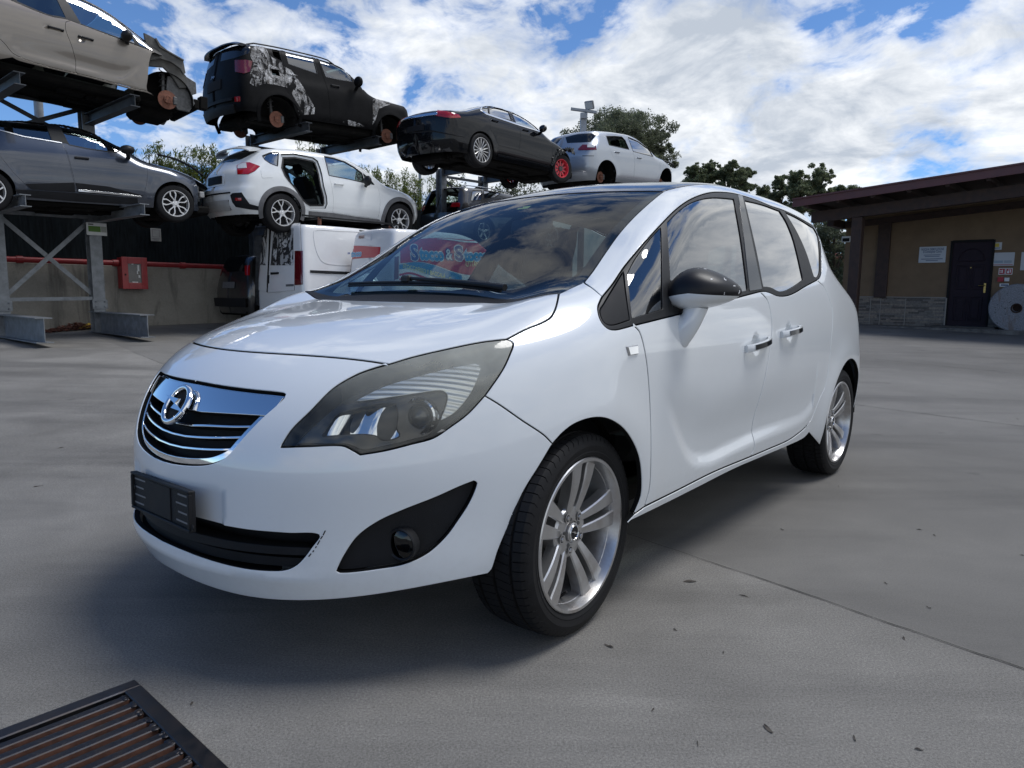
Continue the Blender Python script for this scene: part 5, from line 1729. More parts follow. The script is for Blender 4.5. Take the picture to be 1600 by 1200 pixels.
def build_brown():
    w = Wreck('scrapped_minivan', 'beige brown minivan shell without its front end, on the upper rack arm', 'car', (-6.155, 12.50, 3.777), 47.0, -3.6, MB_BODY, BROWN, 'cars stored on the racks', 1.02)
    B = MB_BODY; L = MERLOOPS
    def two(nm, pr, m, parent=None):
        return [link_mesh(nm, panel_mesh(nm, [pr], sgn=1, mirror=mi), m, w.root) for mi in (False, True)]
    fd = two('front_door', make_panel(B, 'sec', [L['front_door']], 0.04, disp=L['scoop']), BROWN)
    rd = two('rear_door', make_panel(B, 'sec', [L['rear_door']], 0.04, disp=L['scoop']), BROWN)
    two('sill', make_panel(B, 'sec', [L['sill']], 0.05, off=0.004), BROWN)
    two('roof_rail', make_panel(B, 'sec', [L['rail']], 0.04), BROWN)
    two('rear_quarter', make_panel(B, 'side', [L['quarter']], 0.05), BROWN)
    two('window_surround', make_panel(B, 'sec', [L['dlo'], L['g_q'], L['g_f'], L['g_r'], L['g_c']], 0.04, off=-0.003), TRIM)
    for nm, k, m in (('quarter_glass', 'g_q', G_ICE), ('front_door_glass', 'g_f', G_ICE), ('rear_door_glass', 'g_r', G_SIDE), ('rear_quarter_glass', 'g_c', G_SIDE)):
        two(nm, make_panel(B, 'sec', [L[k]], 0.06, gap=-0.003, off=-0.008, flange=0), m)
    for nm, k, m in (('roof', 'roof', BROWN), ('windscreen', 'ws', G_SIDE)):
        link_mesh(nm, panel_mesh(nm, [make_panel(B, 'top', [L[k]], 0.07, flange=0, off=-0.03)], sgn=1), m, w.root)
    z = lambda *p: crop(0, 0, 5, *p)
    # what is left ahead of the door: apron rail, inner wing with its punched holes, chassis leg, strut and disc
    for sy in (1, -1):
        def plate(nm, pts, v, d, m, ch=0.006):
            q = w.fr.plane(1, v, z(*pts))[:, [0, 2]]
            mb = MB(); mb.prism(q, d, (0, v, 0), (1, 0, 0), (0, 0, 1), ch=ch)
            mb.V = [(a, (2 * v - b - d * 0) * sy if False else (v + (v - b)) * sy, c) for a, b, c in mb.V]
            fix_normals(mb); return mb.build(nm, m, w.root)
        plate('apron_rail', ((1118, 262), (1165, 285), (1210, 310), (1245, 372), (1310, 415), (1425, 482), (1443, 575), (1425, 585), (1400, 540), (1330, 490), (1240, 462), (1150, 480), (1140, 380)), 0.74, 0.05, BARE)
        plate('inner_wing', ((1150, 480), (1240, 462), (1330, 490), (1400, 540), (1450, 600), (1450, 690), (1395, 690), (1340, 600), (1270, 530), (1150, 520)), 0.66, 0.04, BARE)
        plate('chassis_leg', ((1300, 600), (1450, 605), (1522, 650), (1528, 735), (1495, 745), (1515, 815), (1470, 880), (1380, 860), (1330, 770), (1290, 700)), 0.60, 0.05, STEELGREY)
        for pts in (((1195, 402), (1270, 430), (1272, 448), (1200, 440)), ((1356, 460), (1410, 492), (1410, 506), (1358, 484))):
            plate('rail_slot', pts, 0.752, 0.006, DARK, 0.001)
        plate('rail_flange', ((1205, 305), (1240, 372), (1310, 412), (1430, 480), (1432, 470), (1300, 395), (1250, 355), (1215, 300)), 0.78, 0.04, BARE, 0.003)
    w.brake(0.0, 0.76, 0.315, 0.142)
    mb = MB(); mb.box((-0.50, 0, 0.40), (0.10, 1.2, 0.16), 0.02); mb.box((-0.1, 0, 0.45), (0.5, 0.8, 0.35), 0.05); mb.box((-0.62, 0.52, 0.45), (0.12, 0.16, 0.20), 0.01); mb.build('front_crossmember', UNDER, w.root)
    w.under(0.20, 0.12, u0=-0.2, half=0.68)
    w.mirror((198, 56), TRIM, (0.09, 0.12, 0.08), 0.96)
    w.handle((134, 60), TRIM, fd[0]); w.handle((87, 45), TRIM, rd[0])
    wheel(w.root, (2.644, 0.74, 0.315), 1, 0.315, 0.21, 0.21, style_multi(7), ALLOY, blocks=48, groove=0)

def build_clio():
    B = Body(2.589, [(-1.0, 0.56), (-0.85, 0.70), (-0.6, 0.82), (-0.2, 0.93), (0.2, 1.0), (0.35, 1.03), (0.7, 1.22), (1.1, 1.39), (1.5, 1.445), (2.0, 1.44), (2.6, 1.385), (2.95, 1.31), (3.3, 1.2)],
             side_profile(0.866, 0.95, 1.44, 0.22), [(0.1, -0.70), (0.4, -0.84), (0.6, -0.84), (0.75, -0.75), (0.9, -0.5)], [(0.1, 3.05), (0.5, 3.20), (0.8, 3.2), (0.95, 3.14), (1.2, 3.0), (1.4, 2.8), (1.6, 2.5)],
             arches=((0, 0.32, 0.34), (2.589, 0.32, 0.34)), flare=0.014, plan=[(-1, 0.03), (0, 0), (2.2, 0), (3.2, 0.10)], kf=(0.5, 0.4), wsweep=0.12)
    w = Wreck('scrapped_hatchback', 'slate blue hatchback with its front bumper gone, on the lower rack arm', 'car', (-6.113, 12.579, 2.162), 48.0, 1.0, B, CLIOBLUE, 'cars stored on the racks', 0.97)
    z = lambda *p: crop(0, 160, 4.706, *p)
    fdoor = w.loop(z((1050, 395), (1078, 440), (1087, 520), (1080, 600), (1055, 695), (820, 680), (570, 660), (545, 570), (515, 440), (490, 360), (460, 300), (405, 112), (520, 122), (660, 150), (770, 190), (900, 262), (1000, 335)))
    rdoor = w.loop(z((400, 110), (455, 298), (486, 360), (511, 440), (541, 570), (565, 658), (210, 628), (100, 520), (0, 395), (-70, 300), (-110, 190), (-60, 92), (0, 88), (200, 92)))
    gf = w.loop(z((415, 130), (520, 143), (660, 180), (770, 232), (868, 300), (900, 340), (845, 365), (640, 337), (508, 308)))
    gq = w.loop(z((885, 300), (960, 345), (1025, 385), (915, 372)))
    gr = w.loop(z((-70, 105), (0, 99), (200, 100), (318, 112), (382, 280), (170, 246), (20, 205), (-75, 190)))
    w.shell([fdoor, rdoor], s_front=B.to2d('side', w.px(z((1436, 570))))[0][0], arch=((0, 0.325, 0.345), (None, 0.325, 0.345)))
    fd = w.part('front_door', [fdoor, gf, gq], CLIOBLUE, 0.05, gap=0.003, flange=0.03)
    rd = w.part('rear_door', [rdoor, gr], CLIOBLUE, 0.05, gap=0.003, flange=0.03)
    w.window('front_door_glass', gf, G_ICE, fd[0], fd[1], 0.015); w.window('quarter_glass', gq, G_ICE, fd[0], fd[1], 0.010); w.window('rear_door_glass', gr, G_SIDE, rd[0], rd[1], 0.015)
    w.part('pillar_cover', [w.loop(z((325, 110), (412, 126), (503, 305), (390, 283)))], TRIM, off=0.004, flange=0.008)
    w.part('lower_trim', [w.loop(z((190, 600), (545, 590), (552, 660), (230, 638)))], PLASTIC, off=0.012, flange=0.015, parent=rd[0], both=False)
    w.part('lower_trim', [w.loop(z((556, 592), (800, 620), (1050, 684), (1042, 698), (575, 660)))], PLASTIC, off=0.010, flange=0.015, parent=fd[0], both=False)
    w.part('chrome_strip', [w.loop(z((575, 640), (800, 660), (1042, 690), (1040, 697), (800, 672), (577, 654)))], CHROME, off=0.020, flange=0.008, parent=fd[0], both=False)
    w.part('belt_strip', [w.loop(z((-60, 186), (20, 207), (170, 248), (455, 296), (455, 302), (170, 254), (20, 213), (-60, 192)))], SATIN, off=0.008, flange=0.006, both=False)
    sill = w.loop(z((110, 640), (560, 668), (1010, 705), (1015, 752), (560, 728), (140, 690)))
    w.part('sill_cladding', [sill], PLASTIC, off=0.008, flange=0.02)
    w.tops(0.32, 1.02)
    mb = MB()
    for k in range(12): mb.ball(B.chart('side', np.array([[1.5 + 0.06 * k, 0.40 + 0.03 * ((k * 7) % 3)]]))[0] + (0, 0.012, 0), 0.012, 6, 4)
    w.under(0.17); w.mirror((199, 234), TRIM, (0.13, 0.10, 0.075), 0.96); w.handle(z((600, 412))[0], TRIM, fd[0])
    mb = MB(); mb.box((-0.52, 0, 0.52), (0.08, 1.25, 0.10), 0.01); mb.box((-0.40, 0.5, 0.50), (0.2, 0.08, 0.08)); mb.box((-0.35, 0, 0.55), (0.35, 1.0, 0.35), 0.05); mb.build('crash_beam', SILVERPLAST, w.root)
    mb = MB(); q = w.px(z((1170, 385), (1300, 420), (1420, 480), (1500, 540)))
    mb.tube(q + (0, -0.06, 0.012), 0.02, 8); mb.build('bonnet_edge', TRIM, w.root)
    for u in (0, 2.589):
        for sd_ in (1, -1): wheel(w.root, (u, sd_ * 0.755, 0.31), sd_, 0.31, 0.205, 0.215, style_clio, BLADE, steer=0.0, blocks=48, groove=0, spin=0.2)

def build_jeep():
    B = Body(2.57, [(-1.0, 0.80), (-0.85, 0.98), (-0.72, 1.04), (-0.2, 1.09), (0.30, 1.12), (0.45, 1.17), (0.75, 1.42), (1.05, 1.62), (1.5, 1.685), (2.2, 1.69), (3.0, 1.66), (3.5, 1.60)],
             side_profile(0.90, 1.08, 1.68, 0.13, sill=0.36), [(0.2, -0.66), (0.45, -0.78), (0.95, -0.77), (1.1, -0.68)], [(0.2, 3.22), (0.36, 3.36), (0.5, 3.41), (0.8, 3.41), (1.0, 3.39), (1.2, 3.34), (1.6, 3.22), (1.8, 3.1)],
             arches=((0, 0.36, 0.38), (2.57, 0.36, 0.38)), flare=0.022, plan=[(-1, 0.0), (0, 0), (2.4, 0), (3.4, 0.05)], kf=(0.25, 0.15), kr=0.22, end_blend=(0.12, 0.13), crown=[(-1, 0.04), (3.5, 0.05)])
    w = Wreck('burnt_offroader', 'black burnt-out boxy off-roader with ash streaks and no wheels, on the upper rack', 'car', (-3.269, 16.313, 4.032), 43.0, 2.5, B, BURNT, 'cars stored on the racks')
    a = lambda *p: crop(300, 40, 6.667, *p); b = lambda *p: crop(440, 60, 6.667, *p)
    rdoor = w.loop(b((345, 140), (430, 390), (480, 540), (500, 700), (505, 865), (180, 832), (140, 740), (95, 600), (35, 520), (20, 420), (25, 280), (-25, 62), (150, 84)))
    fdoor = w.loop(b((350, 141), (434, 390), (484, 540), (504, 700), (509, 866), (915, 898), (942, 760), (938, 650), (912, 560), (865, 475), (785, 372), (690, 275), (540, 205)))
    gr = w.loop(b((25, 88), (308, 132), (372, 368), (72, 265)))
    gf = w.loop(b((368, 160), (540, 212), (676, 272), (742, 450), (600, 430), (462, 400)))
    gt = w.loop(b((704, 292), (790, 378), (850, 448), (770, 438)))
    gv = w.loop(a((812, 197), (886, 197), (936, 372), (852, 322)))
    hv = w.loop(a((822, 448), (900, 462), (918, 530), (835, 512)))
    w.shell([rdoor, fdoor, gv, hv], low=0.40, arch=((0, 0.36, 0.40), (None, 0.36, 0.40)))
    fd = w.part('front_door', [fdoor, gf, gt], BURNT, gap=0.004, flange=0.03); rd = w.part('rear_door', [rdoor, gr], BURNT, gap=0.004, flange=0.03)
    w.window('front_door_glass', gf, G_SIDE, fd[0], fd[1], 0.012); w.window('quarter_glass', gt, G_DARK, fd[0], fd[1], 0.010); w.window('rear_door_glass', gr, G_DARK, rd[0], rd[1], 0.012)
    w.tops(0.40, 1.02, wind=G_DARK)
    for pts in (a((622, 240), (700, 192), (770, 215), (822, 322), (940, 392), (962, 520), (966, 640), (850, 612), (742, 604), (662, 640), (602, 600), (612, 480), (642, 400), (606, 312)),
                ):
        w.part('ash_streak', [w.loop(pts), hv], ASH, 0.05, off=0.004, both=False)
    w.part('ash_streak', [w.loop(b((28, 292), (100, 332), (150, 402), (215, 492), (290, 622), (345, 722), (340, 788), (182, 800), (150, 662), (100, 562), (38, 502)))], ASH, 0.05, off=0.006, both=False)
    w.part('ash_streak', [w.loop(b((945, 650), (972, 630), (978, 572), (1080, 592), (1150, 682), (1080, 706), (1010, 735), (978, 850), (945, 900), (950, 760)))], ASH, 0.05, off=0.005, both=False)
    w.part('ash_streak', [w.loop(b((640, 868), (700, 850), (800, 880), (860, 915), (760, 915), (660, 895)))], ASH, 0.05, off=0.006, both=False)
    w.part('rear_lamp', [w.loop(a((450, 362), (560, 360), (628, 372), (602, 482), (545, 500), (452, 482)))], DRED_LENS, 0.04, off=0.012, flange=0.02)
    w.part('rear_reflector', [w.loop(a((447, 742), (503, 738), (505, 790), (450, 796)))], RED_LENS, 0.04, off=0.010, flange=0.015)
    rw = w.loop(a((330, 195), (470, 135), (575, 132), (606, 215), (598, 288), (440, 338), (300, 372)))
    rw = clamp_half(rw)
    w.part('rear_window', [dedupe(rw, 0.01)], GLOSSBLACK, 0.05, off=0.004, flange=0.006)
    w.rear_panel('number_plate_recess', 0.93, 0.56, 0.17, DARK, 0.002)
    w.rear_panel('bumper_strip', 0.62, 1.30, 0.05, PLASTIC, 0.004, 0.03)
    w.rear_panel('lower_bumper', 0.46, 1.35, 0.14, PLASTIC, 0.004, 0.03)
    sp = np.array([[3.20 - 0.0, 0.0, 1.66], [3.2, 0.30, 1.655], [3.17, 0.55, 1.635], [3.12, 0.68, 1.60]])
    mb = MB(); half = spline(sp, 0.06); full = np.concatenate([(half * (1, -1, 1))[::-1], half[1:]])
    V = []
    for p in full:
        for dx, dz in ((-0.10, 0.0), (0.02, 0.006), (0.10, -0.025), (0.10, -0.045), (0.0, -0.045)): V.append(p + (dx, 0, dz))
    n5 = len(full); mb.add(V, [(i * 5 + k, i * 5 + (k + 1) % 5, (i + 1) * 5 + (k + 1) % 5, (i + 1) * 5 + k) for i in range(n5 - 1) for k in range(5)] + [(0, 1, 2, 3, 4), tuple((n5 - 1) * 5 + k for k in (4, 3, 2, 1, 0))])
    fix_normals(mb); mb.build('tail_spoiler', GLOSSBLACK, w.root)
    mb = MB()
    for sy in (1, -1):
        q = B.chart('top', np.array([[u, 0.60] for u in np.linspace(1.15, 3.0, 14)])) * (1, sy, 1)
        q[1:-1, 2] += 0.035; mb.tube(q, 0.014, 8)
    mb.build('roof_rail', TRIM, w.root)
    mb = MB(); t0 = B.chart('top', np.array([[2.95, 0.0]]))[0]; mb.tube([t0, t0 + (0.05, 0, 0.09)], (0.006, 0.003), 6); mb.build('aerial', TRIM, w.root)
    for u in (0, 2.57): ring_arch(w, u, 0.36, 0.395, 0.46, BURNT)
    w.brake(0.0, 0.74, 0.35, 0.145); w.brake(2.57, 0.74, 0.35, 0.145)
    w.under(0.30, 0.14, half=0.74, seatw=0.42); w.mirror((560, 128), BURNT, (0.09, 0.11, 0.11), 1.0)
    w.handle(b((556, 497))[0], TRIM, fd[0]); w.handle(b((110, 385))[0], ASH, rd[0])
    text_on(w, 'Jeep', B.L + math.pi / 2, 1.10, 0.075, SATIN, 'maker_lettering', dv=-0.02)

def text_on(w, txt, s, wv, size, m, nm, dv=0.0, off=0.02):
    P = w.B.chart('side', np.array([[s, wv]]))[0]; g = w.B.grad(P[None])[0]; g[1] = 0; g /= np.linalg.norm(g)
    right = np.array([0, 1.0, 0]); up = np.cross(g, right); 
    o = text_obj(nm, txt, size, m, 0.004)
    M = Matrix.Identity(4)
    for i in range(3): M[i][0] = right[i]; M[i][1] = up[i]; M[i][2] = g[i]; M[i][3] = (P + g * off + right * dv)[i]
    o.parent = w.root; o.matrix_local = M
    return o

def text_obj(nm, txt, size, m, extrude=0.001, align='CENTER', bold=0.0, xs=1.0):
    c = bpy.data.curves.new(nm, 'FONT'); c.body = txt; c.size = size; c.extrude = extrude; c.align_x = align; c.align_y = 'CENTER'; c.offset = bold
    c.resolution_u = 3
    t = bpy.data.objects.new('tmp', c); COL.objects.link(t)
    dg = bpy.context.evaluated_depsgraph_get()
    me = bpy.data.meshes.new_from_object(t.evaluated_get(dg))
    bpy.data.objects.remove(t); bpy.data.curves.remove(c)
    me.name = nm
    if xs != 1.0: me.transform(Matrix.Diagonal((xs, 1, 1, 1)))
    me.materials.clear(); me.materials.append(m)
    o = bpy.data.objects.new(nm, me); COL.objects.link(o)
    return o

def build_subaru():
    B = Body(2.635, [(-1.05, 0.6), (-0.85, 0.80), (-0.5, 0.92), (0, 1.02), (0.25, 1.07), (0.6, 1.28), (1.0, 1.47), (1.4, 1.55), (1.9, 1.565), (2.5, 1.535), (3.0, 1.46), (3.4, 1.34)],
             side_profile(0.885, 1.02, 1.55, 0.17, sill=0.34), [(0.2, -0.74), (0.5, -0.90), (0.7, -0.88), (0.85, -0.76), (1.0, -0.5)],
             [(0.2, 3.26), (0.36, 3.40), (0.5, 3.48), (0.72, 3.48), (0.80, 3.42), (1.0, 3.40), (1.10, 3.33), (1.35, 3.11), (1.5, 2.97), (1.7, 2.7)],
             arches=((0, 0.34, 0.38), (2.635, 0.34, 0.38)), flare=0.018, plan=[(-1, 0.02), (0, 0), (2.4, 0), (3.4, 0.09)], kf=(0.4, 0.4), kr=lambda w: 0.28 + 0.25 * sstep(w, 0.9, 1.3), end_blend=(0.12, 0.16))
    w = Wreck('scrapped_crossover', 'white crossover with an open hole where its rear door was, on the lower rack', 'car', (-2.957, 15.366, 2.168), 42.0, 1.9, B, XVWHITE, 'cars stored on the racks')
    a = lambda *p: crop(310, 210, 8, *p); b = lambda *p: crop(480, 220, 8, *p)
    hole = w.loop(a((1032, 242), (1012, 400), (1062, 520), (1112, 592), (1200, 692), (1290, 832), (1342, 892), (1400, 932)) + b((60, 852), (230, 850), (256, 790), (250, 700), (212, 560), (190, 420), (165, 330), (135, 250), (80, 207), (0, 190)) + a((1200, 236)))
    fdoor = w.loop(b((172, 180), (225, 320), (270, 435), (305, 560), (325, 700), (326, 830), (316, 900), (600, 940), (880, 975), (905, 900), (915, 760), (905, 650), (880, 572), (845, 505), (780, 445), (690, 375), (560, 296), (420, 228), (300, 198)))
    gf = w.loop(b((218, 198), (330, 219), (470, 265), (590, 335), (680, 405), (715, 520), (500, 472), (277, 430)))
    gt = w.loop(b((700, 410), (770, 470), (838, 548), (738, 525)))
    gq = w.loop(a((802, 270), (900, 232), (998, 224), (988, 393), (900, 360), (832, 315)))
    w.shell([hole, fdoor, gq], s_front=B.to2d('side', w.px(b((1405, 770))))[0][0], low=0.30, arch=((0, 0.34, 0.39), (None, 0.34, 0.39)))
    fd = w.part('front_door', [fdoor, gf, gt], XVWHITE, gap=0.004, flange=0.03)
    w.window('front_door_glass', gf, G_ICE, fd[0], fd[1], 0.014); w.window('quarter_glass', gt, G_ICE, fd[0], fd[1], 0.008); w.window('rear_quarter_glass', gq, G_ICE, trim=0.012)
    w.tops(0.22, 0.95, hood=True)
    q = w.B.to2d('side', hole); ins = w.B.chart('side', shrink(q, 0.05))
    w.part('door_jamb', [hole, ins], XVWHITE, 0.05, off=-0.035, both=False); w.part('door_seal', [w.B.chart('side', shrink(q, 0.045)), w.B.chart('side', shrink(q, 0.075))], TRIM, 0.05, off=-0.030, both=False)
    w.part('rear_lamp', [w.loop(a((482, 392), (545, 357), (640, 352), (768, 400), (702, 460), (622, 498), (492, 500)))], RED_LENS, 0.04, off=0.010, flange=0.02)
    w.part('reversing_lamp', [w.loop(a((496, 392), (548, 364), (600, 362), (604, 425), (494, 432)))], CLEAR_LENS, 0.04, off=0.016, flange=0.006)
    w.part('fuel_flap', [w.loop(a((780, 450), (880, 446), (915, 480), (932, 540), (800, 545), (786, 500)))], XVWHITE, 0.04, off=0.004, flange=0.006, both=False)
    w.part('bumper_cladding', [w.loop(a((402, 760), (430, 735), (540, 727), (575, 782), (640, 870), (790, 912), (790, 950), (640, 935), (470, 905), (425, 845)))], PLASTIC, 0.04, off=0.008, flange=0.02)
    w.part('rear_reflector', [w.loop(a((465, 795), (540, 795), (540, 828), (470, 828)))], RED_LENS, 0.04, off=0.014, flange=0.01)
    rw = clamp_half(w.loop(a((430, 200), (570, 162), (680, 165), (750, 200), (640, 258), (540, 310), (420, 345), (290, 350))))
    w.part('rear_window', [dedupe(rw, 0.01)], GLOSSBLACK, 0.05, off=0.004, flange=0.006)
    w.rear_panel('number_plate_recess', 0.90, 0.62, 0.20, XVWHITE, -0.006); w.rear_panel('number_plate', 0.90, 0.50, 0.13, PLASTIC, 0.012)
    w.rear_panel('bumper_step', 0.66, 1.15, 0.02, DARK, 0.002); w.rear_panel('skid_plate', 0.46, 1.0, 0.16, SILVERPLAST, 0.010)
    P = B.chart('side', np.array([[B.L + math.pi / 2, 1.03]]))[0]
    mb = MB(); mb.lathe([(0.050, 0.0), (0.045, 0.008), (0.036, 0.008), (0.034, 0.002), (0, 0.002)], 24, 'X', c=(P[0] + 0.004, 0, P[2])); V = np.array(mb.V); V[:, 2] = P[2] + (V[:, 2] - P[2]) * 0.6; mb.V = list(map(tuple, V)); mb.build('tail_badge', SATIN, w.root)
    sp = spline(np.array([[3.02, 0, 1.50], [3.0, 0.3, 1.49], [2.95, 0.52, 1.46], [2.90, 0.60, 1.43]]), 0.06)
    full = np.concatenate([(sp * (1, -1, 1))[::-1], sp[1:]]); V = []
    for p in full:
        for dx, dz in ((-0.08, 0.012), (0.06, 0.010), (0.16, -0.035), (0.15, -0.055), (0.0, -0.03)): V.append(p + (dx, 0, dz))
    n5 = len(full); mb = MB(); mb.add(V, [(i * 5 + k, i * 5 + (k + 1) % 5, (i + 1) * 5 + (k + 1) % 5, (i + 1) * 5 + k) for i in range(n5 - 1) for k in range(5)] + [(0, 1, 2, 3, 4), tuple((n5 - 1) * 5 + k for k in (4, 3, 2, 1, 0))])
    fix_normals(mb); mb.build('tail_spoiler', XVWHITE, w.root)
    for u in (0, 2.635): ring_arch(w, u, 0.34, 0.375, 0.455, GREYPLAST)
    w.part('sill_cladding', [w.loop(b((20, 880), (320, 905), (600, 948), (900, 985), (935, 1030), (600, 1010), (20, 955)))], GREYPLAST, off=0.012, flange=0.03)
    w.part('headlight', [w.loop(b((1335, 700), (1400, 710), (1455, 745), (1470, 800), (1430, 785), (1390, 740)))], CLEAR_LENS, 0.04, off=0.006, flange=0.02)
    mb = MB(); mb.box((-0.50, 0, 0.52), (0.10, 1.2, 0.12), 0.01); mb.box((-0.40, 0, 0.60), (0.4, 1.1, 0.4), 0.06); mb.box((-0.55, 0.6, 0.62), (0.18, 0.10, 0.16), 0.02); mb.build('front_structure', STEELGREY, w.root)
    w.under(0.26, half=0.72, seatw=0.42); w.mirror(b((755, 500))[0], TRIM, (0.07, 0.10, 0.10), 0.98); w.handle(b((395, 545))[0], XVWHITE, fd[0])
    for u in (0, 2.635):
        for sd_ in (1, -1): wheel(w.root, (u, sd_ * 0.775, 0.34), sd_, 0.34, 0.225, 0.226, style_fork, BLADE, blocks=48, groove=0, spin=0.1)

def build_jag():
    B = Body(2.909, [(-1.0, 0.58), (-0.8, 0.72), (-0.4, 0.85), (0.1, 0.95), (0.40, 1.0), (0.8, 1.21), (1.2, 1.39), (1.6, 1.455), (2.1, 1.445), (2.6, 1.345), (3.0, 1.215), (3.25, 1.135), (3.5, 1.10), (3.8, 1.075), (4.1, 1.02)],
             side_profile(0.925, 0.97, 1.45, 0.25), [(0.1, -0.80), (0.4, -0.90), (0.6, -0.86), (0.75, -0.7), (0.9, -0.3)], [(0.1, 3.70), (0.25, 3.86), (0.45, 3.94), (0.85, 3.95), (0.98, 3.93), (1.04, 3.9), (1.2, 3.7)],
             arches=((0, 0.34, 0.37), (2.909, 0.34, 0.37)), flare=0.014, plan=[(-1, 0.03), (0, 0), (2.6, 0), (3.2, 0.03), (3.9, 0.10)], kf=(0.4, 0.4), kr=0.30, end_blend=(0.12, 0.12), blend=(0.12, 0.12, 1.0), wsweep=0.05)
    w = Wreck('scrapped_saloon', 'black saloon with one red steel wheel at its torn front wing, on the upper rack', 'car', (0.466, 17.27, 3.576), 40.0, 0.5, B, JAGBLACK, 'cars stored on the racks', 0.95)
    z = lambda *p: crop(620, 130, 3.556, *p)
    fdoor = w.loop(z((645, 212), (688, 262), (690, 300), (680, 375), (840, 432), (862, 440), (868, 360), (860, 292), (815, 275), (795, 265), (760, 222), (700, 172), (628, 143)))
    rdoor = w.loop(z((642, 212), (685, 262), (687, 300), (677, 374), (565, 345), (548, 300), (520, 255), (515, 180), (508, 122), (560, 127), (624, 142)))
    gf = w.loop(z((634, 150), (700, 179), (758, 228), (790, 262), (662, 220)))
    gr = w.loop(z((512, 126), (560, 132), (620, 158), (638, 207), (518, 174)))
    gq = w.loop(z((476, 132), (505, 126), (512, 172), (492, 165), (474, 148)))
    w.shell([fdoor, rdoor, gq], s_front=B.to2d('side', w.px(z((985, 372))))[0][0], arch=((0, 0.34, 0.38), (None, 0.34, 0.375)))
    fd = w.part('front_door', [fdoor, gf], JAGBLACK, gap=0.004, flange=0.03); rd = w.part('rear_door', [rdoor, gr], JAGBLACK, gap=0.004, flange=0.03)
    for nm, g, d, tr in (('front_door_glass', gf, fd, 0.006), ('rear_door_glass', gr, rd, 0.006), ('rear_quarter_glass', gq, (w.root, w.root), 0.006)): w.window(nm, g, G_ICE, d[0], d[1], tr)
    ch = z((462, 150), (470, 128), (505, 118), (560, 122), (625, 139), (700, 168), (762, 218), (800, 262), (802, 270), (795, 268), (758, 226), (698, 177), (624, 147), (560, 129), (507, 124), (476, 133), (471, 150), (500, 168), (560, 188), (660, 222), (790, 264), (795, 272), (660, 230), (560, 196), (495, 174))
    w.part('chrome_surround', [w.loop(ch)], CHROME, 0.03, off=0.008, flange=0.006, both=False)
    w.tops(0.40, 1.05, u_end=2.35, roof=True)
    R = ridge(B, np.linspace(B.L + math.pi / 2, 2.3, 90), 0.66); h = R[(R[:, 0] > 2.34) & (R[:, 1] > 0.01)][:, :2]
    k = h[h[:, 0] < 3.22]; k = k[np.argsort(k[:, 0])]; l = np.concatenate([k, (k * (1, -1))[::-1]])
    w.part('rear_window', [B.chart('top', dedupe(spline(l, 0.05, range(len(l)), True), 0.02))], G_DARK, 0.07, off=-0.008, both=False, kind='top')
    k = h[h[:, 0] >= 3.2][::-1]; l = np.concatenate([k, (k * (1, -1))[::-1]])
    w.part('boot_lid', [B.chart('top', dedupe(spline(l, 0.05, range(len(l)), True), 0.02))], JAGBLACK, 0.07, off=-0.006, both=False, kind='top')
    w.part('rear_lamp', [w.loop(z((216, 180), (226, 150), (280, 157), (345, 176), (355, 191), (300, 194)))], RED_LENS, 0.04, off=0.008, flange=0.02)
    w.rear_panel('chrome_bar', 0.955, 1.22, 0.045, CHROME, 0.0)
    w.rear_panel('number_plate', 0.72, 0.52, 0.11, PLASTIC, 0.004)
    w.part('bumper_crease', [w.loop(z((70, 272), (200, 262), (290, 280), (375, 298), (375, 302), (290, 286), (200, 270), (70, 280)))], DARK, 0.03, off=0.002, flange=0.0, both=False)
    for sy in (1, -1):
        mb = MB(); mb.lathe([(0.045, 0.10), (0.052, 0.12), (0.055, 0.0), (0.046, 0.0)], 20, 'X', c=(B.R(0.3) - 0.19, 0.52 * sy, 0.30), closed=True); mb.build('exhaust_tip', CHROME, w.root)
    w.part('sill_strip', [w.loop(z((560, 395), (700, 425), (850, 462), (850, 470), (700, 436), (560, 405)))], GLOSSBLACK, 0.04, off=0.02, flange=0.02)
    # torn edge of the front wing
    rnd = random.Random(4); mb = MB()
    q = w.px(z((862, 440), (880, 400), (905, 375), (945, 365), (985, 372)), step=1.5)
    for i, p in enumerate(q):
        mb.box(p + (rnd.uniform(-0.02, 0.02), 0.0, rnd.uniform(-0.05, 0.0)), (0.06, 0.02, rnd.uniform(0.04, 0.14)), 0.004, rotmat('Y', rnd.uniform(-0.8, 0.8)) @ rotmat('Z', rnd.uniform(-0.4, 0.4)))
    mb.build('torn_wing_edge', JAGBLACK, w.root)
    w.under(0.18, 0.16, half=0.76); w.mirror(z((812, 252))[0], GLOSSBLACK, (0.08, 0.10, 0.085), 1.0)
    w.handle(z((715, 262))[0], GLOSSBLACK, fd[0]); w.handle(z((545, 210))[0], GLOSSBLACK, rd[0])
    for sd_ in (1, -1):
        wheel(w.root, (2.909, sd_ * 0.80, 0.34), sd_, 0.345, 0.245, 0.25, style_multi(15, 0.009, 0.011), ALLOY, blocks=48, groove=0)
        wheel(w.root, (0.0, sd_ * 0.80, 0.34), sd_, 0.335, 0.16, 0.215, style_multi(10, 0.020, 0.024, bow=0.01, y0f=0.3), REDSTEEL, blocks=48, groove=0, steer=-0.2 if sd_ > 0 else 0)

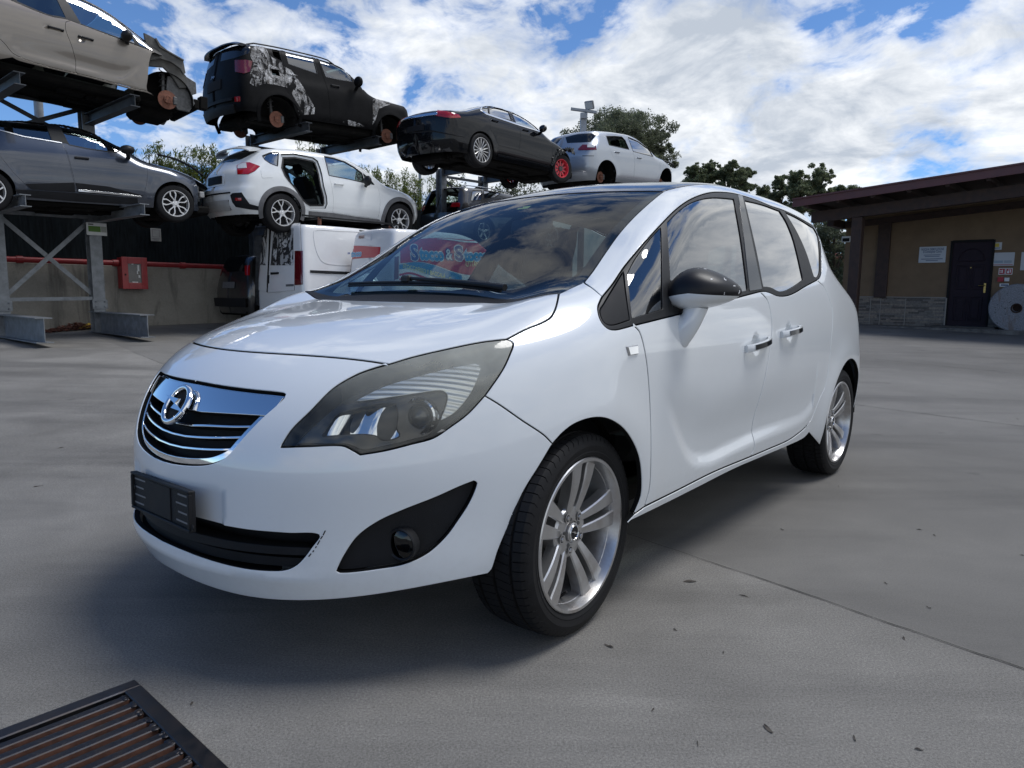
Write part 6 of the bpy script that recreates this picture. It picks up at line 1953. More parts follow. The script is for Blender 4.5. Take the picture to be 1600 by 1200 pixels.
def build_308():
    B = Body(2.62, [(-1.0, 0.58), (-0.85, 0.74), (-0.4, 0.89), (0.1, 0.98), (0.35, 1.02), (0.75, 1.24), (1.15, 1.41), (1.5, 1.46), (2.0, 1.455), (2.6, 1.42), (3.0, 1.37), (3.4, 1.29)],
             side_profile(0.90, 0.98, 1.45, 0.18), [(0.1, -0.74), (0.4, -0.86), (0.6, -0.86), (0.75, -0.76), (0.9, -0.5)], [(0.1, 3.12), (0.25, 3.26), (0.5, 3.35), (0.8, 3.34), (0.95, 3.27), (1.05, 3.22), (1.25, 3.10), (1.4, 3.0), (1.6, 2.8)],
             arches=((0, 0.32, 0.36), (2.62, 0.32, 0.36)), flare=0.016, plan=[(-1, 0.03), (0, 0), (2.3, 0), (3.3, 0.10)], kf=(0.45, 0.4), kr=lambda w: 0.32 + 0.2 * sstep(w, 0.9, 1.2), end_blend=(0.12, 0.15))
    w = Wreck('scrapped_hatchback', 'silver hatchback without wheels behind the black saloon, farthest on the upper rack', 'car', (3.54, 20.86, 3.794), 43.0, 3.5, B, SILVER, 'cars stored on the racks', 1.07)
    z = lambda *p: crop(860, 180, 7.62, *p)
    fdoor = w.loop(z((905, 250), (985, 430), (1008, 520), (1004, 650), (994, 752), (1270, 790), (1305, 700), (1310, 620), (1300, 530), (1270, 510), (1180, 398), (1050, 300)))
    rdoor = w.loop(z((900, 248), (980, 430), (1003, 520), (999, 650), (990, 751), (805, 725), (790, 650), (765, 545), (728, 450), (690, 360), (650, 262), (670, 232), (780, 228)))
    gf = w.loop(z((925, 262), (1050, 316), (1178, 412), (1222, 490), (985, 428)))
    gr = w.loop(z((668, 254), (770, 252), (852, 260), (890, 300), (935, 405), (700, 352)))
    w.shell([fdoor, rdoor], arch=((0, 0.32, 0.365), (None, 0.32, 0.365)))
    fd = w.part('front_door', [fdoor, gf], SILVER, gap=0.004, flange=0.03); rd = w.part('rear_door', [rdoor, gr], SILVER, gap=0.004, flange=0.03)
    w.window('front_door_glass', gf, G_ICE, fd[0], fd[1], 0.012); w.window('open_window', gr, None, rd[0], rd[1], 0.014)
    w.tops(0.33, 1.08)
    rw = clamp_half(w.loop(z((180, 262), (330, 225), (490, 215), (552, 232), (480, 318), (350, 325), (200, 330))))
    w.part('rear_window', [dedupe(rw, 0.01)], GLOSSBLACK, 0.05, off=0.004, flange=0.006)
    w.part('rear_lamp', [w.loop(z((332, 402), (382, 352), (535, 352), (550, 412), (440, 416), (332, 416)))], DRED_LENS, 0.04, off=0.008, flange=0.02)
    w.part('reversing_lamp', [w.loop(z((440, 355), (530, 356), (525, 385), (440, 385)))], CLEAR_LENS, 0.04, off=0.014, flange=0.006)
    w.part('bumper_crease', [w.loop(z((380, 480), (520, 482), (520, 488), (380, 488)))], DARK, 0.03, off=0.002, both=False)
    mb = MB(); q = w.px(z((1330, 535), (1400, 560), (1470, 590), (1488, 625)))
    mb.tube(q + (0, -0.05, 0.02), 0.02, 8); mb.build('bonnet_edge', TRIM, w.root)
    w.brake(2.62, 0.70, 0.32, 0.125); w.brake(0, 0.70, 0.32, 0.125)
    w.under(0.17, half=0.74); w.handle(z((795, 442))[0], SILVER, rd[0], 0.17); w.handle(z((1058, 510))[0], SILVER, fd[0], 0.17)

def build_estate():
    B = Body(2.65, [(-1.0, 0.58), (-0.8, 0.74), (-0.4, 0.89), (0.1, 0.98), (0.35, 1.02), (0.8, 1.26), (1.2, 1.43), (1.6, 1.49), (2.2, 1.49), (2.8, 1.46), (3.3, 1.42), (3.6, 1.36)],
             side_profile(0.90, 0.98, 1.48, 0.16), [(0.1, -0.74), (0.4, -0.86), (0.6, -0.86), (0.75, -0.76), (0.9, -0.5)], [(0.1, 3.40), (0.3, 3.55), (0.6, 3.60), (0.9, 3.56), (1.1, 3.48), (1.4, 3.34), (1.6, 3.2)],
             arches=((0, 0.32, 0.36), (2.65, 0.32, 0.36)), flare=0.012, plan=[(-1, 0.03), (0, 0), (2.6, 0), (3.6, 0.08)], kr=0.3)
    w = Wreck('scrapped_estate', 'dark estate car seen from its open tail, beyond the white crossover on the lower rack', 'car', (0.407, 21.058, 2.2), 43.0, -2.2, B, ANTHRA, 'cars stored on the racks')
    z = lambda *p: crop(620, 280, 5.333, *p)
    gr = w.loop(z((618, 178), (632, 97), (708, 97), (704, 170))); gf = w.loop(z((727, 92), (860, 116), (815, 150), (727, 166)))
    L = B.L + math.pi / 2
    ss = np.linspace(L - 0.72, L, 12)
    hole = B.chart('side', np.concatenate([np.stack([ss, np.full(12, 1.36)], 1), np.stack([ss[::-1], np.full(12, 0.72)], 1)])); hole[[11, 12], 1] = 0
    w.shell([gr, gf, hole], arch=((0, 0.32, 0.37), (None, 0.32, 0.37)))
    w.window('rear_door_glass', gr, G_ICE); w.window('front_door_glass', gf, G_ICE); w.tops(0.33, 1.1)
    w.part('rear_lamp', [w.loop(z((450, 232), (462, 196), (525, 196), (526, 232)))], RED_LENS, 0.04, off=0.012, flange=0.02)
    mb = MB()
    for sy in (1, -1):
        q = B.chart('top', np.array([[u, 0.56] for u in np.linspace(1.4, 3.2, 12)])) * (1, sy, 1); q[1:-1, 2] += 0.03; mb.tube(q, 0.013, 8)
    mb.build('roof_rail', SATIN, w.root)
    w.under(0.18, seats=True)
    for u in (0, 2.65):
        for sd_ in (1, -1): wheel(w.root, (u, sd_ * 0.77, 0.32), sd_, 0.32, 0.21, 0.215, style_multi(5, 0.022, 0.026), ALLOY, blocks=48, groove=0)
# ------------------------------------------------------------------ the yard
def gz(x, y):
    p = 0.0285 * (y - 4.0) - 0.0105 * x - 0.02
    q = np.maximum(p, 0.0)
    z = 1.15 * q * q / (q + 0.05)
    return np.minimum(z, 0.46)
def on_ground(px, py):
    o, d = sight(px, py)
    t = -o[2] / d[2]
    for _ in range(30):
        p = o + t * d
        t = t + (gz(p[0], p[1]) - p[2]) / d[2] * 0.9
    return o + t * d
def at_line(px, py, P0, e):
    """where the sight line meets the upright plane through P0 along e"""
    o, d = sight(px, py)
    n = np.array([-e[1], e[0], 0.0])
    t = ((np.array([P0[0], P0[1], 0]) - o) @ n) / (d @ n)
    return o + t * d

ROW = np.array([0.656, 0.755, 0.0])            # direction in which the racks run
OUT = np.array([0.755, -0.656, 0.0])           # from the racks out into the yard
UPZ = np.array([0, 0, 1.0])

def concrete_ground():
    m, nt, b = nodes_of('yard_concrete')
    geo = nt.nodes.new('ShaderNodeNewGeometry'); pos = geo.outputs['Position']
    big = nnoise(nt, 0.35, 5, 0.6, pos, dist=0.6); mid = nnoise(nt, 1.6, 7, 0.65, pos, dist=0.4); fine = nnoise(nt, 150, 5, 0.8, pos); grit = nnoise(nt, 420, 2, 0.7, pos)
    trail = nnoise(nt, 1.0, 6, 0.6, pos, (0.25, 1.6, 1.0), 0.3)
    c = nramp(nt, nmath(nt, 'ADD', nmath(nt, 'MULTIPLY', big, 0.62), nmath(nt, 'MULTIPLY', mid, 0.38)), (0.38, (0.140, 0.133, 0.120)), (0.50, (0.190, 0.181, 0.165)), (0.62, (0.245, 0.234, 0.213)))
    c = nmix(nt, nmath(nt, 'MULTIPLY', nramp(nt, trail, (0.50, 0.0), (0.66, 1.0)), 0.5), c, (0.075, 0.072, 0.068))
    # the two pours: the nearer one is coarser and paler than the one behind the joint
    sp = nt.nodes.new('ShaderNodeSeparateXYZ'); nt.links.new(pos, sp.inputs[0])
    sd = nmath(nt, 'ADD', nmath(nt, 'ADD', nmath(nt, 'MULTIPLY', sp.outputs[0], JN[0]), nmath(nt, 'MULTIPLY', sp.outputs[1], JN[1])), -JC)
    far = nramp(nt, nmath(nt, 'ADD', nmath(nt, 'MULTIPLY', sd, 40), nmath(nt, 'MULTIPLY', fine, 0.5)), (0.0, 0.0), (1.0, 1.0))
    c = nmix(nt, nmath(nt, 'MULTIPLY', far, 0.30), c, (0.085, 0.083, 0.080))
    spk = nramp(nt, fine, (0.30, 0.0), (0.40, 0.55), (0.60, 0.55), (0.72, 1.0))
    amt = nmath(nt, 'SUBTRACT', 0.60, nmath(nt, 'MULTIPLY', far, 0.35))
    c2 = nmix(nt, spk, (0.075, 0.073, 0.07), (0.36, 0.355, 0.345))
    mx = nt.nodes.new('ShaderNodeMix'); mx.data_type = 'RGBA'; mx.blend_type = 'OVERLAY'
    nt.links.new(amt, mx.inputs[0]); nt.links.new(c, mx.inputs[6]); nt.links.new(nramp(nt, nmath(nt, 'ADD', nmath(nt, 'MULTIPLY', fine, 0.6), nmath(nt, 'MULTIPLY', grit, 0.4)), (0.36, 0.05), (0.50, 0.5), (0.62, 0.98)), mx.inputs[7])
    white = nramp(nt, grit, (0.70, 0.0), (0.74, 1.0))
    c = nmix(nt, nmath(nt, 'MULTIPLY', white, 0.5), mx.outputs[2], (0.42, 0.41, 0.39))
    # oil spots
    oil = nnoise(nt, 2.3, 3, 0.5, pos)
    c = nmix(nt, nmath(nt, 'MULTIPLY', nramp(nt, oil, (0.68, 0.0), (0.76, 1.0)), 0.5), c, (0.035, 0.034, 0.033))
    nt.links.new(c, b.inputs['Base Color'])
    nt.links.new(nramp(nt, mid, (0.3, 0.75), (0.7, 0.95)), b.inputs['Roughness'])
    b.inputs['Specular IOR Level'].default_value = 0.35
    nbump(nt, b, nmath(nt, 'ADD', nmath(nt, 'MULTIPLY', fine, 0.6), nmath(nt, 'MULTIPLY', grit, 0.5)), 0.45, 0.006)
    return m

_ja, _jb = on_ground(975, 832), on_ground(1600, 1045)
_jd = (_jb - _ja) / np.linalg.norm(_jb - _ja)
JN = np.array([-_jd[1], _jd[0]]); JN = JN if JN[1] > 0 else -JN
JC = float(JN @ _ja[:2])

GR_C = on_ground(211, 1064); _g1 = on_ground(2, 1142); _g2 = on_ground(356, 1199)
GR_X = (_g1 - GR_C) / np.linalg.norm(_g1 - GR_C)             # along the bars, to the left
GR_Y = np.cross(GR_X, UPZ) if np.dot(np.cross(GR_X, UPZ), _g2 - GR_C) > 0 else -np.cross(GR_X, UPZ)
GR_W, GR_L = 0.95, 1.15

LEAF_AT = ['curled dark leaf just past the front wheel, the largest there',
           'crumpled brown leaf below the front wheel, alone on the concrete',
           'dark crumpled leaf near the bottom edge, right of the front wheel',
           'thin twig-like leaf right of the largest dark leaf by the front wheel',
           'small dark leaf on the near side of the joint, middle of its length',
           'small leaf just in front of the joint towards the right edge',
           'small leaf behind the joint, left one of a close pair',
           'small leaf behind the joint, right one of a close pair',
           'leaf by the bottom edge, left one of two in the lower right',
           'leaf by the bottom edge, right one of two in the lower right',
           'leaf cut by the right edge, behind the joint',
           'small leaf under the rear door, on the darker concrete',
           'tiny leaf between the front wheel and the crumpled dark leaf',
           'small upright speck of leaf to the right of the drain grate corner',
           'thin leaf left of the dark crumpled leaf near the bottom edge',
           'flat leaf far back at the right edge, level with the rear wheel',
           'tiny leaf midway between the front wheel and the joint',
           'tiny leaf close to the joint in the middle of the slab',
           'long leaf at the left edge, beside the bumper',
           'leaf at the left edge above and right of the long one',
           'tiny leaf under the front wheel towards the bottom edge',
           'small leaf beside the rear wheel on the darker concrete']

def build_ground():
    G = concrete_ground()
    x0, x1, y0, y1 = -2.6, 1.2, 0.0, 2.4
    def axis(lo, hi, near, extra):
        a = list(np.arange(-40, 60, 1.0)) + [-1200, -500, -200, -100, -60, 80, 120, 220, 500, 1200] + [lo, hi]
        return np.array(sorted(set(np.round([v for v in a if not (lo < v < hi)], 3))))
    xs = axis(x0, x1, 1, 0); ys = axis(y0, y1, 1, 0)
    V = [(x, y, float(gz(x, y))) for x in xs for y in ys]; n = len(ys); F = []
    for i in range(len(xs) - 1):
        for j in range(len(ys) - 1):
            if x0 <= xs[i] < x1 and y0 <= ys[j] < y1: continue
            F.append((i * n + j, (i + 1) * n + j, (i + 1) * n + j + 1, i * n + j + 1))
    outer = np.array([(x0, y0), (x1, y0), (x1, y1), (x0, y1)], float)
    c = GR_C[:2]; hole = np.array([c, c + GR_X[:2] * GR_L, c + GR_X[:2] * GR_L + GR_Y[:2] * GR_W, c + GR_Y[:2] * GR_W])
    V2, F2, nb = fill([spline(outer, 0.4, range(4), True), spline(hole, 0.2, range(4), True)], 0.25)
    b = len(V); V += [(p[0], p[1], 0.0) for p in V2]
    for f in F2:
        p = [V2[i] for i in f]; ar = sum(p[i][0] * p[(i + 1) % len(p)][1] - p[(i + 1) % len(p)][0] * p[i][1] for i in range(len(p)))
        F.append(tuple(b + i for i in (f if ar > 0 else f[::-1])))
    me = bpy.data.meshes.new('ground'); me.from_pydata(V, [], F)
    me.polygons.foreach_set('use_smooth', [True] * len(F)); me.update()
    g = tag(link_mesh('ground', me, G), kind='structure')
    # joints between the pours: thin ragged grooves
    JM = mat('joint_dirt', (0.030, 0.028, 0.026), 0.95)
    rnd = random.Random(7)
    def joint(a, b, w):
        a = np.asarray(a, float); b = np.asarray(b, float)
        n = int(np.linalg.norm(b - a) / 0.05); d = (b - a) / np.linalg.norm(b - a); s = np.array([-d[1], d[0], 0])
        V = []; off = 0
        for i in range(n + 1):
            p = a + (b - a) * i / n; off = 0.85 * off + rnd.uniform(-1, 1) * 0.0035
            ww = w * rnd.uniform(0.35, 1.0)
            for k in (-1, 1):
                q = p + s * (off + k * ww); V.append((q[0], q[1], float(gz(q[0], q[1])) + 0.0035))
        F = [(2 * i, 2 * i + 2, 2 * i + 3, 2 * i + 1) for i in range(n)]
        me = bpy.data.meshes.new('slab_joint'); me.from_pydata(V, [], F); me.update()
        tag(link_mesh('slab_joint', me, JM), kind='structure')
    joint(_ja - _jd * 9, _jb + _jd * 3, 0.0032)
    jn = np.array([JN[0], JN[1], 0])
    for k, w in ((4.6, 0.006), (9.0, 0.007), (13.0, 0.008)): joint(_ja - _jd * 12 + jn * k, _jb + _jd * 14 + jn * k, w)
    for k in (-5.6, 5.2): joint(_ja + _jd * k + jn * 0.0, _ja + _jd * k + jn * 14, 0.006)
    # drain pit and grate
    X, Y = GR_X, GR_Y
    R = np.stack([X, Y, UPZ], 1)
    mb = MB(); mb.X = (R, np.array([GR_C[0], GR_C[1], -0.006]))
    for c_, s_ in (((GR_L / 2, -0.01, -0.25), (GR_L, 0.02, 0.5)), ((GR_L / 2, GR_W + 0.01, -0.25), (GR_L, 0.02, 0.5)), ((-0.01, GR_W / 2, -0.25), (0.02, GR_W + 0.04, 0.5)),
                   ((GR_L + 0.01, GR_W / 2, -0.25), (0.02, GR_W + 0.04, 0.5)), ((GR_L / 2, GR_W / 2, -0.51), (GR_L, GR_W, 0.02))): mb.box(c_, s_)
    tag(mb.build('drain_pit', mat('pit_concrete', (0.05, 0.045, 0.04), 0.95)), kind='structure')
    gm, nt, b = nodes_of('dark_steel_grate')
    n = nnoise(nt, 18, 6, 0.7); 
    nt.links.new(nramp(nt, n, (0.4, (0.022, 0.024, 0.03)), (0.7, (0.05, 0.042, 0.04))), b.inputs['Base Color'])
    b.inputs['Metallic'].default_value = 0.75; nt.links.new(nramp(nt, n, (0.35, 0.28), (0.7, 0.55)), b.inputs['Roughness'])
    rust = mat('rusty_bar_side', (0.105, 0.045, 0.028), 0.85, var=0.5, vscale=30)
    root = thing('drain_grate', 'dark steel drain grate with long parallel bars let into the concrete', 'drain grate', (GR_C[0], GR_C[1], 0))
    def piece(nm, c_, s_, ch=0.003, top=None):
        mb = MB(); mb.X = (R, (0, 0, 0)); mb.box(c_, s_, ch)
        o = mb.build(nm, [gm, rust], root)
        for p in o.data.polygons:
            if abs(p.normal.z) < 0.3 and nm == 'bar': p.material_index = 1
        return o
    fw = 0.042
    piece('frame_side', (GR_L / 2, fw / 2, -0.012), (GR_L, fw, 0.036)); piece('frame_side', (GR_L / 2, GR_W - fw / 2, -0.012), (GR_L, fw, 0.036))
    piece('frame_end', (fw / 2, GR_W / 2, -0.011), (fw, GR_W - 2 * fw, 0.036)); piece('frame_end', (GR_L - fw / 2, GR_W / 2, -0.011), (fw, GR_W - 2 * fw, 0.036))
    nbar = 19; pitch = (GR_W - 2 * fw) / nbar
    for k in range(nbar - 1):
        y = fw + pitch * (k + 0.6)
        piece('bar', (GR_L / 2, y, -0.020), (GR_L - 2 * fw, pitch * 0.55, 0.045), 0.0025)
        mb = MB(); mb.X = (R, (0, 0, 0))
        for j in range(4): mb.ball((fw + 0.004 + rnd.uniform(-0.004, 0.006), y + rnd.uniform(-0.012, 0.012), 0.001), (rnd.uniform(0.006, 0.012), rnd.uniform(0.005, 0.009), 0.004), 8, 5)
        mb.build('weld', gm, root)
    # litter on the concrete
    lm = mat('dry_leaf_brown', (0.065, 0.055, 0.045), 0.8, var=0.4)
    pts = [(1078, 909, .030, 2), (951, 1010, .020, 1), (1200, 1140, .022, 1), (1163, 932, .026, .3), (1412, 998, .012, 1), (1451, 950, .010, 1), (1437, 828, .018, .5), (1460, 837, .015, .5), (1335, 1155, .015, .6), (1436, 1172, .012, 1),
           (1596, 868, .012, .5), (1222, 828, .012, 1), (1055, 985, .010, 1), (300, 1100, .010, 1.6), (1090, 1163, .012, .4), (1590, 655, .03, .4), (1130, 1020, .010, .5), (1384, 912, .010, 1), (60, 760, .03, .6), (95, 700, .03, .5), (1020, 1110, .008, 1), (1310, 760, .012, .6)]
    for k, (px, py, L, asp) in enumerate(pts):
        p = on_ground(px, py)
        mb = MB(); a = rnd.uniform(0, 6.28); Rz = rotmat('Z', a); L *= 0.8
        V = []
        for i in range(7):
            t = i / 6; w = L * 0.32 * min(asp, 1.2) * math.sin(math.pi * min(max(t, 0.06), 0.95)) ** 0.7
            for s_ in (-1, 0, 1): V.append((L * (t - 0.5) * 2, s_ * w, 0.0005 + abs(s_) * 0.003 * math.sin(3 * t + k) ** 2))
        F = [(3 * i + j, 3 * i + 3 + j, 3 * i + 4 + j, 3 * i + 1 + j) for i in range(6) for j in (0, 1)]
        mb.add(np.array(V) @ Rz.T, F)
        o = mb.build('dry_leaf', lm, loc=(p[0], p[1], p[2] + 0.001))
        tag(o, LEAF_AT[k], 'leaf', 'dry leaves on the concrete')

GALV = mat('galvanised_steel', (0.22, 0.235, 0.25), 0.5, 0.55, var=0.30, vscale=9, bump=0.06, bscale=70)
DARKSTEEL = mat('weathered_rack_steel', (0.075, 0.082, 0.092), 0.5, 0.55, var=0.4, vscale=6)
REDPAINT = mat('red_pipe_paint', (0.26, 0.014, 0.018), 0.45, var=0.3, vscale=4)
SIGNWHITE = mat('sign_white', (0.72, 0.73, 0.72), 0.5, var=0.08)
BLACKPRINT = mat('black_print', (0.03, 0.03, 0.035), 0.6)

P2 = np.array([-7.26, 12.48, 0.0]); P1 = np.array([-8.18, 11.41, 0.0])

def post_at(px, k=1.0):
    """foot of a post seen at photo column px, on the line of the posts"""
    o, d = sight(px, 455); dx, dy = d[0], d[1]
    # P2 + t ROW = s (dx,dy)
    A = np.array([[ROW[0], -dx], [ROW[1], -dy]]); t, s_ = np.linalg.solve(A, -P2[:2])
    p = (P2 + ROW * t) * k; return np.array([p[0], p[1], float(gz(p[0], p[1]))])

def rack(label, posts, top, arms, group, base=True, brace=((0.35, 1.9),), braces_up=(), mat_up=DARKSTEEL):
    """posts: feet; arms: (post index, z of the arm centre, reach)"""
    o0 = np.array([posts[0][0], posts[0][1], posts[0][2]])
    root = thing('steel_rack', label, 'rack', tuple(o0), 0, group)
    for p in posts:
        mb = MB(); mb.ibeam(p - o0, p - o0 + UPZ * (top - p[2]), 0.19, 0.20, 0.014, 0.010, up=OUT); mb.build('post', GALV if base else mat_up, root)
        if base:
            mb = MB(); a = p - o0 + UPZ * 0.19 - OUT * 0.15; mb.ibeam(a, a + OUT * 2.2, 0.22, 0.36, 0.014, 0.011); mb.build('base_beam', GALV, root)
            mb = MB()
            mb.box(p - o0 + UPZ * 0.50 + OUT * 0.11, (0.24, 0.24, 0.16), 0.004, np.stack([ROW, OUT, UPZ], 1) * np.array([1, 0.12, 1]))
            for k in (-1, 1):
                for j in (-1, 1): mb.lathe([(0.0, 0.0), (0.018, 0.0), (0.018, 0.02), (0.0, 0.02)], 6, 'X', c=(0, 0, 0)) if False else mb.ball(p - o0 + UPZ * (0.50 + 0.045 * j) + OUT * 0.132 + ROW * 0.07 * k, 0.016, 8, 5)
            mb.build('bolt_plate', GALV, root)
    for i, z, reach in arms:
        p = posts[i]
        mb = MB(); a = p - o0 + UPZ * (z - p[2]) + OUT * 0.10
        mb.ibeam(a, a + OUT * reach, 0.14, 0.17, 0.012, 0.009); mb.build('arm', mat_up if z > 3 or not base else GALV, root)
    if len(posts) > 1:
        a, b = posts[0] - o0, posts[1] - o0
        for z0, z1 in brace:
            for q in ((a + UPZ * z0, b + UPZ * z1), (a + UPZ * z1, b + UPZ * z0)):
                mb = MB(); mb.beam(q[0] + OUT * (0.03 if q[0][2] < q[1][2] else 0.0), q[1] + OUT * (0.03 if q[0][2] < q[1][2] else 0.0), 0.012, 0.07, UPZ); mb.build('cross_brace', GALV if z0 < 2.2 and base else mat_up, root)
            for z in (z0, z1):
                mb = MB(); mb.beam(a + UPZ * z + OUT * 0.05, b + UPZ * z + OUT * 0.05, 0.05, 0.06, UPZ); mb.build('tie_bar', GALV if z0 < 2.2 and base else mat_up, root)
    return root

def build_racks():
    z1 = at_line(150, 338, P2, ROW)[2]
    p1, p2 = (np.array([q[0], q[1], float(gz(q[0], q[1]))]) for q in (P1, P2))
    def armz(px, py, p):            # arm tip seen at a pixel -> height of the arm centre
        return at_line(px, py, p, OUT)
    t2 = armz(226, 327, p2); t1 = armz(40, 313, p1); u2 = armz(211, 157, p2); u1 = armz(31, 122, p1)
    reach = lambda t, p: float((t - p) @ OUT) - 0.10
    p0 = p1 - ROW * 1.45; p0[2] = float(gz(p0[0], p0[1]))
    bz = lambda px, py, p: at_line(px, py, p, ROW)[2] - p[2]
    rack('grey steel cantilever rack on I-beam feet with a cross brace, nearest the left edge', [p1, p2], 5.05, [(0, t1[2], reach(t1, p1)), (1, t2[2], reach(t2, p2)), (0, u1[2], reach(u1, p1)), (1, u2[2], reach(u2, p2))],
         'cantilever racks along the wall', brace=((bz(147, 466, p2) , bz(140, 340, p2)), (bz(125, 195, p2) - 0.35, bz(128, 168, p2))))
    # second rack, under the burnt car
    a, b = post_at(402, 1.045), post_at(508, 1.045)
    ta = at_line(483, 198, a, OUT); tb = at_line(592, 219, b, OUT)
    rack('dark steel rack carrying the burnt black car over the white crossover', [a, b], ta[2] + 0.12, [(0, ta[2], reach(ta, a)), (1, tb[2], reach(tb, b)), (0, 2.30, 1.9), (1, 2.35, 1.9)], 'cantilever racks along the wall', brace=((0.4, 1.8), (ta[2] - a[2] - 0.9, ta[2] - a[2] - 0.12)))
    a, b = post_at(690), post_at(754)
    zt = at_line(700, 268, a, OUT)[2]
    rack('dark steel rack with braces carrying the black saloon', [a, b], zt + 0.1, [(0, zt, 2.5), (1, zt, 2.5), (0, 2.25, 1.9), (1, 2.3, 1.9)], 'cantilever racks along the wall', brace=((0.4, 1.8), (zt - a[2] - 1.0, zt - a[2] - 0.1)))
    a, b = post_at(1000), post_at(1100)
    a = a + OUT * 1.0; b = b + OUT * 1.0
    rack('dark steel rack hidden below the silver hatchback', [a, b], 3.6, [(0, 3.52, 2.4), (1, 3.52, 2.4)], 'cantilever racks along the wall', brace=((0.4, 1.8),))
    # sign on the second post of the first rack
    c = at_line(151, 358, p2 + OUT * 0.125, ROW)
    root = thing('rack_sign', 'white and green load sign fixed to the grey rack post', 'sign', tuple(c))
    R = np.stack([ROW, -OUT, UPZ], 1)
    mb = MB(); mb.X = (R, (0, 0, 0)); mb.box((0, 0, 0), (0.32, 0.006, 0.21), 0.001); mb.build('sign_board', SIGNWHITE, root)
    mb = MB(); mb.X = (R, (0, 0, 0)); mb.box((-0.035, -0.0045, 0.0), (0.19, 0.002, 0.095)); mb.build('green_panel', mat('sign_green', (0.10, 0.22, 0.03), 0.5), root)
    mb = MB(); mb.X = (R, (0, 0, 0)); mb.box((0.11, -0.0045, 0.0), (0.085, 0.002, 0.095)); mb.build('grey_panel', mat('sign_grey', (0.35, 0.37, 0.33), 0.5), root)
    mb = MB(); mb.X = (R, (0, 0, 0)); mb.box((-0.09, -0.0045, 0.075), (0.08, 0.002, 0.018)); mb.build('print_line', BLACKPRINT, root)

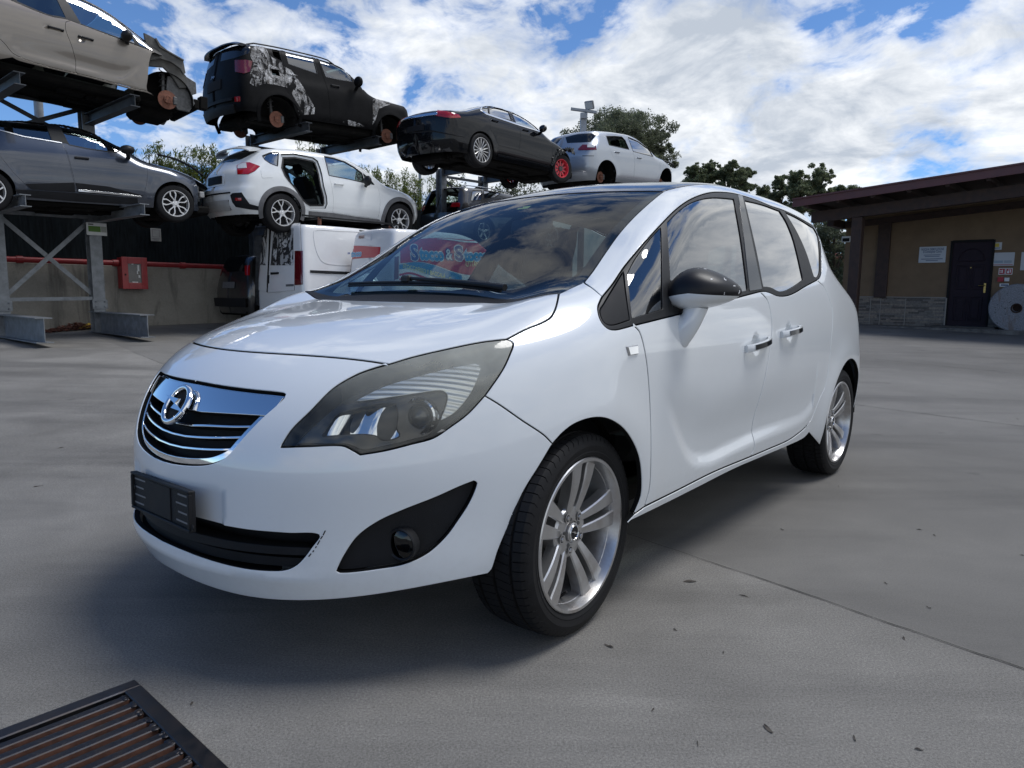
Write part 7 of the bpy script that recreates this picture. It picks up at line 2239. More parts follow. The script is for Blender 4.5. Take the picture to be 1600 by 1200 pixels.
WALL0 = P2 - OUT * 1.0
def build_wall():
    m, nt, b = nodes_of('stained_concrete_wall')
    tcv = None
    big = nnoise(nt, 0.9, 6, 0.65, dist=0.5); streak = nnoise(nt, 2.6, 7, 0.65, stretch=(1, 1, 0.16), dist=0.7); fine = nnoise(nt, 30, 5, 0.7)
    c = nramp(nt, nmath(nt, 'ADD', nmath(nt, 'MULTIPLY', big, 0.7), nmath(nt, 'MULTIPLY', fine, 0.3)), (0.32, (0.20, 0.19, 0.165)), (0.68, (0.36, 0.34, 0.30)))
    c = nmix(nt, nmath(nt, 'MULTIPLY', nramp(nt, streak, (0.54, 0.0), (0.68, 1.0)), 0.75), c, (0.07, 0.066, 0.06))
    nt.links.new(c, b.inputs['Base Color']); b.inputs['Roughness'].default_value = 0.92
    nbump(nt, b, fine, 0.35, 0.01)
    pa, pb = at_line(-260, 414, WALL0, ROW), at_line(900, 424, WALL0, ROW)
    zt = at_line(180, 415, WALL0, ROW)[2]
    L = np.linalg.norm((pb - pa)[:2]); base = np.array([pa[0], pa[1], 0.0])
    R = np.stack([ROW, -OUT, UPZ], 1)
    mb = MB(); mb.X = (R, (0, 0, 0))
    ztl = []
    n = 24
    for i in range(n):
        x0, x1 = L * i / n, L * (i + 1) / n
    mb.box((L / 2, 0.15, zt / 2 - 0.1), (L, 0.30, zt + 0.2), 0.01)
    w = mb.build('concrete_wall', m, loc=tuple(base)); tag(w, 'low stained concrete wall behind the racks, under the dark netting', 'wall')
    # dark shade net on a fence above it
    nm, nt, b = nodes_of('shade_net')
    wv = nnoise(nt, 26, 3, 0.6, stretch=(1, 1, 0.12))
    nt.links.new(nramp(nt, wv, (0.35, (0.004, 0.006, 0.008)), (0.7, (0.012, 0.018, 0.022))), b.inputs['Base Color']); b.inputs['Roughness'].default_value = 0.9
    b.inputs['Specular IOR Level'].default_value = 0.15
    root = thing('net_fence', 'black green shade net fence standing on the concrete wall', 'fence', (pa[0], pa[1], zt))
    fh = 1.75
    N = 220; V = []; rnd = random.Random(3)
    for i in range(N + 1):
        x = L * i / N; y = 0.16 + 0.012 * math.sin(x * 5.3) + 0.008 * math.sin(x * 13.1 + 1)
        for k in range(5):
            q = R @ np.array([x, y, 0]); V.append((q[0], q[1], fh * k / 4 + (0.02 * math.sin(x * 2.2) if k == 4 else 0)))
        for k in range(5):
            q = R @ np.array([x, y + 0.006, 0]); V.append((q[0], q[1], fh * k / 4 + (0.02 * math.sin(x * 2.2) if k == 4 else 0)))
    F = []
    for i in range(N):
        for k in range(4):
            a = i * 10 + k; F.append((a, a + 10, a + 11, a + 1)); a += 5; F.append((a, a + 1, a + 11, a + 10))
    mb = MB(); mb.add(V, F); mb.build('net', nm, root)
    for i in range(int(L / 2.5) + 1):
        mb = MB(); q = R @ np.array([min(i * 2.5 + 0.6, L), 0.20, 0]); mb.tube([(q[0], q[1], 0.0), (q[0], q[1], fh + 0.05)], 0.025, 8); mb.build('fence_post', DARKSTEEL, root)
    # red fire main
    q0, q1 = at_line(-60, 410.5, WALL0 + OUT * 0.10, ROW), at_line(352, 411, WALL0 + OUT * 0.10, ROW)
    q0[2] = q1[2] = at_line(180, 411, WALL0 + OUT * 0.10, ROW)[2]
    root = thing('fire_pipe', 'dark red water pipe running along the top of the concrete wall', 'pipe', tuple(q0))
    d = q1 - q0
    mb = MB(); mb.tube([(0, 0, 0), tuple(d)], 0.050, 12); mb.build('pipe', REDPAINT, root)
    for t in (0.18, 0.52, 0.565, 0.80):
        mb = MB(); c = d * t; e = ROW * 0.05; mb.tube([tuple(c - e), tuple(c + e)], 0.064, 12); mb.build('coupling', REDPAINT, root)
    # hose cabinet
    c = at_line(210, 427, WALL0 + OUT * 0.20, ROW)
    R2 = np.stack([ROW, -OUT, UPZ], 1)
    root = thing('fire_hose_cabinet', 'red fire hose cabinet with a dark glass door on the concrete wall', 'cabinet', tuple(c))
    def cb(nm, c_, s_, m_, ch=0.004, tilt=0.0):
        mb = MB(); mb.X = (R2, (0, 0, 0)); mb.box(c_, s_, ch, rotmat('Z', tilt)); return mb.build(nm, m_, root)
    W, H = 0.46, 0.58
    RED = mat('cabinet_red', (0.34, 0.012, 0.016), 0.4, coat=0.3, var=0.2)
    cb('box', (0, 0.09, 0), (W, 0.20, H), RED)
    for s_ in (-1, 1): cb('door_frame', (s_ * (W / 2 - 0.055), -0.022, 0), (0.11, 0.022, H + 0.02), RED)
    for s_ in (-1, 1): cb('door_frame', (0, -0.022, s_ * (H / 2 - 0.05)), (W - 0.22, 0.022, 0.12), RED)
    cb('door_glass', (0, -0.014, 0), (W - 0.20, 0.008, H - 0.16), mat('dirty_dark_glass', (0.05, 0.045, 0.042), 0.15, coat=0.6, var=0.5, vscale=12))
    for (x, z, sx, sz) in ((0.07, 0.10, 0.035, 0.12), (0.05, 0.02, 0.02, 0.06), (0.08, -0.06, 0.03, 0.05), (-0.03, 0.17, 0.04, 0.03)): cb('torn_label', (x, -0.0185, z), (sx, 0.001, sz), SIGNWHITE, 0)
    cb('logo_print', (0.0, -0.0185, -0.17), (0.10, 0.001, 0.025), SIGNWHITE, 0)
    cb('lock', (-0.175, -0.036, -0.03), (0.03, 0.012, 0.03), DARK)
    # small white sign on the net
    c = at_line(243.5, 367, WALL0 + OUT * -0.12, ROW)
    root = thing('hydrant_sign', 'small white square sign hanging on the dark net', 'sign', tuple(c))
    def sg(nm, c_, s_, m_, ch=0.0):
        mb = MB(); mb.X = (R2, (0, 0, 0)); mb.box(c_, s_, ch); return mb.build(nm, m_, root)
    sg('sign_board', (0, 0, 0), (0.20, 0.012, 0.25), mat('aged_white_sign', (0.42, 0.42, 0.40), 0.6, var=0.15), 0.004)
    for c_, s_ in (((0, -0.007, 0.10), (0.14, 0.002, 0.008)), ((0, -0.007, -0.04), (0.14, 0.002, 0.008)), ((-0.066, -0.007, 0.03), (0.008, 0.002, 0.132)), ((0.066, -0.007, 0.03), (0.008, 0.002, 0.132)), ((0, -0.007, -0.075), (0.15, 0.002, 0.012)), ((0, -0.007, -0.10), (0.10, 0.002, 0.012))):
        sg('print_line', c_, s_, mat('grey_print', (0.2, 0.2, 0.2), 0.6))
    # leaf litter and a yellow rag at the foot of the wall
    rnd = random.Random(11); mb = MB()
    lit = mat('red_brown_leaf_litter', (0.12, 0.045, 0.03), 0.9, var=0.6, vscale=60)
    A, B_ = on_ground(62, 521), on_ground(152, 514)
    for k in range(900):
        t = rnd.random(); s_ = abs(rnd.gauss(0, 0.16)); p = A + (B_ - A) * (t ** 0.8) - OUT * (rnd.uniform(-0.1, 0.35)) ; h = max(0, 0.11 * math.sin(math.pi * t ** 1.6) * rnd.random())
        c = np.array([p[0], p[1], float(gz(p[0], p[1])) + 0.01 + h]); a = rnd.uniform(0, 6.28); l = rnd.uniform(0.02, 0.05)
        Rr = rotmat('Z', a) @ rotmat('X', rnd.uniform(-0.9, 0.9))
        mb.add(np.array([(-l, 0, 0), (0, -l * 0.4, 0.004), (l, 0, 0), (0, l * 0.4, 0.004)]) @ Rr.T + c, [(0, 1, 2, 3)])
    tag(mb.build('leaf_litter', lit), kind='stuff')
    p = on_ground(137, 514); p = p + OUT * 0.02
    mb = MB(); V = []; nu = 22
    for i in range(nu):
        for j in range(10):
            x = (i / (nu - 1) - 0.5) * 0.34; y = (j / 9 - 0.5) * 0.16
            h = 0.07 * math.exp(-(x / 0.14) ** 2 - (y / 0.06) ** 2) * (1 + 0.5 * math.sin(31 * x + 3 * math.sin(40 * y))) + 0.012
            q = ROW * x + OUT * y; V.append((q[0], q[1], h))
    mb.add(V, [(i * 10 + j, (i + 1) * 10 + j, (i + 1) * 10 + j + 1, i * 10 + j + 1) for i in range(nu - 1) for j in range(9)])
    tag(mb.build('yellow_rag', mat('yellow_cloth', (0.45, 0.30, 0.04), 0.9, var=0.4, vscale=30), loc=(p[0], p[1], p[2])), 'crumpled yellow rag in the leaf litter at the wall foot', 'rag')

# ------------------------------------------------------------------ vans
def print_mat():
    m, nt, b = nodes_of('black_white_window_print')
    n = nnoise(nt, 2.0, 2, 0.5, dist=2.2); n2 = nnoise(nt, 17, 4, 0.6, dist=1.0)
    k = nmath(nt, 'ADD', nmath(nt, 'MULTIPLY', n, 0.8), nmath(nt, 'MULTIPLY', n2, 0.25))
    nt.links.new(nramp(nt, k, (0.485, (0.62, 0.62, 0.62)), (0.50, (0.45, 0.45, 0.45)), (0.515, (0.04, 0.04, 0.042)), (0.60, (0.03, 0.03, 0.03)), (0.615, (0.4, 0.4, 0.4))), b.inputs['Base Color'])
    b.inputs['Roughness'].default_value = 0.35
    return m

def van_body(H, Wh, R0, L):
    return Body(L, [(-0.95, 0.80), (-0.8, 0.95), (-0.4, 1.10), (0.0, 1.20), (0.2, 1.27), (0.7, H - 0.30), (1.05, H - 0.10), (1.5, H - 0.01), (2.2, H), (R0, H - 0.02), (R0 + 0.5, H - 0.05)],
                [(0.05, Wh - 0.12), (0.22, Wh - 0.05), (0.4, Wh - 0.01), (0.7, Wh), (1.0, Wh - 0.015), (1.3, Wh - 0.05), (H - 0.1, Wh - 0.13), (H + 0.1, Wh - 0.18)],
                [(0.1, -0.74), (0.4, -0.84), (0.7, -0.82), (0.9, -0.7), (1.1, -0.4)], [(0.1, R0 - 0.06), (0.3, R0), (0.9, R0), (1.2, R0 - 0.02), (H - 0.1, R0 - 0.09), (H + 0.1, R0 - 0.14)],
                kf=(0.4, 0.4), kr=0.06, end_blend=(0.12, 0.09), blend=(0.10, 0.10, 1.0), crown=[(-1, 0.05), (3.6, 0.035)], arches=((0, 0.31, 0.35), (L, 0.31, 0.35)), flare=0.01)

def build_van1():
    B = van_body(1.99, 0.86, 3.40, 2.58)
    w = Wreck('parked_van', 'white panel van with picture prints on its rear door windows, under the crossover', 'van', (-2.013, 15.6, 0.29), 42.0, 0.0, B, VANWHITE, 'white vans below the racks')
    z = lambda *p: crop(380, 330, 3.81, *p)
    w.shell([], low=0.24); w.tops(0.10, 1.0)
    pm = print_mat()
    one = lambda nm, pts, m, off, fl=0.01, par=None: w.part(nm, [w.loop(z(*pts))], m, 0.05, off=off, flange=fl, both=False, parent=par)[0]
    dl = one('rear_door', ((70, 92), (158, 78), (140, 478), (58, 462)), VANWHITE, 0.010, 0.02)
    dr = one('rear_door', ((172, 78), (340, 74), (345, 235), (308, 236), (306, 470), (150, 485)), VANWHITE, 0.012, 0.02)
    one('door_window', ((82, 115), (146, 104), (136, 322), (72, 318)), pm, 0.016, 0.006, dl); one('door_window', ((188, 108), (302, 102), (302, 322), (168, 322)), pm, 0.018, 0.006, dr)
    one('seam_strip', ((160, 75), (171, 75), (150, 486), (141, 482)), DARK, 0.008, 0.0)
    one('tail_lamp', ((312, 238), (354, 236), (354, 436), (309, 440)), DRED_LENS, 0.012, 0.02); one('tail_lamp', ((50, 212), (62, 210), (58, 330), (47, 330)), DRED_LENS, 0.012, 0.02)
    one('handle', ((172, 366), (216, 364), (216, 374), (172, 378)), TRIM, 0.034, 0.02, dr); one('lock_cover', ((148, 380), (160, 380), (158, 430), (146, 430)), TRIM, 0.02, 0.01, dr)
    one('rub_strip', ((398, 352), (500, 356), (640, 362), (640, 376), (500, 372), (400, 366)), TRIM, 0.016, 0.02)
    q = w.loop(z((420, 118), (450, 106), (560, 112), (690, 120), (720, 140), (700, 300), (640, 322), (520, 318), (470, 300), (440, 250), (424, 190)), corners=())
    qq = B.to2d('side', q); 
    w.part('pressed_panel', [q, B.chart('side', shrink(qq, 0.022))], VANWHITE, 0.03, off=0.006, flange=0.008, both=False)
    one('side_door_slot', ((690, 112), (860, 134), (860, 142), (692, 122)), DARK, 0.004, 0.0)
    one('lettering_strip', ((258, 436), (305, 434), (305, 446), (258, 448)), GREYPLAST, 0.016, 0.002, dr)
    mb = MB()
    for u in (1.3, 2.9):
        c = B.chart('top', np.array([[u, 0.0]]))[0]
        mb.beam((u, -0.70, c[2] + 0.09), (u, 0.70, c[2] + 0.09), 0.04, 0.03)
        for s_ in (-1, 1): mb.box((u, 0.62 * s_, c[2] + 0.03), (0.06, 0.05, 0.14), 0.01, mi=1)
    for y in (0.55, -0.2):
        c = B.chart('top', np.array([[2.1, y]]))[0]; mb.beam((1.0, y, c[2] + 0.13), (3.2, y, c[2] + 0.13), 0.035, 0.03)
    mb.build('roof_bars', [TRIM, DISC], w.root)
    one('brake_light', ((150, 72), (190, 66), (192, 72), (150, 80)), DRED_LENS, 0.012, 0.01)
    w.under(0.20, half=0.70, seats=False)
    for u in (0, 2.58):
        for sd_ in (1, -1): wheel(w.root, (u, sd_ * 0.74, 0.31), sd_, 0.31, 0.19, 0.20, style_multi(8, 0.018, 0.022), SILVERPLAST, blocks=40, groove=0)

def build_van2():
    B = van_body(1.96, 0.80, 3.04, 2.45)
    w = Wreck('delivery_van', 'small delivery van with red and blue fish shop lettering seen through the windscreen', 'van', (-0.449, 14.64, 0.30), 46.0, 0.0, B, VANWHITE, 'white vans below the racks', 0.958)
    w.root['label'] = 'small white delivery van lettered in red and blue, seen through the minivan windscreen'
    z7 = lambda *p: crop(620, 280, 5.333, *p); z4 = lambda *p: crop(430, 270, 4.848, *p)
    w.shell([], low=0.24); w.tops(0.10, 1.0)
    RED = mat('print_red', (0.50, 0.012, 0.035), 0.3, coat=0.5); CY = mat('print_cyan', (0.02, 0.25, 0.48), 0.3, coat=0.5); NAVY = mat('print_navy', (0.012, 0.04, 0.20), 0.3, coat=0.5)
    LB = mat('print_light_blue', (0.04, 0.33, 0.60), 0.3, coat=0.5); WH = mat('print_white', (0.8, 0.8, 0.8), 0.4); YE = mat('print_yellow', (0.75, 0.70, 0.30), 0.4)
    def one(nm, pts, m, off, corners=None): return w.part(nm, [w.loop(pts, corners)], m, 0.04, off=off, flange=0.0, both=False)[0]
    one('red_panel', z7((30, 520), (190, 498), (350, 490), (560, 503), (780, 518), (800, 545), (800, 800), (620, 800), (540, 788), (450, 762), (330, 718), (200, 690), (28, 700)), RED, 0.004, (0, 5, 6, 7, 12))
    one('white_stripe', z7((330, 500), (400, 503), (560, 525), (760, 540), (790, 560), (790, 548), (760, 528), (560, 512), (400, 495)), WH, 0.008, ())
    one('blue_band', z7((20, 712), (160, 692), (300, 716), (420, 760), (540, 800), (540, 880), (400, 868), (330, 826), (240, 786), (110, 742), (20, 752)), CY, 0.006, (0, 4, 5, 10))
    one('white_field', z7((20, 752), (110, 742), (240, 786), (330, 826), (400, 868), (540, 880), (540, 960), (20, 960)), WH, 0.004, (0, 5, 6, 7))
    one('red_stripe', z7((20, 790), (110, 775), (230, 812), (310, 850), (360, 890), (340, 892), (290, 858), (220, 826), (110, 792), (20, 806)), RED, 0.008, (0, 4, 5, 9))
    one('red_stripe', z7((20, 826), (110, 812), (200, 845), (260, 885), (240, 888), (190, 858), (110, 828), (20, 842)), RED, 0.008, (0, 3, 4, 7))
    v = 0.80
    def side_text(txt, a, b, h0, m, off, nm, bold=0.0, back=None, bb=0.006):
        """text whose baseline runs from pixel a to pixel b on the van's side"""
        A, C = w.fr.cast(B, [a, b], 3.0, 34.0, 420); d = C - A; L = np.linalg.norm(d); d /= L
        g = B.grad(A[None])[0]; up = np.cross(g, d); 
        if up[2] < 0: up = -up
        objs = []
        for mm, bo, of in (([(back, bb, off - 0.003)] if back else []) + [(m, bold, off)]):
            o = text_obj(nm, txt, h0, mm, 0.0005, 'LEFT', bo)
            wd = max(v_.co.x for v_ in o.data.vertices) - min(v_.co.x for v_ in o.data.vertices); x0 = min(v_.co.x for v_ in o.data.vertices)
            k = L / wd if not objs else objs[0]
            if not objs: objs.append(k); objs.append(x0)
            o.data.transform(Matrix.Translation((-objs[1], 0, 0))); o.data.transform(Matrix.Diagonal((k, 1, 1, 1)))
            M = Matrix.Identity(4); nn = np.cross(d, up)
            for i in range(3): M[i][0] = d[i]; M[i][1] = up[i]; M[i][2] = nn[i]; M[i][3] = (A + g * of)[i]
            o.parent = w.root; o.matrix_local = M
    P_ = lambda x, y: z7((x, y))[0]
    side_text('S', P_(108, 618), P_(182, 621), 0.38, NAVY, 0.012, 'lettering', 0.014, WH, 0.030)
    side_text('tocco', P_(180, 624), P_(392, 636), 0.30, LB, 0.012, 'lettering', 0.016, WH, 0.030)
    side_text('&', P_(398, 630), P_(470, 634), 0.28, WH, 0.012, 'lettering', 0.004, NAVY, 0.024)
    side_text('S', P_(474, 622), P_(556, 626), 0.38, NAVY, 0.012, 'lettering', 0.014, WH, 0.030)
    side_text('tocco', P_(552, 636), P_(762, 645), 0.30, LB, 0.012, 'lettering', 0.016, WH, 0.030)
    side_text('CITTANOVA', P_(570, 708), P_(745, 712), 0.15, YE, 0.012, 'lettering', 0.002)
    side_text('STOCCAFISSO E BACCAL\u00c0', P_(48, 722), P_(402, 812), 0.11, YE, 0.012, 'lettering', 0.002)
    side_text('- G', P_(412, 822), P_(450, 838), 0.11, YE, 0.012, 'lettering', 0.002)
    # tail: small red panel, brake light, plate
    one('red_panel', z4((548, 562), (600, 552), (760, 560), (800, 562), (790, 640), (640, 648), (535, 660)), RED, 0.006, (0, 3, 4, 6))
    def tail_text(txt, a, b, h0, m, back):
        side_text(txt, a, b, h0, m, 0.014, 'lettering', 0.006, back, 0.014)
    tail_text('S', z4((551, 612))[0], z4((575, 611))[0], 0.24, NAVY, WH); tail_text('tocco', z4((580, 618))[0], z4((660, 612))[0], 0.18, LB, WH)
    one('brake_light', z4((636, 476), (678, 474), (672, 496), (634, 498)), DRED_LENS, 0.010)
    one('window_panel', z4((545, 520), (760, 512), (770, 548), (540, 556)), VANWHITE, 0.003)
    w.part('tail_lamp', [w.loop(z4((905, 640), (935, 632), (932, 800), (902, 812)))], DRED_LENS, 0.05, off=0.01, flange=0.01)
    w.under(0.20, half=0.66, seats=False)
    for u in (0, 2.45):
        for sd_ in (1, -1): wheel(w.root, (u, sd_ * 0.70, 0.30), sd_, 0.30, 0.18, 0.19, style_multi(8, 0.018, 0.022), SILVERPLAST, blocks=40, groove=0)

def build_stub():
    """cut-off tail of a dark car standing along the wall"""
    B = Body(2.65, [(-1.0, 0.58), (-0.8, 0.74), (0.35, 1.05), (1.2, 1.43), (1.6, 1.52), (2.2, 1.53), (2.8, 1.50), (3.3, 1.45), (3.6, 1.38)],
             side_profile(0.76, 1.0, 1.5, 0.14), [(0.1, -0.74), (0.4, -0.86), (0.9, -0.5)], [(0.1, 3.30), (0.3, 3.45), (0.6, 3.50), (0.9, 3.47), (1.1, 3.42), (1.4, 3.32), (1.6, 3.2)], arches=(), kr=0.2)
    R0 = np.array([-5.72, 14.42]); th = math.radians(42)
    pos = R0 + 3.47 * np.array([math.sin(th), math.cos(th)])
    w = Wreck('cut_car_tail', 'cut-off tail of a dark car with a red lamp, beside the white van', 'car part', (pos[0], pos[1], 0.30), 42.0, 0.0, B, ANTHRA)
    w.shell([], s_front=3.42, low=0.30, arch=((0, 0.3, 0.1), (0, 0.3, 0.1)))
    w.part('roof', [B.chart('top', np.array([(3.10, 0.50), (3.25, 0.48), (3.25, -0.48), (3.10, -0.50)]))], ANTHRA, 0.06, both=False, kind='top')
    w.part('tail_lamp', [w.loop(crop(0, 300, 4, (1532, 462), (1562, 458), (1562, 520), (1534, 520)))], RED_LENS, 0.03, off=0.012, flange=0.02)
    w.rear_panel('rear_window', 1.28, 1.0, 0.30, GLOSSBLACK, 0.0); w.rear_panel('number_plate_recess', 0.86, 0.5, 0.12, GREYPLAST, 0.006); w.rear_panel('bumper', 0.52, 1.4, 0.16, PLASTIC, 0.02, 0.05)
    mb = MB(); mb.box((3.25, 0, 0.36), (0.3, 1.2, 0.2), 0.04); mb.box((3.0, 0.3, 0.16), (0.12, 0.12, 0.33)); mb.box((3.0, -0.3, 0.16), (0.12, 0.12, 0.33)); mb.build('underbody', UNDER, w.root)

# ------------------------------------------------------------------ the office building on the right
def build_building():
    D = np.array([11.0, 18.1, 0.0]); E = OUT.copy(); Nn = np.array([-0.656, -0.755, 0.0])
    zf = 0.30
    loc = lambda px, py, m=0.0: at_line(px, py, D + Nn * m, E)
    kk = lambda p: float((p - D) @ E)
    k0 = kk(loc(1316, 450)); k1 = kk(loc(1600, 450)) + 7.0
    R = np.stack([E, -Nn, UPZ], 1)                      # local: x along the front, y into the building, z up
    ok = np.array([D[0], D[1], zf])
    brown = mat('brown_render', (0.185, 0.128, 0.078), 0.9, var=0.12, vscale=3, bump=0.12, bscale=120)
    wood = mat('dark_wood', (0.045, 0.026, 0.020), 0.65, var=0.4, vscale=8, bump=0.2, bscale=40)
    roofm = mat('brown_red_roof_metal', (0.115, 0.040, 0.036), 0.45, var=0.15, vscale=3)
    grout = mat('pale_grout', (0.30, 0.28, 0.25), 0.9)
    root = thing('office_building', 'low brown office building with a sloping red brown roof on timber posts', 'building', tuple(ok))
    def bx(nm, c, s_, m, ch=0.0, par=None, Rl=None):
        mb = MB(); mb.X = (R, (0, 0, 0)); mb.box(c, s_, ch, Rl); return mb.build(nm, m, par or root)
    # roof slope measured along the front edge
    fa, fb = loc(1240, 312, 2.7), loc(1600, 256, 2.7)
    sl = (fb[2] - fa[2]) / (kk(fb) - kk(fa)); zr = lambda k: fa[2] + (k - kk(fa)) * sl - zf
    dk = kk(loc(1482.8, 450)); dk2 = kk(loc(1546, 450)); dtop = loc(1482.8, 378.4)[2] - zf
    bz = loc(1400, 465)[2] - zf                         # top of the stone base
    # walls around the door opening
    th = 0.28
    def wallp(nm, x0, x1, z0, z1): return bx(nm, ((x0 + x1) / 2, th / 2, (z0 + z1) / 2), (x1 - x0, th, z1 - z0), brown)
    wt0 = zr(k0) - 0.45; wt1 = zr(k1) - 0.45
    def slopewall(x0, x1, z0):
        mb = MB(); mb.X = (R, (0, 0, 0))
        mb.prism([(x0, z0), (x1, z0), (x1, zr(x1) - 0.30), (x0, zr(x0) - 0.30)], th, (0, th, 0), (1, 0, 0), (0, 0, 1)); fix_normals(mb); return mb.build('wall', brown, root)
    slopewall(k0, dk, 0.0); slopewall(dk2, k1, 0.0); slopewall(dk, dk2, dtop)
    mb = MB(); mb.X = (R, (0, 0, 0)); mb.box((k0 + th / 2, 4.15, 1.4), (th, 7.7, 2.9)); mb.build('wall', brown, root)
    # stone ledger base, strip by strip
    rnd = random.Random(5); st = [mat('ledger_stone_%s' % n, c, 0.85, var=0.3, vscale=20) for n, c in (('grey', (0.19, 0.175, 0.155)), ('sand', (0.26, 0.225, 0.185)), ('dark', (0.125, 0.112, 0.10)))]
    for x0, x1 in ((k0, dk - 0.04), (dk2 + 0.04, k1)):
        mb = MB(); mb.X = (R, (0, 0, 0)); z = 0.02
        while z < bz - 0.02:
            h = rnd.choice((0.034, 0.045, 0.055)); h = min(h, bz - z); x = x0
            while x < x1:
                L = min(rnd.uniform(0.10, 0.42), x1 - x); d = rnd.uniform(0.014, 0.034)
                mb.box((x + L / 2, -d / 2, z + h / 2), (L - 0.003, d, h - 0.003), 0.0, mi=rnd.choice((0, 0, 1, 2))); x += L
            z += h
        o = mb.build('stone_cladding', st, root); o['kind'] = 'stuff'
        bx('base_cap', ((x0 + x1) / 2, -0.018, bz + 0.012), (x1 - x0, 0.05, 0.024), grout, 0.004)
    for px in (1360.5, 1376, 1415): bx('base_joint', (kk(loc(px, 480)), -0.020, bz / 2), (0.018, 0.045, bz - 0.04), grout)
    bx('base_joint', (dk - 0.03, -0.022, bz / 2), (0.03, 0.05, bz), grout)
    # kerb and step
    bx('kerb', ((k0 + k1) / 2 - 0.3, -0.32, -0.07), (k1 - k0 + 0.6, 0.60, 0.17), mat('old_kerb', (0.13, 0.125, 0.115), 0.95, var=0.5, vscale=6, bump=0.5, bscale=20), 0.03)
    bx('step', ((dk + dk2) / 2, -0.28, 0.035), (dk2 - dk + 0.5, 0.5, 0.05), mat('step_stone', (0.06, 0.058, 0.055), 0.8, var=0.3), 0.012)
    # door
    dm = mat('door_purple_black', (0.022, 0.014, 0.022), 0.6, spec=0.2, var=0.2, bump=0.1, bscale=60)
    W, H = dk2 - dk, dtop
    door = bx('door', ((dk + dk2) / 2, 0.05, H / 2 + 0.01), (W - 0.02, 0.05, H - 0.02), dm)
    for s_ in (-1, 1): bx('door_jamb', ((dk + dk2) / 2 + s_ * (W / 2 + 0.012), 0.02, H / 2), (0.05, 0.10, H + 0.05), DARK, par=door)
    bx('door_jamb', ((dk + dk2) / 2, 0.02, H + 0.012), (W, 0.10, 0.05), DARK, par=door)
    for sx in (-1, 1):
        for z0, z1 in ((0.20, 0.78), (0.98, 1.55)):
            cx = (dk + dk2) / 2 + sx * W * 0.19; w_ = W * 0.30
            for c, s_ in (((cx, 0.018, z0), (w_, 0.02, 0.03)), ((cx, 0.018, z1), (w_, 0.02, 0.03)), ((cx - w_ / 2, 0.018, (z0 + z1) / 2), (0.03, 0.02, z1 - z0)), ((cx + w_ / 2, 0.018, (z0 + z1) / 2), (0.03, 0.02, z1 - z0))): bx('door_moulding', c, s_, dm, 0.006, door)
            bx('door_panel', (cx, 0.019, (z0 + z1) / 2), (w_ - 0.10, 0.016, z1 - z0 - 0.10), dm, 0.007, door)
    mb = MB(); mb.X = (R, (0, 0, 0)); cx = (dk + dk2) / 2; r = W * 0.32; arc = [(cx + r * math.cos(a), 0.016, 1.66 + 0.30 * math.sin(a)) for a in np.linspace(0, math.pi, 18)]
    mb.tube(arc + [arc[0]], 0.012, 6); mb.build('door_arch', dm, door)
    brass = mat('brass', (0.45, 0.30, 0.10), 0.35, 1.0)
    hx = dk2 - 0.10; mb = MB(); mb.X = (R, (0, 0, 0)); mb.box((hx, 0.012, 1.00), (0.05, 0.012, 0.24), 0.004); mb.tube([(hx, 0.01, 1.06), (hx, -0.05, 1.06), (hx - 0.13, -0.055, 1.06)], 0.011, 8); mb.build('door_handle', brass, door)
    bx('threshold', (cx, 0.0, 0.012), (W, 0.06, 0.02), SATIN, par=door)
    mb = MB(); mb.X = (R, (0, 0, 0)); mb.lathe([(0, 0.01), (0.014, 0.01), (0.014, 0.03)], 12, c=(cx, 0, 1.5)); mb.build('peephole', brass, door)
    # roof, soffit boards, beams, posts
    kl = kk(fa); kr = k1
    def slab(nm, m0, m1, dz, t, m, x0=kl, x1=kr):
        mb = MB(); mb.X = (R, (0, 0, 0))
        mb.prism([(x0, zr(x0) + dz - t), (x1, zr(x1) + dz - t), (x1, zr(x1) + dz), (x0, zr(x0) + dz)], m1 - m0, (0, m1, 0), (1, 0, 0), (0, 0, 1)); fix_normals(mb); return mb.build(nm, m, root)
    slab('roof', -2.70, 9.0, 0.0, 0.05, roofm)
    slab('fascia', -2.76, -2.71, 0.012, 0.20, roofm)
    slab('gutter_lip', -2.80, -2.74, 0.02, 0.035, roofm)
    for i in range(24):
        y0 = -2.68 + i * 0.12; slab('soffit_board', y0, y0 + 0.112, -0.06, 0.025, wood)
    for k in np.arange(kl + 0.3, kr, 0.75):
        mb = MB(); mb.X = (R, (0, 0, 0)); mb.box((k, -1.30, zr(k) - 0.16), (0.09, 2.75, 0.14), 0.006); mb.build('rafter', wood, root)
    ba, bb = loc(1344, 339, 2.0), loc(1600, 307, 2.0); s2 = (bb[2] - ba[2]) / (kk(bb) - kk(ba)); zb = lambda k: ba[2] - zf + (k - kk(ba)) * s2
    mb = MB(); mb.X = (R, (0, 0, 0)); x0, x1 = kl + 0.25, kr
    mb.prism([(x0, zb(x0)), (x1, zb(x1)), (x1, zb(x1) + 0.26), (x0, zb(x0) + 0.26)], 0.20, (0, -1.90, 0), (1, 0, 0), (0, 0, 1)); fix_normals(mb); mb.build('beam', wood, root)
    mb = MB(); mb.X = (R, (0, 0, 0)); mb.prism([(k0, zb(k0) - 0.02), (x1, zb(x1) - 0.02), (x1, zb(x1) + 0.14), (k0, zb(k0) + 0.14)], 0.10, (0, -0.005, 0), (1, 0, 0), (0, 0, 1)); fix_normals(mb); mb.build('wall_plate', wood, root)
    pk = kk(loc(1336, 420, 2.0))
    for k in (pk, pk + 5.6):
        mb = MB(); mb.X = (R, (0, 0, 0)); mb.box((k, -2.0, zb(k) / 2 - 0.15), (0.24, 0.24, zb(k) + 0.28), 0.012); mb.build('timber_post', wood, root)
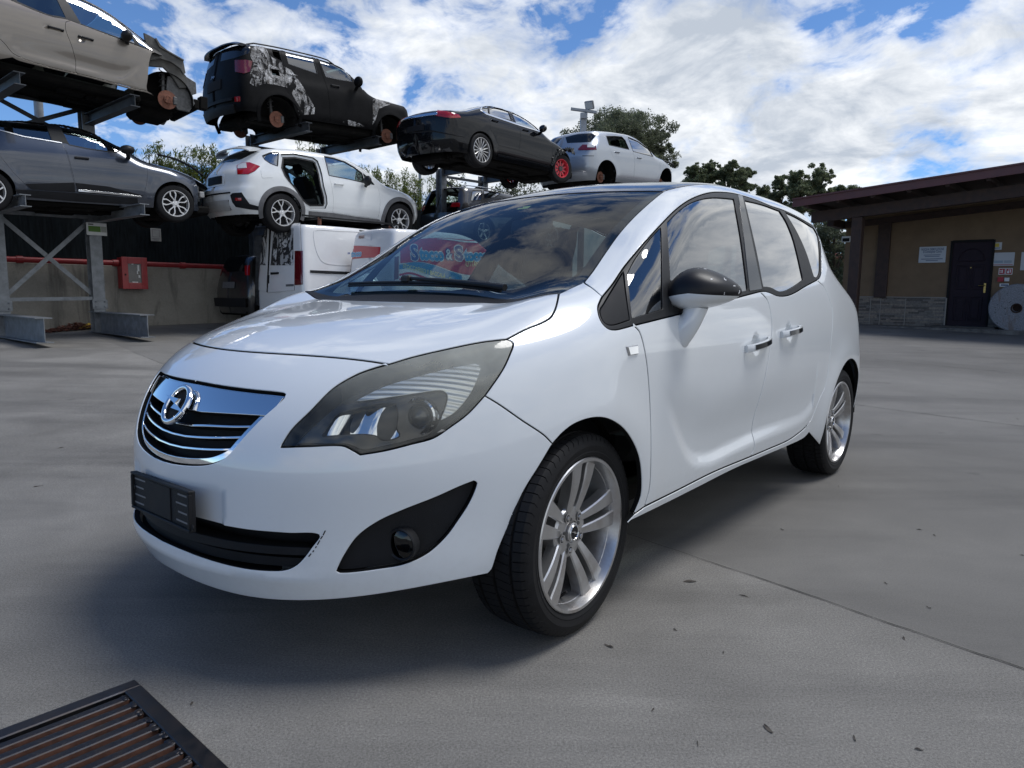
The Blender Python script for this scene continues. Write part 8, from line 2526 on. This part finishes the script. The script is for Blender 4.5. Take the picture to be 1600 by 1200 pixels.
    wk = kk(loc(1379, 420)); bx('wall_post', (wk, -0.04, (bz + zb(wk)) / 2), (0.30, 0.08, zb(wk) - bz), wood, 0.004)
    mb = MB(); mb.X = (R, (0, 0, 0)); mb.beam((kl + 0.35, -0.9, zb(kl) + 0.12), (kl + 0.35, 0.2, zb(kl) + 0.12), 0.16, 0.2); mb.build('corner_bracket', wood, root)
    bx('vent_box', (kk(loc(1323, 374)), -0.03, loc(1323, 374)[2] - zf), (0.22, 0.08, 0.16), SIGNWHITE, 0.005); bx('vent_hole', (kk(loc(1323, 375)), -0.072, loc(1323, 375)[2] - zf), (0.18, 0.006, 0.09), DARK)
    # notices fixed to the wall: each a thing of its own
    def notice(nm, label, cat, x0, y0, x1, y1, m, d=0.008, prints=()):
        a, b = loc(x0, y0), loc(x1, y1); c = (a + b) / 2; w_ = abs(kk(b) - kk(a)); h_ = abs(a[2] - b[2])
        r_ = thing(nm, label, cat, tuple(c + Nn * 0.006))
        mb = MB(); mb.X = (R, (0, 0, 0)); mb.box((0, -d / 2, 0), (w_, d, h_), min(0.002, d / 3)); mb.build('board', m, r_)
        for fx, fz, fw, fh, pm in prints:
            mb = MB(); mb.X = (R, (0, 0, 0)); mb.box((fx * w_, -d - 0.001, fz * h_), (fw * w_, 0.0016, fh * h_)); mb.build('print', pm, r_)
        return r_, w_, h_
    gp = mat('grey_blue_print', (0.13, 0.17, 0.26), 0.6)
    r_, w_, h_ = notice('company_sign', 'white company name board with blue lettering to the left of the dark door', 'sign', 1437, 386, 1477, 410, mat('board_white', (0.50, 0.54, 0.58), 0.5), 0.012,
                        [(0, -0.02, 0.62, 0.045, gp), (0, -0.11, 0.55, 0.045, gp), (0, -0.27, 0.80, 0.05, gp), (0, -0.37, 0.45, 0.045, gp)])
    for t, fz, hh, xs in (('NUOVA DEMOLIZIONE', 0.33, 0.085, 0.84), ('di Christopher Curcio', 0.18, 0.085, 0.70)):
        o = text_obj('lettering', t, hh, gp, 0.001, bold=0.002); wd = max(v.co.x for v in o.data.vertices) * 2; o.data.transform(Matrix.Diagonal((w_ * xs / wd, 1, 1, 1)))
        M = Matrix.Identity(4); q = -(-Nn) * 0.016
        for i in range(3): M[i][0] = E[i]; M[i][1] = UPZ[i]; M[i][2] = Nn[i]; M[i][3] = (Nn * 0.014 + UPZ * fz * h_)[i]
        o.parent = r_; o.matrix_local = M
    paper = mat('paper', (0.52, 0.54, 0.56), 0.7); red = mat('notice_red', (0.38, 0.02, 0.03), 0.5); yel = mat('notice_yellow', (0.55, 0.42, 0.04), 0.5)
    notice('notice', 'small white notice with a yellow emblem, topmost beside the door', 'notice', 1552, 379, 1565, 390, paper, 0.006, [(-0.05, 0.12, 0.5, 0.5, yel), (0, -0.28, 0.7, 0.12, gp)])
    notice('notice', 'wide white paper with faint blue writing beside the door', 'notice', 1551.5, 395, 1584, 415, paper, 0.004, [(-0.2, -0.2, 0.4, 0.2, mat('pale_blue_print', (0.30, 0.38, 0.45), 0.7)), (0.22, -0.2, 0.35, 0.2, mat('pale_print', (0.34, 0.40, 0.45), 0.7)), (0, -0.42, 0.9, 0.04, red)])
    notice('notice', 'white paper cut by the right edge of the picture', 'notice', 1596.5, 394, 1624, 422, paper, 0.004)
    wp = SIGNWHITE
    for x, lab, pr in ((1561, 'red fire sign with a white hose reel symbol, left one of the pair', [(0, 0, 0.82, 0.82, red), (-0.1, 0.1, 0.5, 0.10, wp), (-0.1, -0.12, 0.5, 0.10, wp), (0.05, 0, 0.10, 0.5, wp)]),
                       (1572, 'red fire sign with a white symbol, right one of the pair', [(0, 0, 0.82, 0.82, red), (-0.12, -0.1, 0.3, 0.35, wp), (0.2, 0.05, 0.12, 0.5, wp), (-0.05, 0.22, 0.2, 0.14, wp)])):
        rr, ww, hh = notice('fire_sign', lab, 'sign', x, 419, x + 9.6, 429, wp, 0.005, [])
        for j, (fx, fz, fw, fh, pm) in enumerate(pr):
            mb = MB(); mb.X = (R, (0, 0, 0)); mb.box((fx * ww, -0.006 - 0.002 * min(j, 1) - 0.001 * j * 0.1, fz * hh), (fw * ww, 0.0016, fh * hh)); mb.build('symbol', pm, rr)
    notice('alarm_box', 'small red alarm box under the fire signs', 'alarm box', 1559.5, 433, 1568, 440, red, 0.05)
    notice('switch_box', 'small pale switch box beside the red alarm box', 'switch', 1570, 434, 1577, 439.5, wp, 0.04)
    notice('name_strip', 'thin white and grey strip behind the millstone top', 'sign', 1562, 443, 1576, 448, wp, 0.01, [(0.05, 0, 0.8, 0.5, gp)])
    # millstone
    gm, nt, b = nodes_of('granite')
    n1 = nnoise(nt, 60, 3, 0.7); n2 = nnoise(nt, 22, 2, 0.5); n3 = nnoise(nt, 1.6, 3, 0.5, stretch=(3, 3, 0.6))
    c = nramp(nt, n1, (0.35, (0.16, 0.165, 0.18)), (0.65, (0.33, 0.34, 0.36)))
    c = nmix(nt, nramp(nt, n2, (0.68, 0.0), (0.71, 1.0)), c, (0.04, 0.04, 0.04)); c = nmix(nt, nmath(nt, 'MULTIPLY', nramp(nt, n3, (0.60, 0.0), (0.68, 1.0)), 0.5), c, (0.16, 0.09, 0.05))
    nt.links.new(c, b.inputs['Base Color']); b.inputs['Roughness'].default_value = 0.9; nbump(nt, b, n1, 0.4, 0.01)
    mc = loc(1589, 481, 0.55); top, botm = loc(1589, 444, 0.5), loc(1589, 519, 0.62); rr = (top[2] - botm[2]) / 2
    ms = thing('millstone', 'round grey granite millstone with a square centre hole leaning by the door', 'millstone', tuple(mc))
    mb = MB(); Rm = R @ rotmat('X', math.radians(6)); mb.X = (Rm, (0, 0, 0)); t = 0.16
    mb.lathe([(0.085, -t / 2), (rr * 0.6, -t / 2 - 0.015), (rr - 0.02, -t / 2), (rr, -t / 2 + 0.02), (rr, t / 2 - 0.02), (rr - 0.02, t / 2), (0.085, t / 2), (0.085, -t / 2)], 56); fix_normals(mb); mb.build('stone', gm, ms)
    mb = MB(); mb.X = (Rm, (0, 0, 0)); mb.lathe([(0.0, 0.02), (0.086, 0.02)], 24); mb.lathe([(0.084, -t / 2 - 0.012), (0.105, -t / 2 - 0.016), (0.115, -t / 2 - 0.010)], 24); mb.build('hub_hole', mat('rust_dark', (0.035, 0.018, 0.012), 0.9), ms)
    # palm-like plant just behind the stone top (only its tips show)
    pc = loc(1596, 446, 0.2); pl_ = thing('potted_plant', 'dark spiky leaf tips showing over the millstone', 'plant', (pc[0], pc[1], zf))
    lm = mat('dark_leaf', (0.02, 0.045, 0.018), 0.5); mb = MB(); rnd = random.Random(2)
    for k in range(16):
        a = rnd.uniform(0, 6.28); l = rnd.uniform(0.25, 0.5); h = pc[2] - zf - 0.05
        pts = [(0, 0, h - 0.25), (0.4 * l * math.cos(a), 0.3 * l * math.sin(a), h - 0.05), (l * math.cos(a), 0.5 * l * math.sin(a), h - 0.02 + rnd.uniform(-0.1, 0.08))]
        mb.tube(spline(pts, 0.08), np.linspace(0.012, 0.002, len(spline(pts, 0.08))), 4)
    mb.build('leaves', lm, pl_)
    mb = MB(); mb.lathe([(0.0, 0.0), (0.14, 0.0), (0.18, 0.45), (0.17, 0.46), (0.0, 0.40)], 16, 'Z'); mb.tube([(0, 0, 0.4), (0, 0, h - 0.2)], 0.03, 8); mb.build('pot', mat('terracotta', (0.25, 0.10, 0.06), 0.8), pl_)
    # a neighbour's tiled roof far behind, seen between the minivan and the timber post
    nb = at_line(1308, 393, np.array([16.0, 34.0, 0]), np.array([1.0, 0, 0]))
    hb = thing('far_house', 'far house with a pink tiled roof between the minivan and the timber post', 'house', (nb[0], nb[1], 0.3))
    mb = MB(); mb.box((0, 2.0, (nb[2] - 0.5) / 2), (4.0, 4.0, nb[2] - 0.5)); mb.build('wall', mat('far_wall', (0.30, 0.20, 0.14), 0.9), hb)
    mb = MB(); z = nb[2] - 0.3
    for i in range(16):
        x = -2.2 + 0.28 * i
        mb.lathe([(0.14, -0.4), (0.14, 4.4)], 8, 'Y', c=(x + 0.14, 0, z - 0.22), a0=0, a1=math.pi)
    mb.box((0, 2.0, z - 0.25), (4.6, 4.9, 0.08)); mb.build('roof', mat('pink_tiles', (0.42, 0.17, 0.13), 0.85, var=0.25, vscale=3), hb)

# ------------------------------------------------------------------ trees, hedge, lamps
def leaf_mesh(rnd, clumps, nleaf, size, aspect=0.45, upright=0.0, droop=0.0):
    """clumps: (centre, radii). leaves scattered through each clump, denser at its rim"""
    rg = np.random.default_rng(rnd.randrange(1 << 30)); out = []
    w = np.array([r[0] * r[1] + r[1] * r[2] + r[0] * r[2] for c, r in clumps]); cnt = (nleaf * w / w.sum()).astype(int)
    C = np.repeat(np.array([c for c, r in clumps], float), cnt, 0); Rr = np.repeat(np.array([r for c, r in clumps], float), cnt, 0); n = len(C)
    d = rg.normal(size=(n, 3)); d /= np.linalg.norm(d, axis=1)[:, None] + 1e-9
    p = C + d * Rr * (rg.random(n) ** 0.45 * rg.uniform(0.8, 1.12, n))[:, None]
    l = (size * rg.uniform(0.6, 1.3, n))[:, None]
    a = rg.normal(size=(n, 3)); a[:, 2] += upright * 2 - droop; a /= np.linalg.norm(a, axis=1)[:, None] + 1e-9
    b = np.cross(a, rg.normal(size=(n, 3))); b /= np.linalg.norm(b, axis=1)[:, None] + 1e-9
    V = np.stack([p - a * l, p + b * l * aspect, p + a * l, p - b * l * aspect], 1).reshape(-1, 3)
    return V, np.arange(4 * n).reshape(n, 4)

def leaf_object(name, V, F, m, root):
    me = bpy.data.meshes.new(name); me.from_pydata(V.tolist(), [], F.tolist()); me.update()
    return link_mesh(name, me, m, root)

def leaf_mat(name, c0, c1):
    m, nt, b = nodes_of(name)
    geo = nt.nodes.new('ShaderNodeNewGeometry')
    nt.links.new(nramp(nt, geo.outputs['Random Per Island'], (0.0, c0), (1.0, c1)), b.inputs['Base Color'])
    b.inputs['Roughness'].default_value = 0.55
    b.inputs['Subsurface Weight'].default_value = 0.0
    t = nt.nodes.new('ShaderNodeBsdfTranslucent'); nt.links.new(nramp(nt, geo.outputs['Random Per Island'], (0.0, tuple(x * 1.3 for x in c0)), (1.0, tuple(x * 1.3 for x in c1))), t.inputs[0])
    s = nt.nodes.new('ShaderNodeMixShader'); s.inputs[0].default_value = 0.5
    nt.links.new(b.outputs[0], s.inputs[1]); nt.links.new(t.outputs[0], s.inputs[2]); nt.links.new(s.outputs[0], nt.nodes['Material Output'].inputs[0])
    return m

BARK = mat('bark', (0.09, 0.07, 0.055), 0.9, var=0.4, vscale=6, bump=0.5, bscale=14)

def tree(label, px, py_top, dist, width, height, seed, lm, nleaf=7000, size=0.13, lobes=9, group='trees behind the yard', trunk=0.22, low=0.35, shape=1.0):
    """crown top at pixel (px, py_top) and the given distance; width in metres"""
    rnd = random.Random(seed)
    o, d = sight(px, py_top); t = dist / d[1]; top = o + t * d
    base = np.array([top[0], top[1], float(gz(top[0], top[1]))]); H = top[2] - base[2]
    root = thing('tree', label, 'tree', tuple(base), rnd.uniform(0, 6.28), group)
    mb = MB()
    mb.tube([(0, 0, -0.1), (0.06, 0.03, H * 0.25), (-0.05, 0.08, H * 0.5), (0.05, 0.0, H * 0.85)], (trunk, trunk * 0.8, trunk * 0.5, trunk * 0.15), 10)
    clumps = []
    hc = H - height
    for k in range(lobes):
        a = 2 * math.pi * k / lobes * 2.4 + rnd.uniform(-0.4, 0.4); f = (k + 0.5) / lobes
        z = hc + height * (0.15 + 0.80 * f); rad = width / 2 * (1.0 - 0.75 * abs(f - 0.35) ** 1.3 * shape) * rnd.uniform(0.45, 0.85)
        c = np.array([rad * math.cos(a), rad * math.sin(a), z])
        mb.tube([(0, 0, max(hc * 0.8, z - height * 0.4)), tuple(c * (0.5, 0.5, 1) + (0, 0, -height * 0.08)), tuple(c)], (trunk * 0.35, trunk * 0.2, trunk * 0.06), 6)
        big = width * rnd.uniform(0.18, 0.30)
        clumps.append((c, (big, big, big * rnd.uniform(0.6, 0.85))))
        for j in range(8):
            e = c + np.array([rnd.gauss(0, 1), rnd.gauss(0, 1), rnd.gauss(0, 0.7)]) * big * 0.75
            s_ = big * rnd.uniform(0.25, 0.5); clumps.append((e, (s_, s_, s_ * 0.75)))
    clumps.append((np.array([0, 0, hc + height * 0.93]), (width * 0.10, width * 0.10, height * 0.08)))
    mb.build('trunk', BARK, root)
    V, F = leaf_mesh(rnd, clumps, nleaf, size)
    leaf_object('crown', V, F, lm, root)

def shrub(label, px, py_top, P0, width, seed, lm, group, nleaf=7500, size=0.05):
    rnd = random.Random(seed)
    top = at_line(px, py_top, P0, ROW); base = np.array([top[0], top[1], float(gz(top[0], top[1]))]); H = top[2] - base[2]
    root = thing('shrub', label, 'shrub', tuple(base), 0, group)
    mb = MB(); clumps = []
    for k in range(12):
        x, y = rnd.gauss(0, width * 0.24), rnd.gauss(0, width * 0.20); h = H * rnd.uniform(0.78, 1.0)
        pts = [(x * 0.3, y * 0.3, 0), (x * 0.7, y * 0.7, h * 0.5), (x, y, h)]
        mb.tube(pts, (0.02, 0.014, 0.003), 5)
        for j in range(6):
            t = 0.45 + 0.55 * j / 5.0; s_ = 0.26 * (1.25 - t) + 0.05
            clumps.append((np.array([x * (0.5 + 0.5 * t), y * (0.5 + 0.5 * t), h * t]), (s_, s_, s_ * 1.5)))
    mb.build('stems', BARK, root)
    V, F = leaf_mesh(rnd, clumps, nleaf, size, 0.22, upright=0.7)
    leaf_object('foliage', V, F, lm, root)

def build_plants():
    OL = leaf_mat('grey_green_leaves', (0.075, 0.090, 0.055), (0.165, 0.185, 0.115)); DK = leaf_mat('dark_green_leaves', (0.085, 0.108, 0.055), (0.190, 0.220, 0.120)); HD = leaf_mat('oleander_leaves', (0.060, 0.090, 0.020), (0.190, 0.220, 0.055))
    tree('large grey green tree with spreading crown behind the silver hatchback', 968, 174, 34, 3.7, 3.2, 21, OL, 52000, 0.058, 13)
    tree('right-leaning lower part of the grey green tree behind the silver hatchback', 1016, 206, 35, 2.0, 1.8, 22, OL, 17000, 0.058, 7)
    for i, (px, py, dist, w, h, lab) in enumerate(((1086, 258, 44, 1.45, 2.4, 'small dark tree just above the minivan roof, first of the far row'), (1112, 254, 45, 1.4, 2.6, 'narrow dark tree second in the far row above the minivan roof'),
                                                   (1140, 253, 44, 1.45, 2.7, 'pointed dark tree third in the far row above the minivan roof'), (1160, 262, 45, 1.2, 2.2, 'dark tree last in the group above the minivan roof'),
                                                   (1222, 275, 42, 1.25, 2.8, 'narrow dark tree standing alone left of the round trees'), (1252, 266, 40, 1.5, 3.2, 'round dark tree beside the corner of the office roof'), (1280, 264, 40, 1.6, 3.2, 'round dark tree rising behind the corner of the office roof'),
                                                   (1200, 292, 46, 1.4, 2.0, 'low dark tree half hidden by the minivan tail'), (1310, 293, 44, 1.6, 2.0, 'thin tree top just over the office roof'), (1336, 294, 44, 1.4, 1.6, 'smallest tree top over the office roof'),
                                                   (1305, 345, 30, 2.6, 3.4, 'dark tree under the office eave behind the timber post'))):
        tree(lab, px, py, dist, w, h, 40 + i, DK if i < 10 else OL, 20000, 0.060, 13, trunk=0.12)
    for i, (px, py, lab) in enumerate(((700, 283, 'thin bush seen under the black saloon'), (820, 262, 'wispy bare bush below the red wheel'), (780, 288, 'low bush beside the dark estate roof'))):
        tree(lab, px, py, 32, 1.7, 2.0, 70 + i, OL, 1600, 0.06, 6, trunk=0.05, group='bushes beyond the racks')
    B0 = WALL0 - OUT * 1.1
    G1 = 'leafy hedge shrub above the blue hatchback bonnet, '; G2 = 'leafy hedge shrub beyond the white crossover bonnet, '
    N7 = ['leftmost', 'second from the left', 'third from the left', 'middle one', 'third from the right', 'second from the right', 'rightmost, beside the crossover tail']
    N8 = ['leftmost, against the windscreen pillar', 'second from the left', 'third from the left', 'fourth from the left', 'fourth from the right', 'third from the right', 'second from the right', 'rightmost, beside the dark estate']
    rows = [(p, G1 + n) for p, n in zip(((236, 232), (256, 229), (275, 231), (292, 227), (310, 230), (328, 234), (346, 240)), N7)]
    rows += [(p, G2 + n) for p, n in zip(((560, 262), (578, 268), (596, 266), (612, 270), (630, 267), (648, 272), (664, 274), (682, 282)), N8)]
    rows += [((488, 205), 'leafy shrub tip showing between the burnt car and the crossover roof, left one'), ((500, 207), 'leafy shrub tip showing between the burnt car and the crossover roof, right one')]
    for k, ((px, py), lab) in enumerate(rows): shrub(lab, px, py, B0, 0.66, 100 + k, HD, 'hedge shrubs behind the net fence')

def build_lamps():
    pole_m = mat('pole_grey', (0.30, 0.32, 0.34), 0.5, 0.4, var=0.2)
    head = mat('lamp_grey', (0.20, 0.21, 0.22), 0.45); lens = mat('lamp_lens', (0.55, 0.58, 0.58), 0.15, coat=1.0)
    o, d = sight(912, 168); t = 27 / d[1]; top = o + t * d
    b = np.array([top[0], top[1], float(gz(top[0], top[1]))]); H = top[2] - b[2]
    r = thing('floodlight_pole', 'tall grey floodlight pole with a crossbar, behind the silver hatchback', 'floodlight', tuple(b), 0, 'floodlights on poles')
    mb = MB(); mb.box((0, 0, H / 2 - 0.1), (0.22, 0.22, H - 0.2), 0.01); mb.build('pole', pole_m, r)
    mb = MB(); mb.box((0, -0.05, H - 0.12), (0.95, 0.10, 0.10), 0.01, rotmat('Y', 0.12)); mb.build('crossbar', pole_m, r)
    mb = MB(); R = rotmat('Z', -0.5) @ rotmat('X', 0.5); mb.box((0.20, -0.1, H + 0.06), (0.34, 0.10, 0.30), 0.02, R); mb.build('lamp_head', head, r)
    mb = MB(); mb.box(np.array((0.20, -0.1, H + 0.06)) + R @ np.array((0, -0.056, 0)), (0.28, 0.012, 0.24), 0.004, R); mb.build('lamp_lens', lens, r)
    mb = MB(); mb.box((0.0, -0.14, H - 0.32), (0.26, 0.06, 0.22), 0.02); mb.build('bracket', pole_m, r)
    o, d = sight(656, 262); t = 30 / d[1]; top = o + t * d; b = np.array([top[0], top[1], float(gz(top[0], top[1]))]); H = top[2] - b[2]
    r = thing('floodlight_pole', 'slim pole with two tilted floodlights above the hedge', 'floodlight', tuple(b), 0, 'floodlights on poles')
    mb = MB(); mb.tube([(0, 0, 0), (0, 0, H)], 0.06, 10); mb.build('pole', pole_m, r)
    mb = MB(); mb.box((-0.22, 0, H + 0.18), (0.46, 0.30, 0.06), 0.015, rotmat('Y', 0.75)); mb.build('lamp_head', head, r)
    mb = MB(); mb.box((0.12, 0, H + 0.02), (0.60, 0.34, 0.07), 0.015, rotmat('Y', -0.12)); mb.build('lamp_head', head, r)
    a = at_line(59, 150, WALL0 - OUT * 0.8, ROW); b = np.array([a[0], a[1], float(gz(a[0], a[1]))]); 
    r = thing('grey_pole', 'plain grey round pole behind the left rack, between the stacked cars', 'pole', tuple(b))
    mb = MB(); mb.tube([(0, 0, 0), (0, 0, a[2] - b[2] + 0.05)], 0.075, 14); mb.build('pole_shaft', pole_m, r)
# ------------------------------------------------------------------ build everything
build_ground()
build_main()
build_wall()
build_racks()
build_brown(); build_clio(); build_jeep(); build_subaru(); build_jag(); build_308(); build_estate()
build_van1(); build_van2(); build_stub()
build_building()
build_plants()
build_lamps()
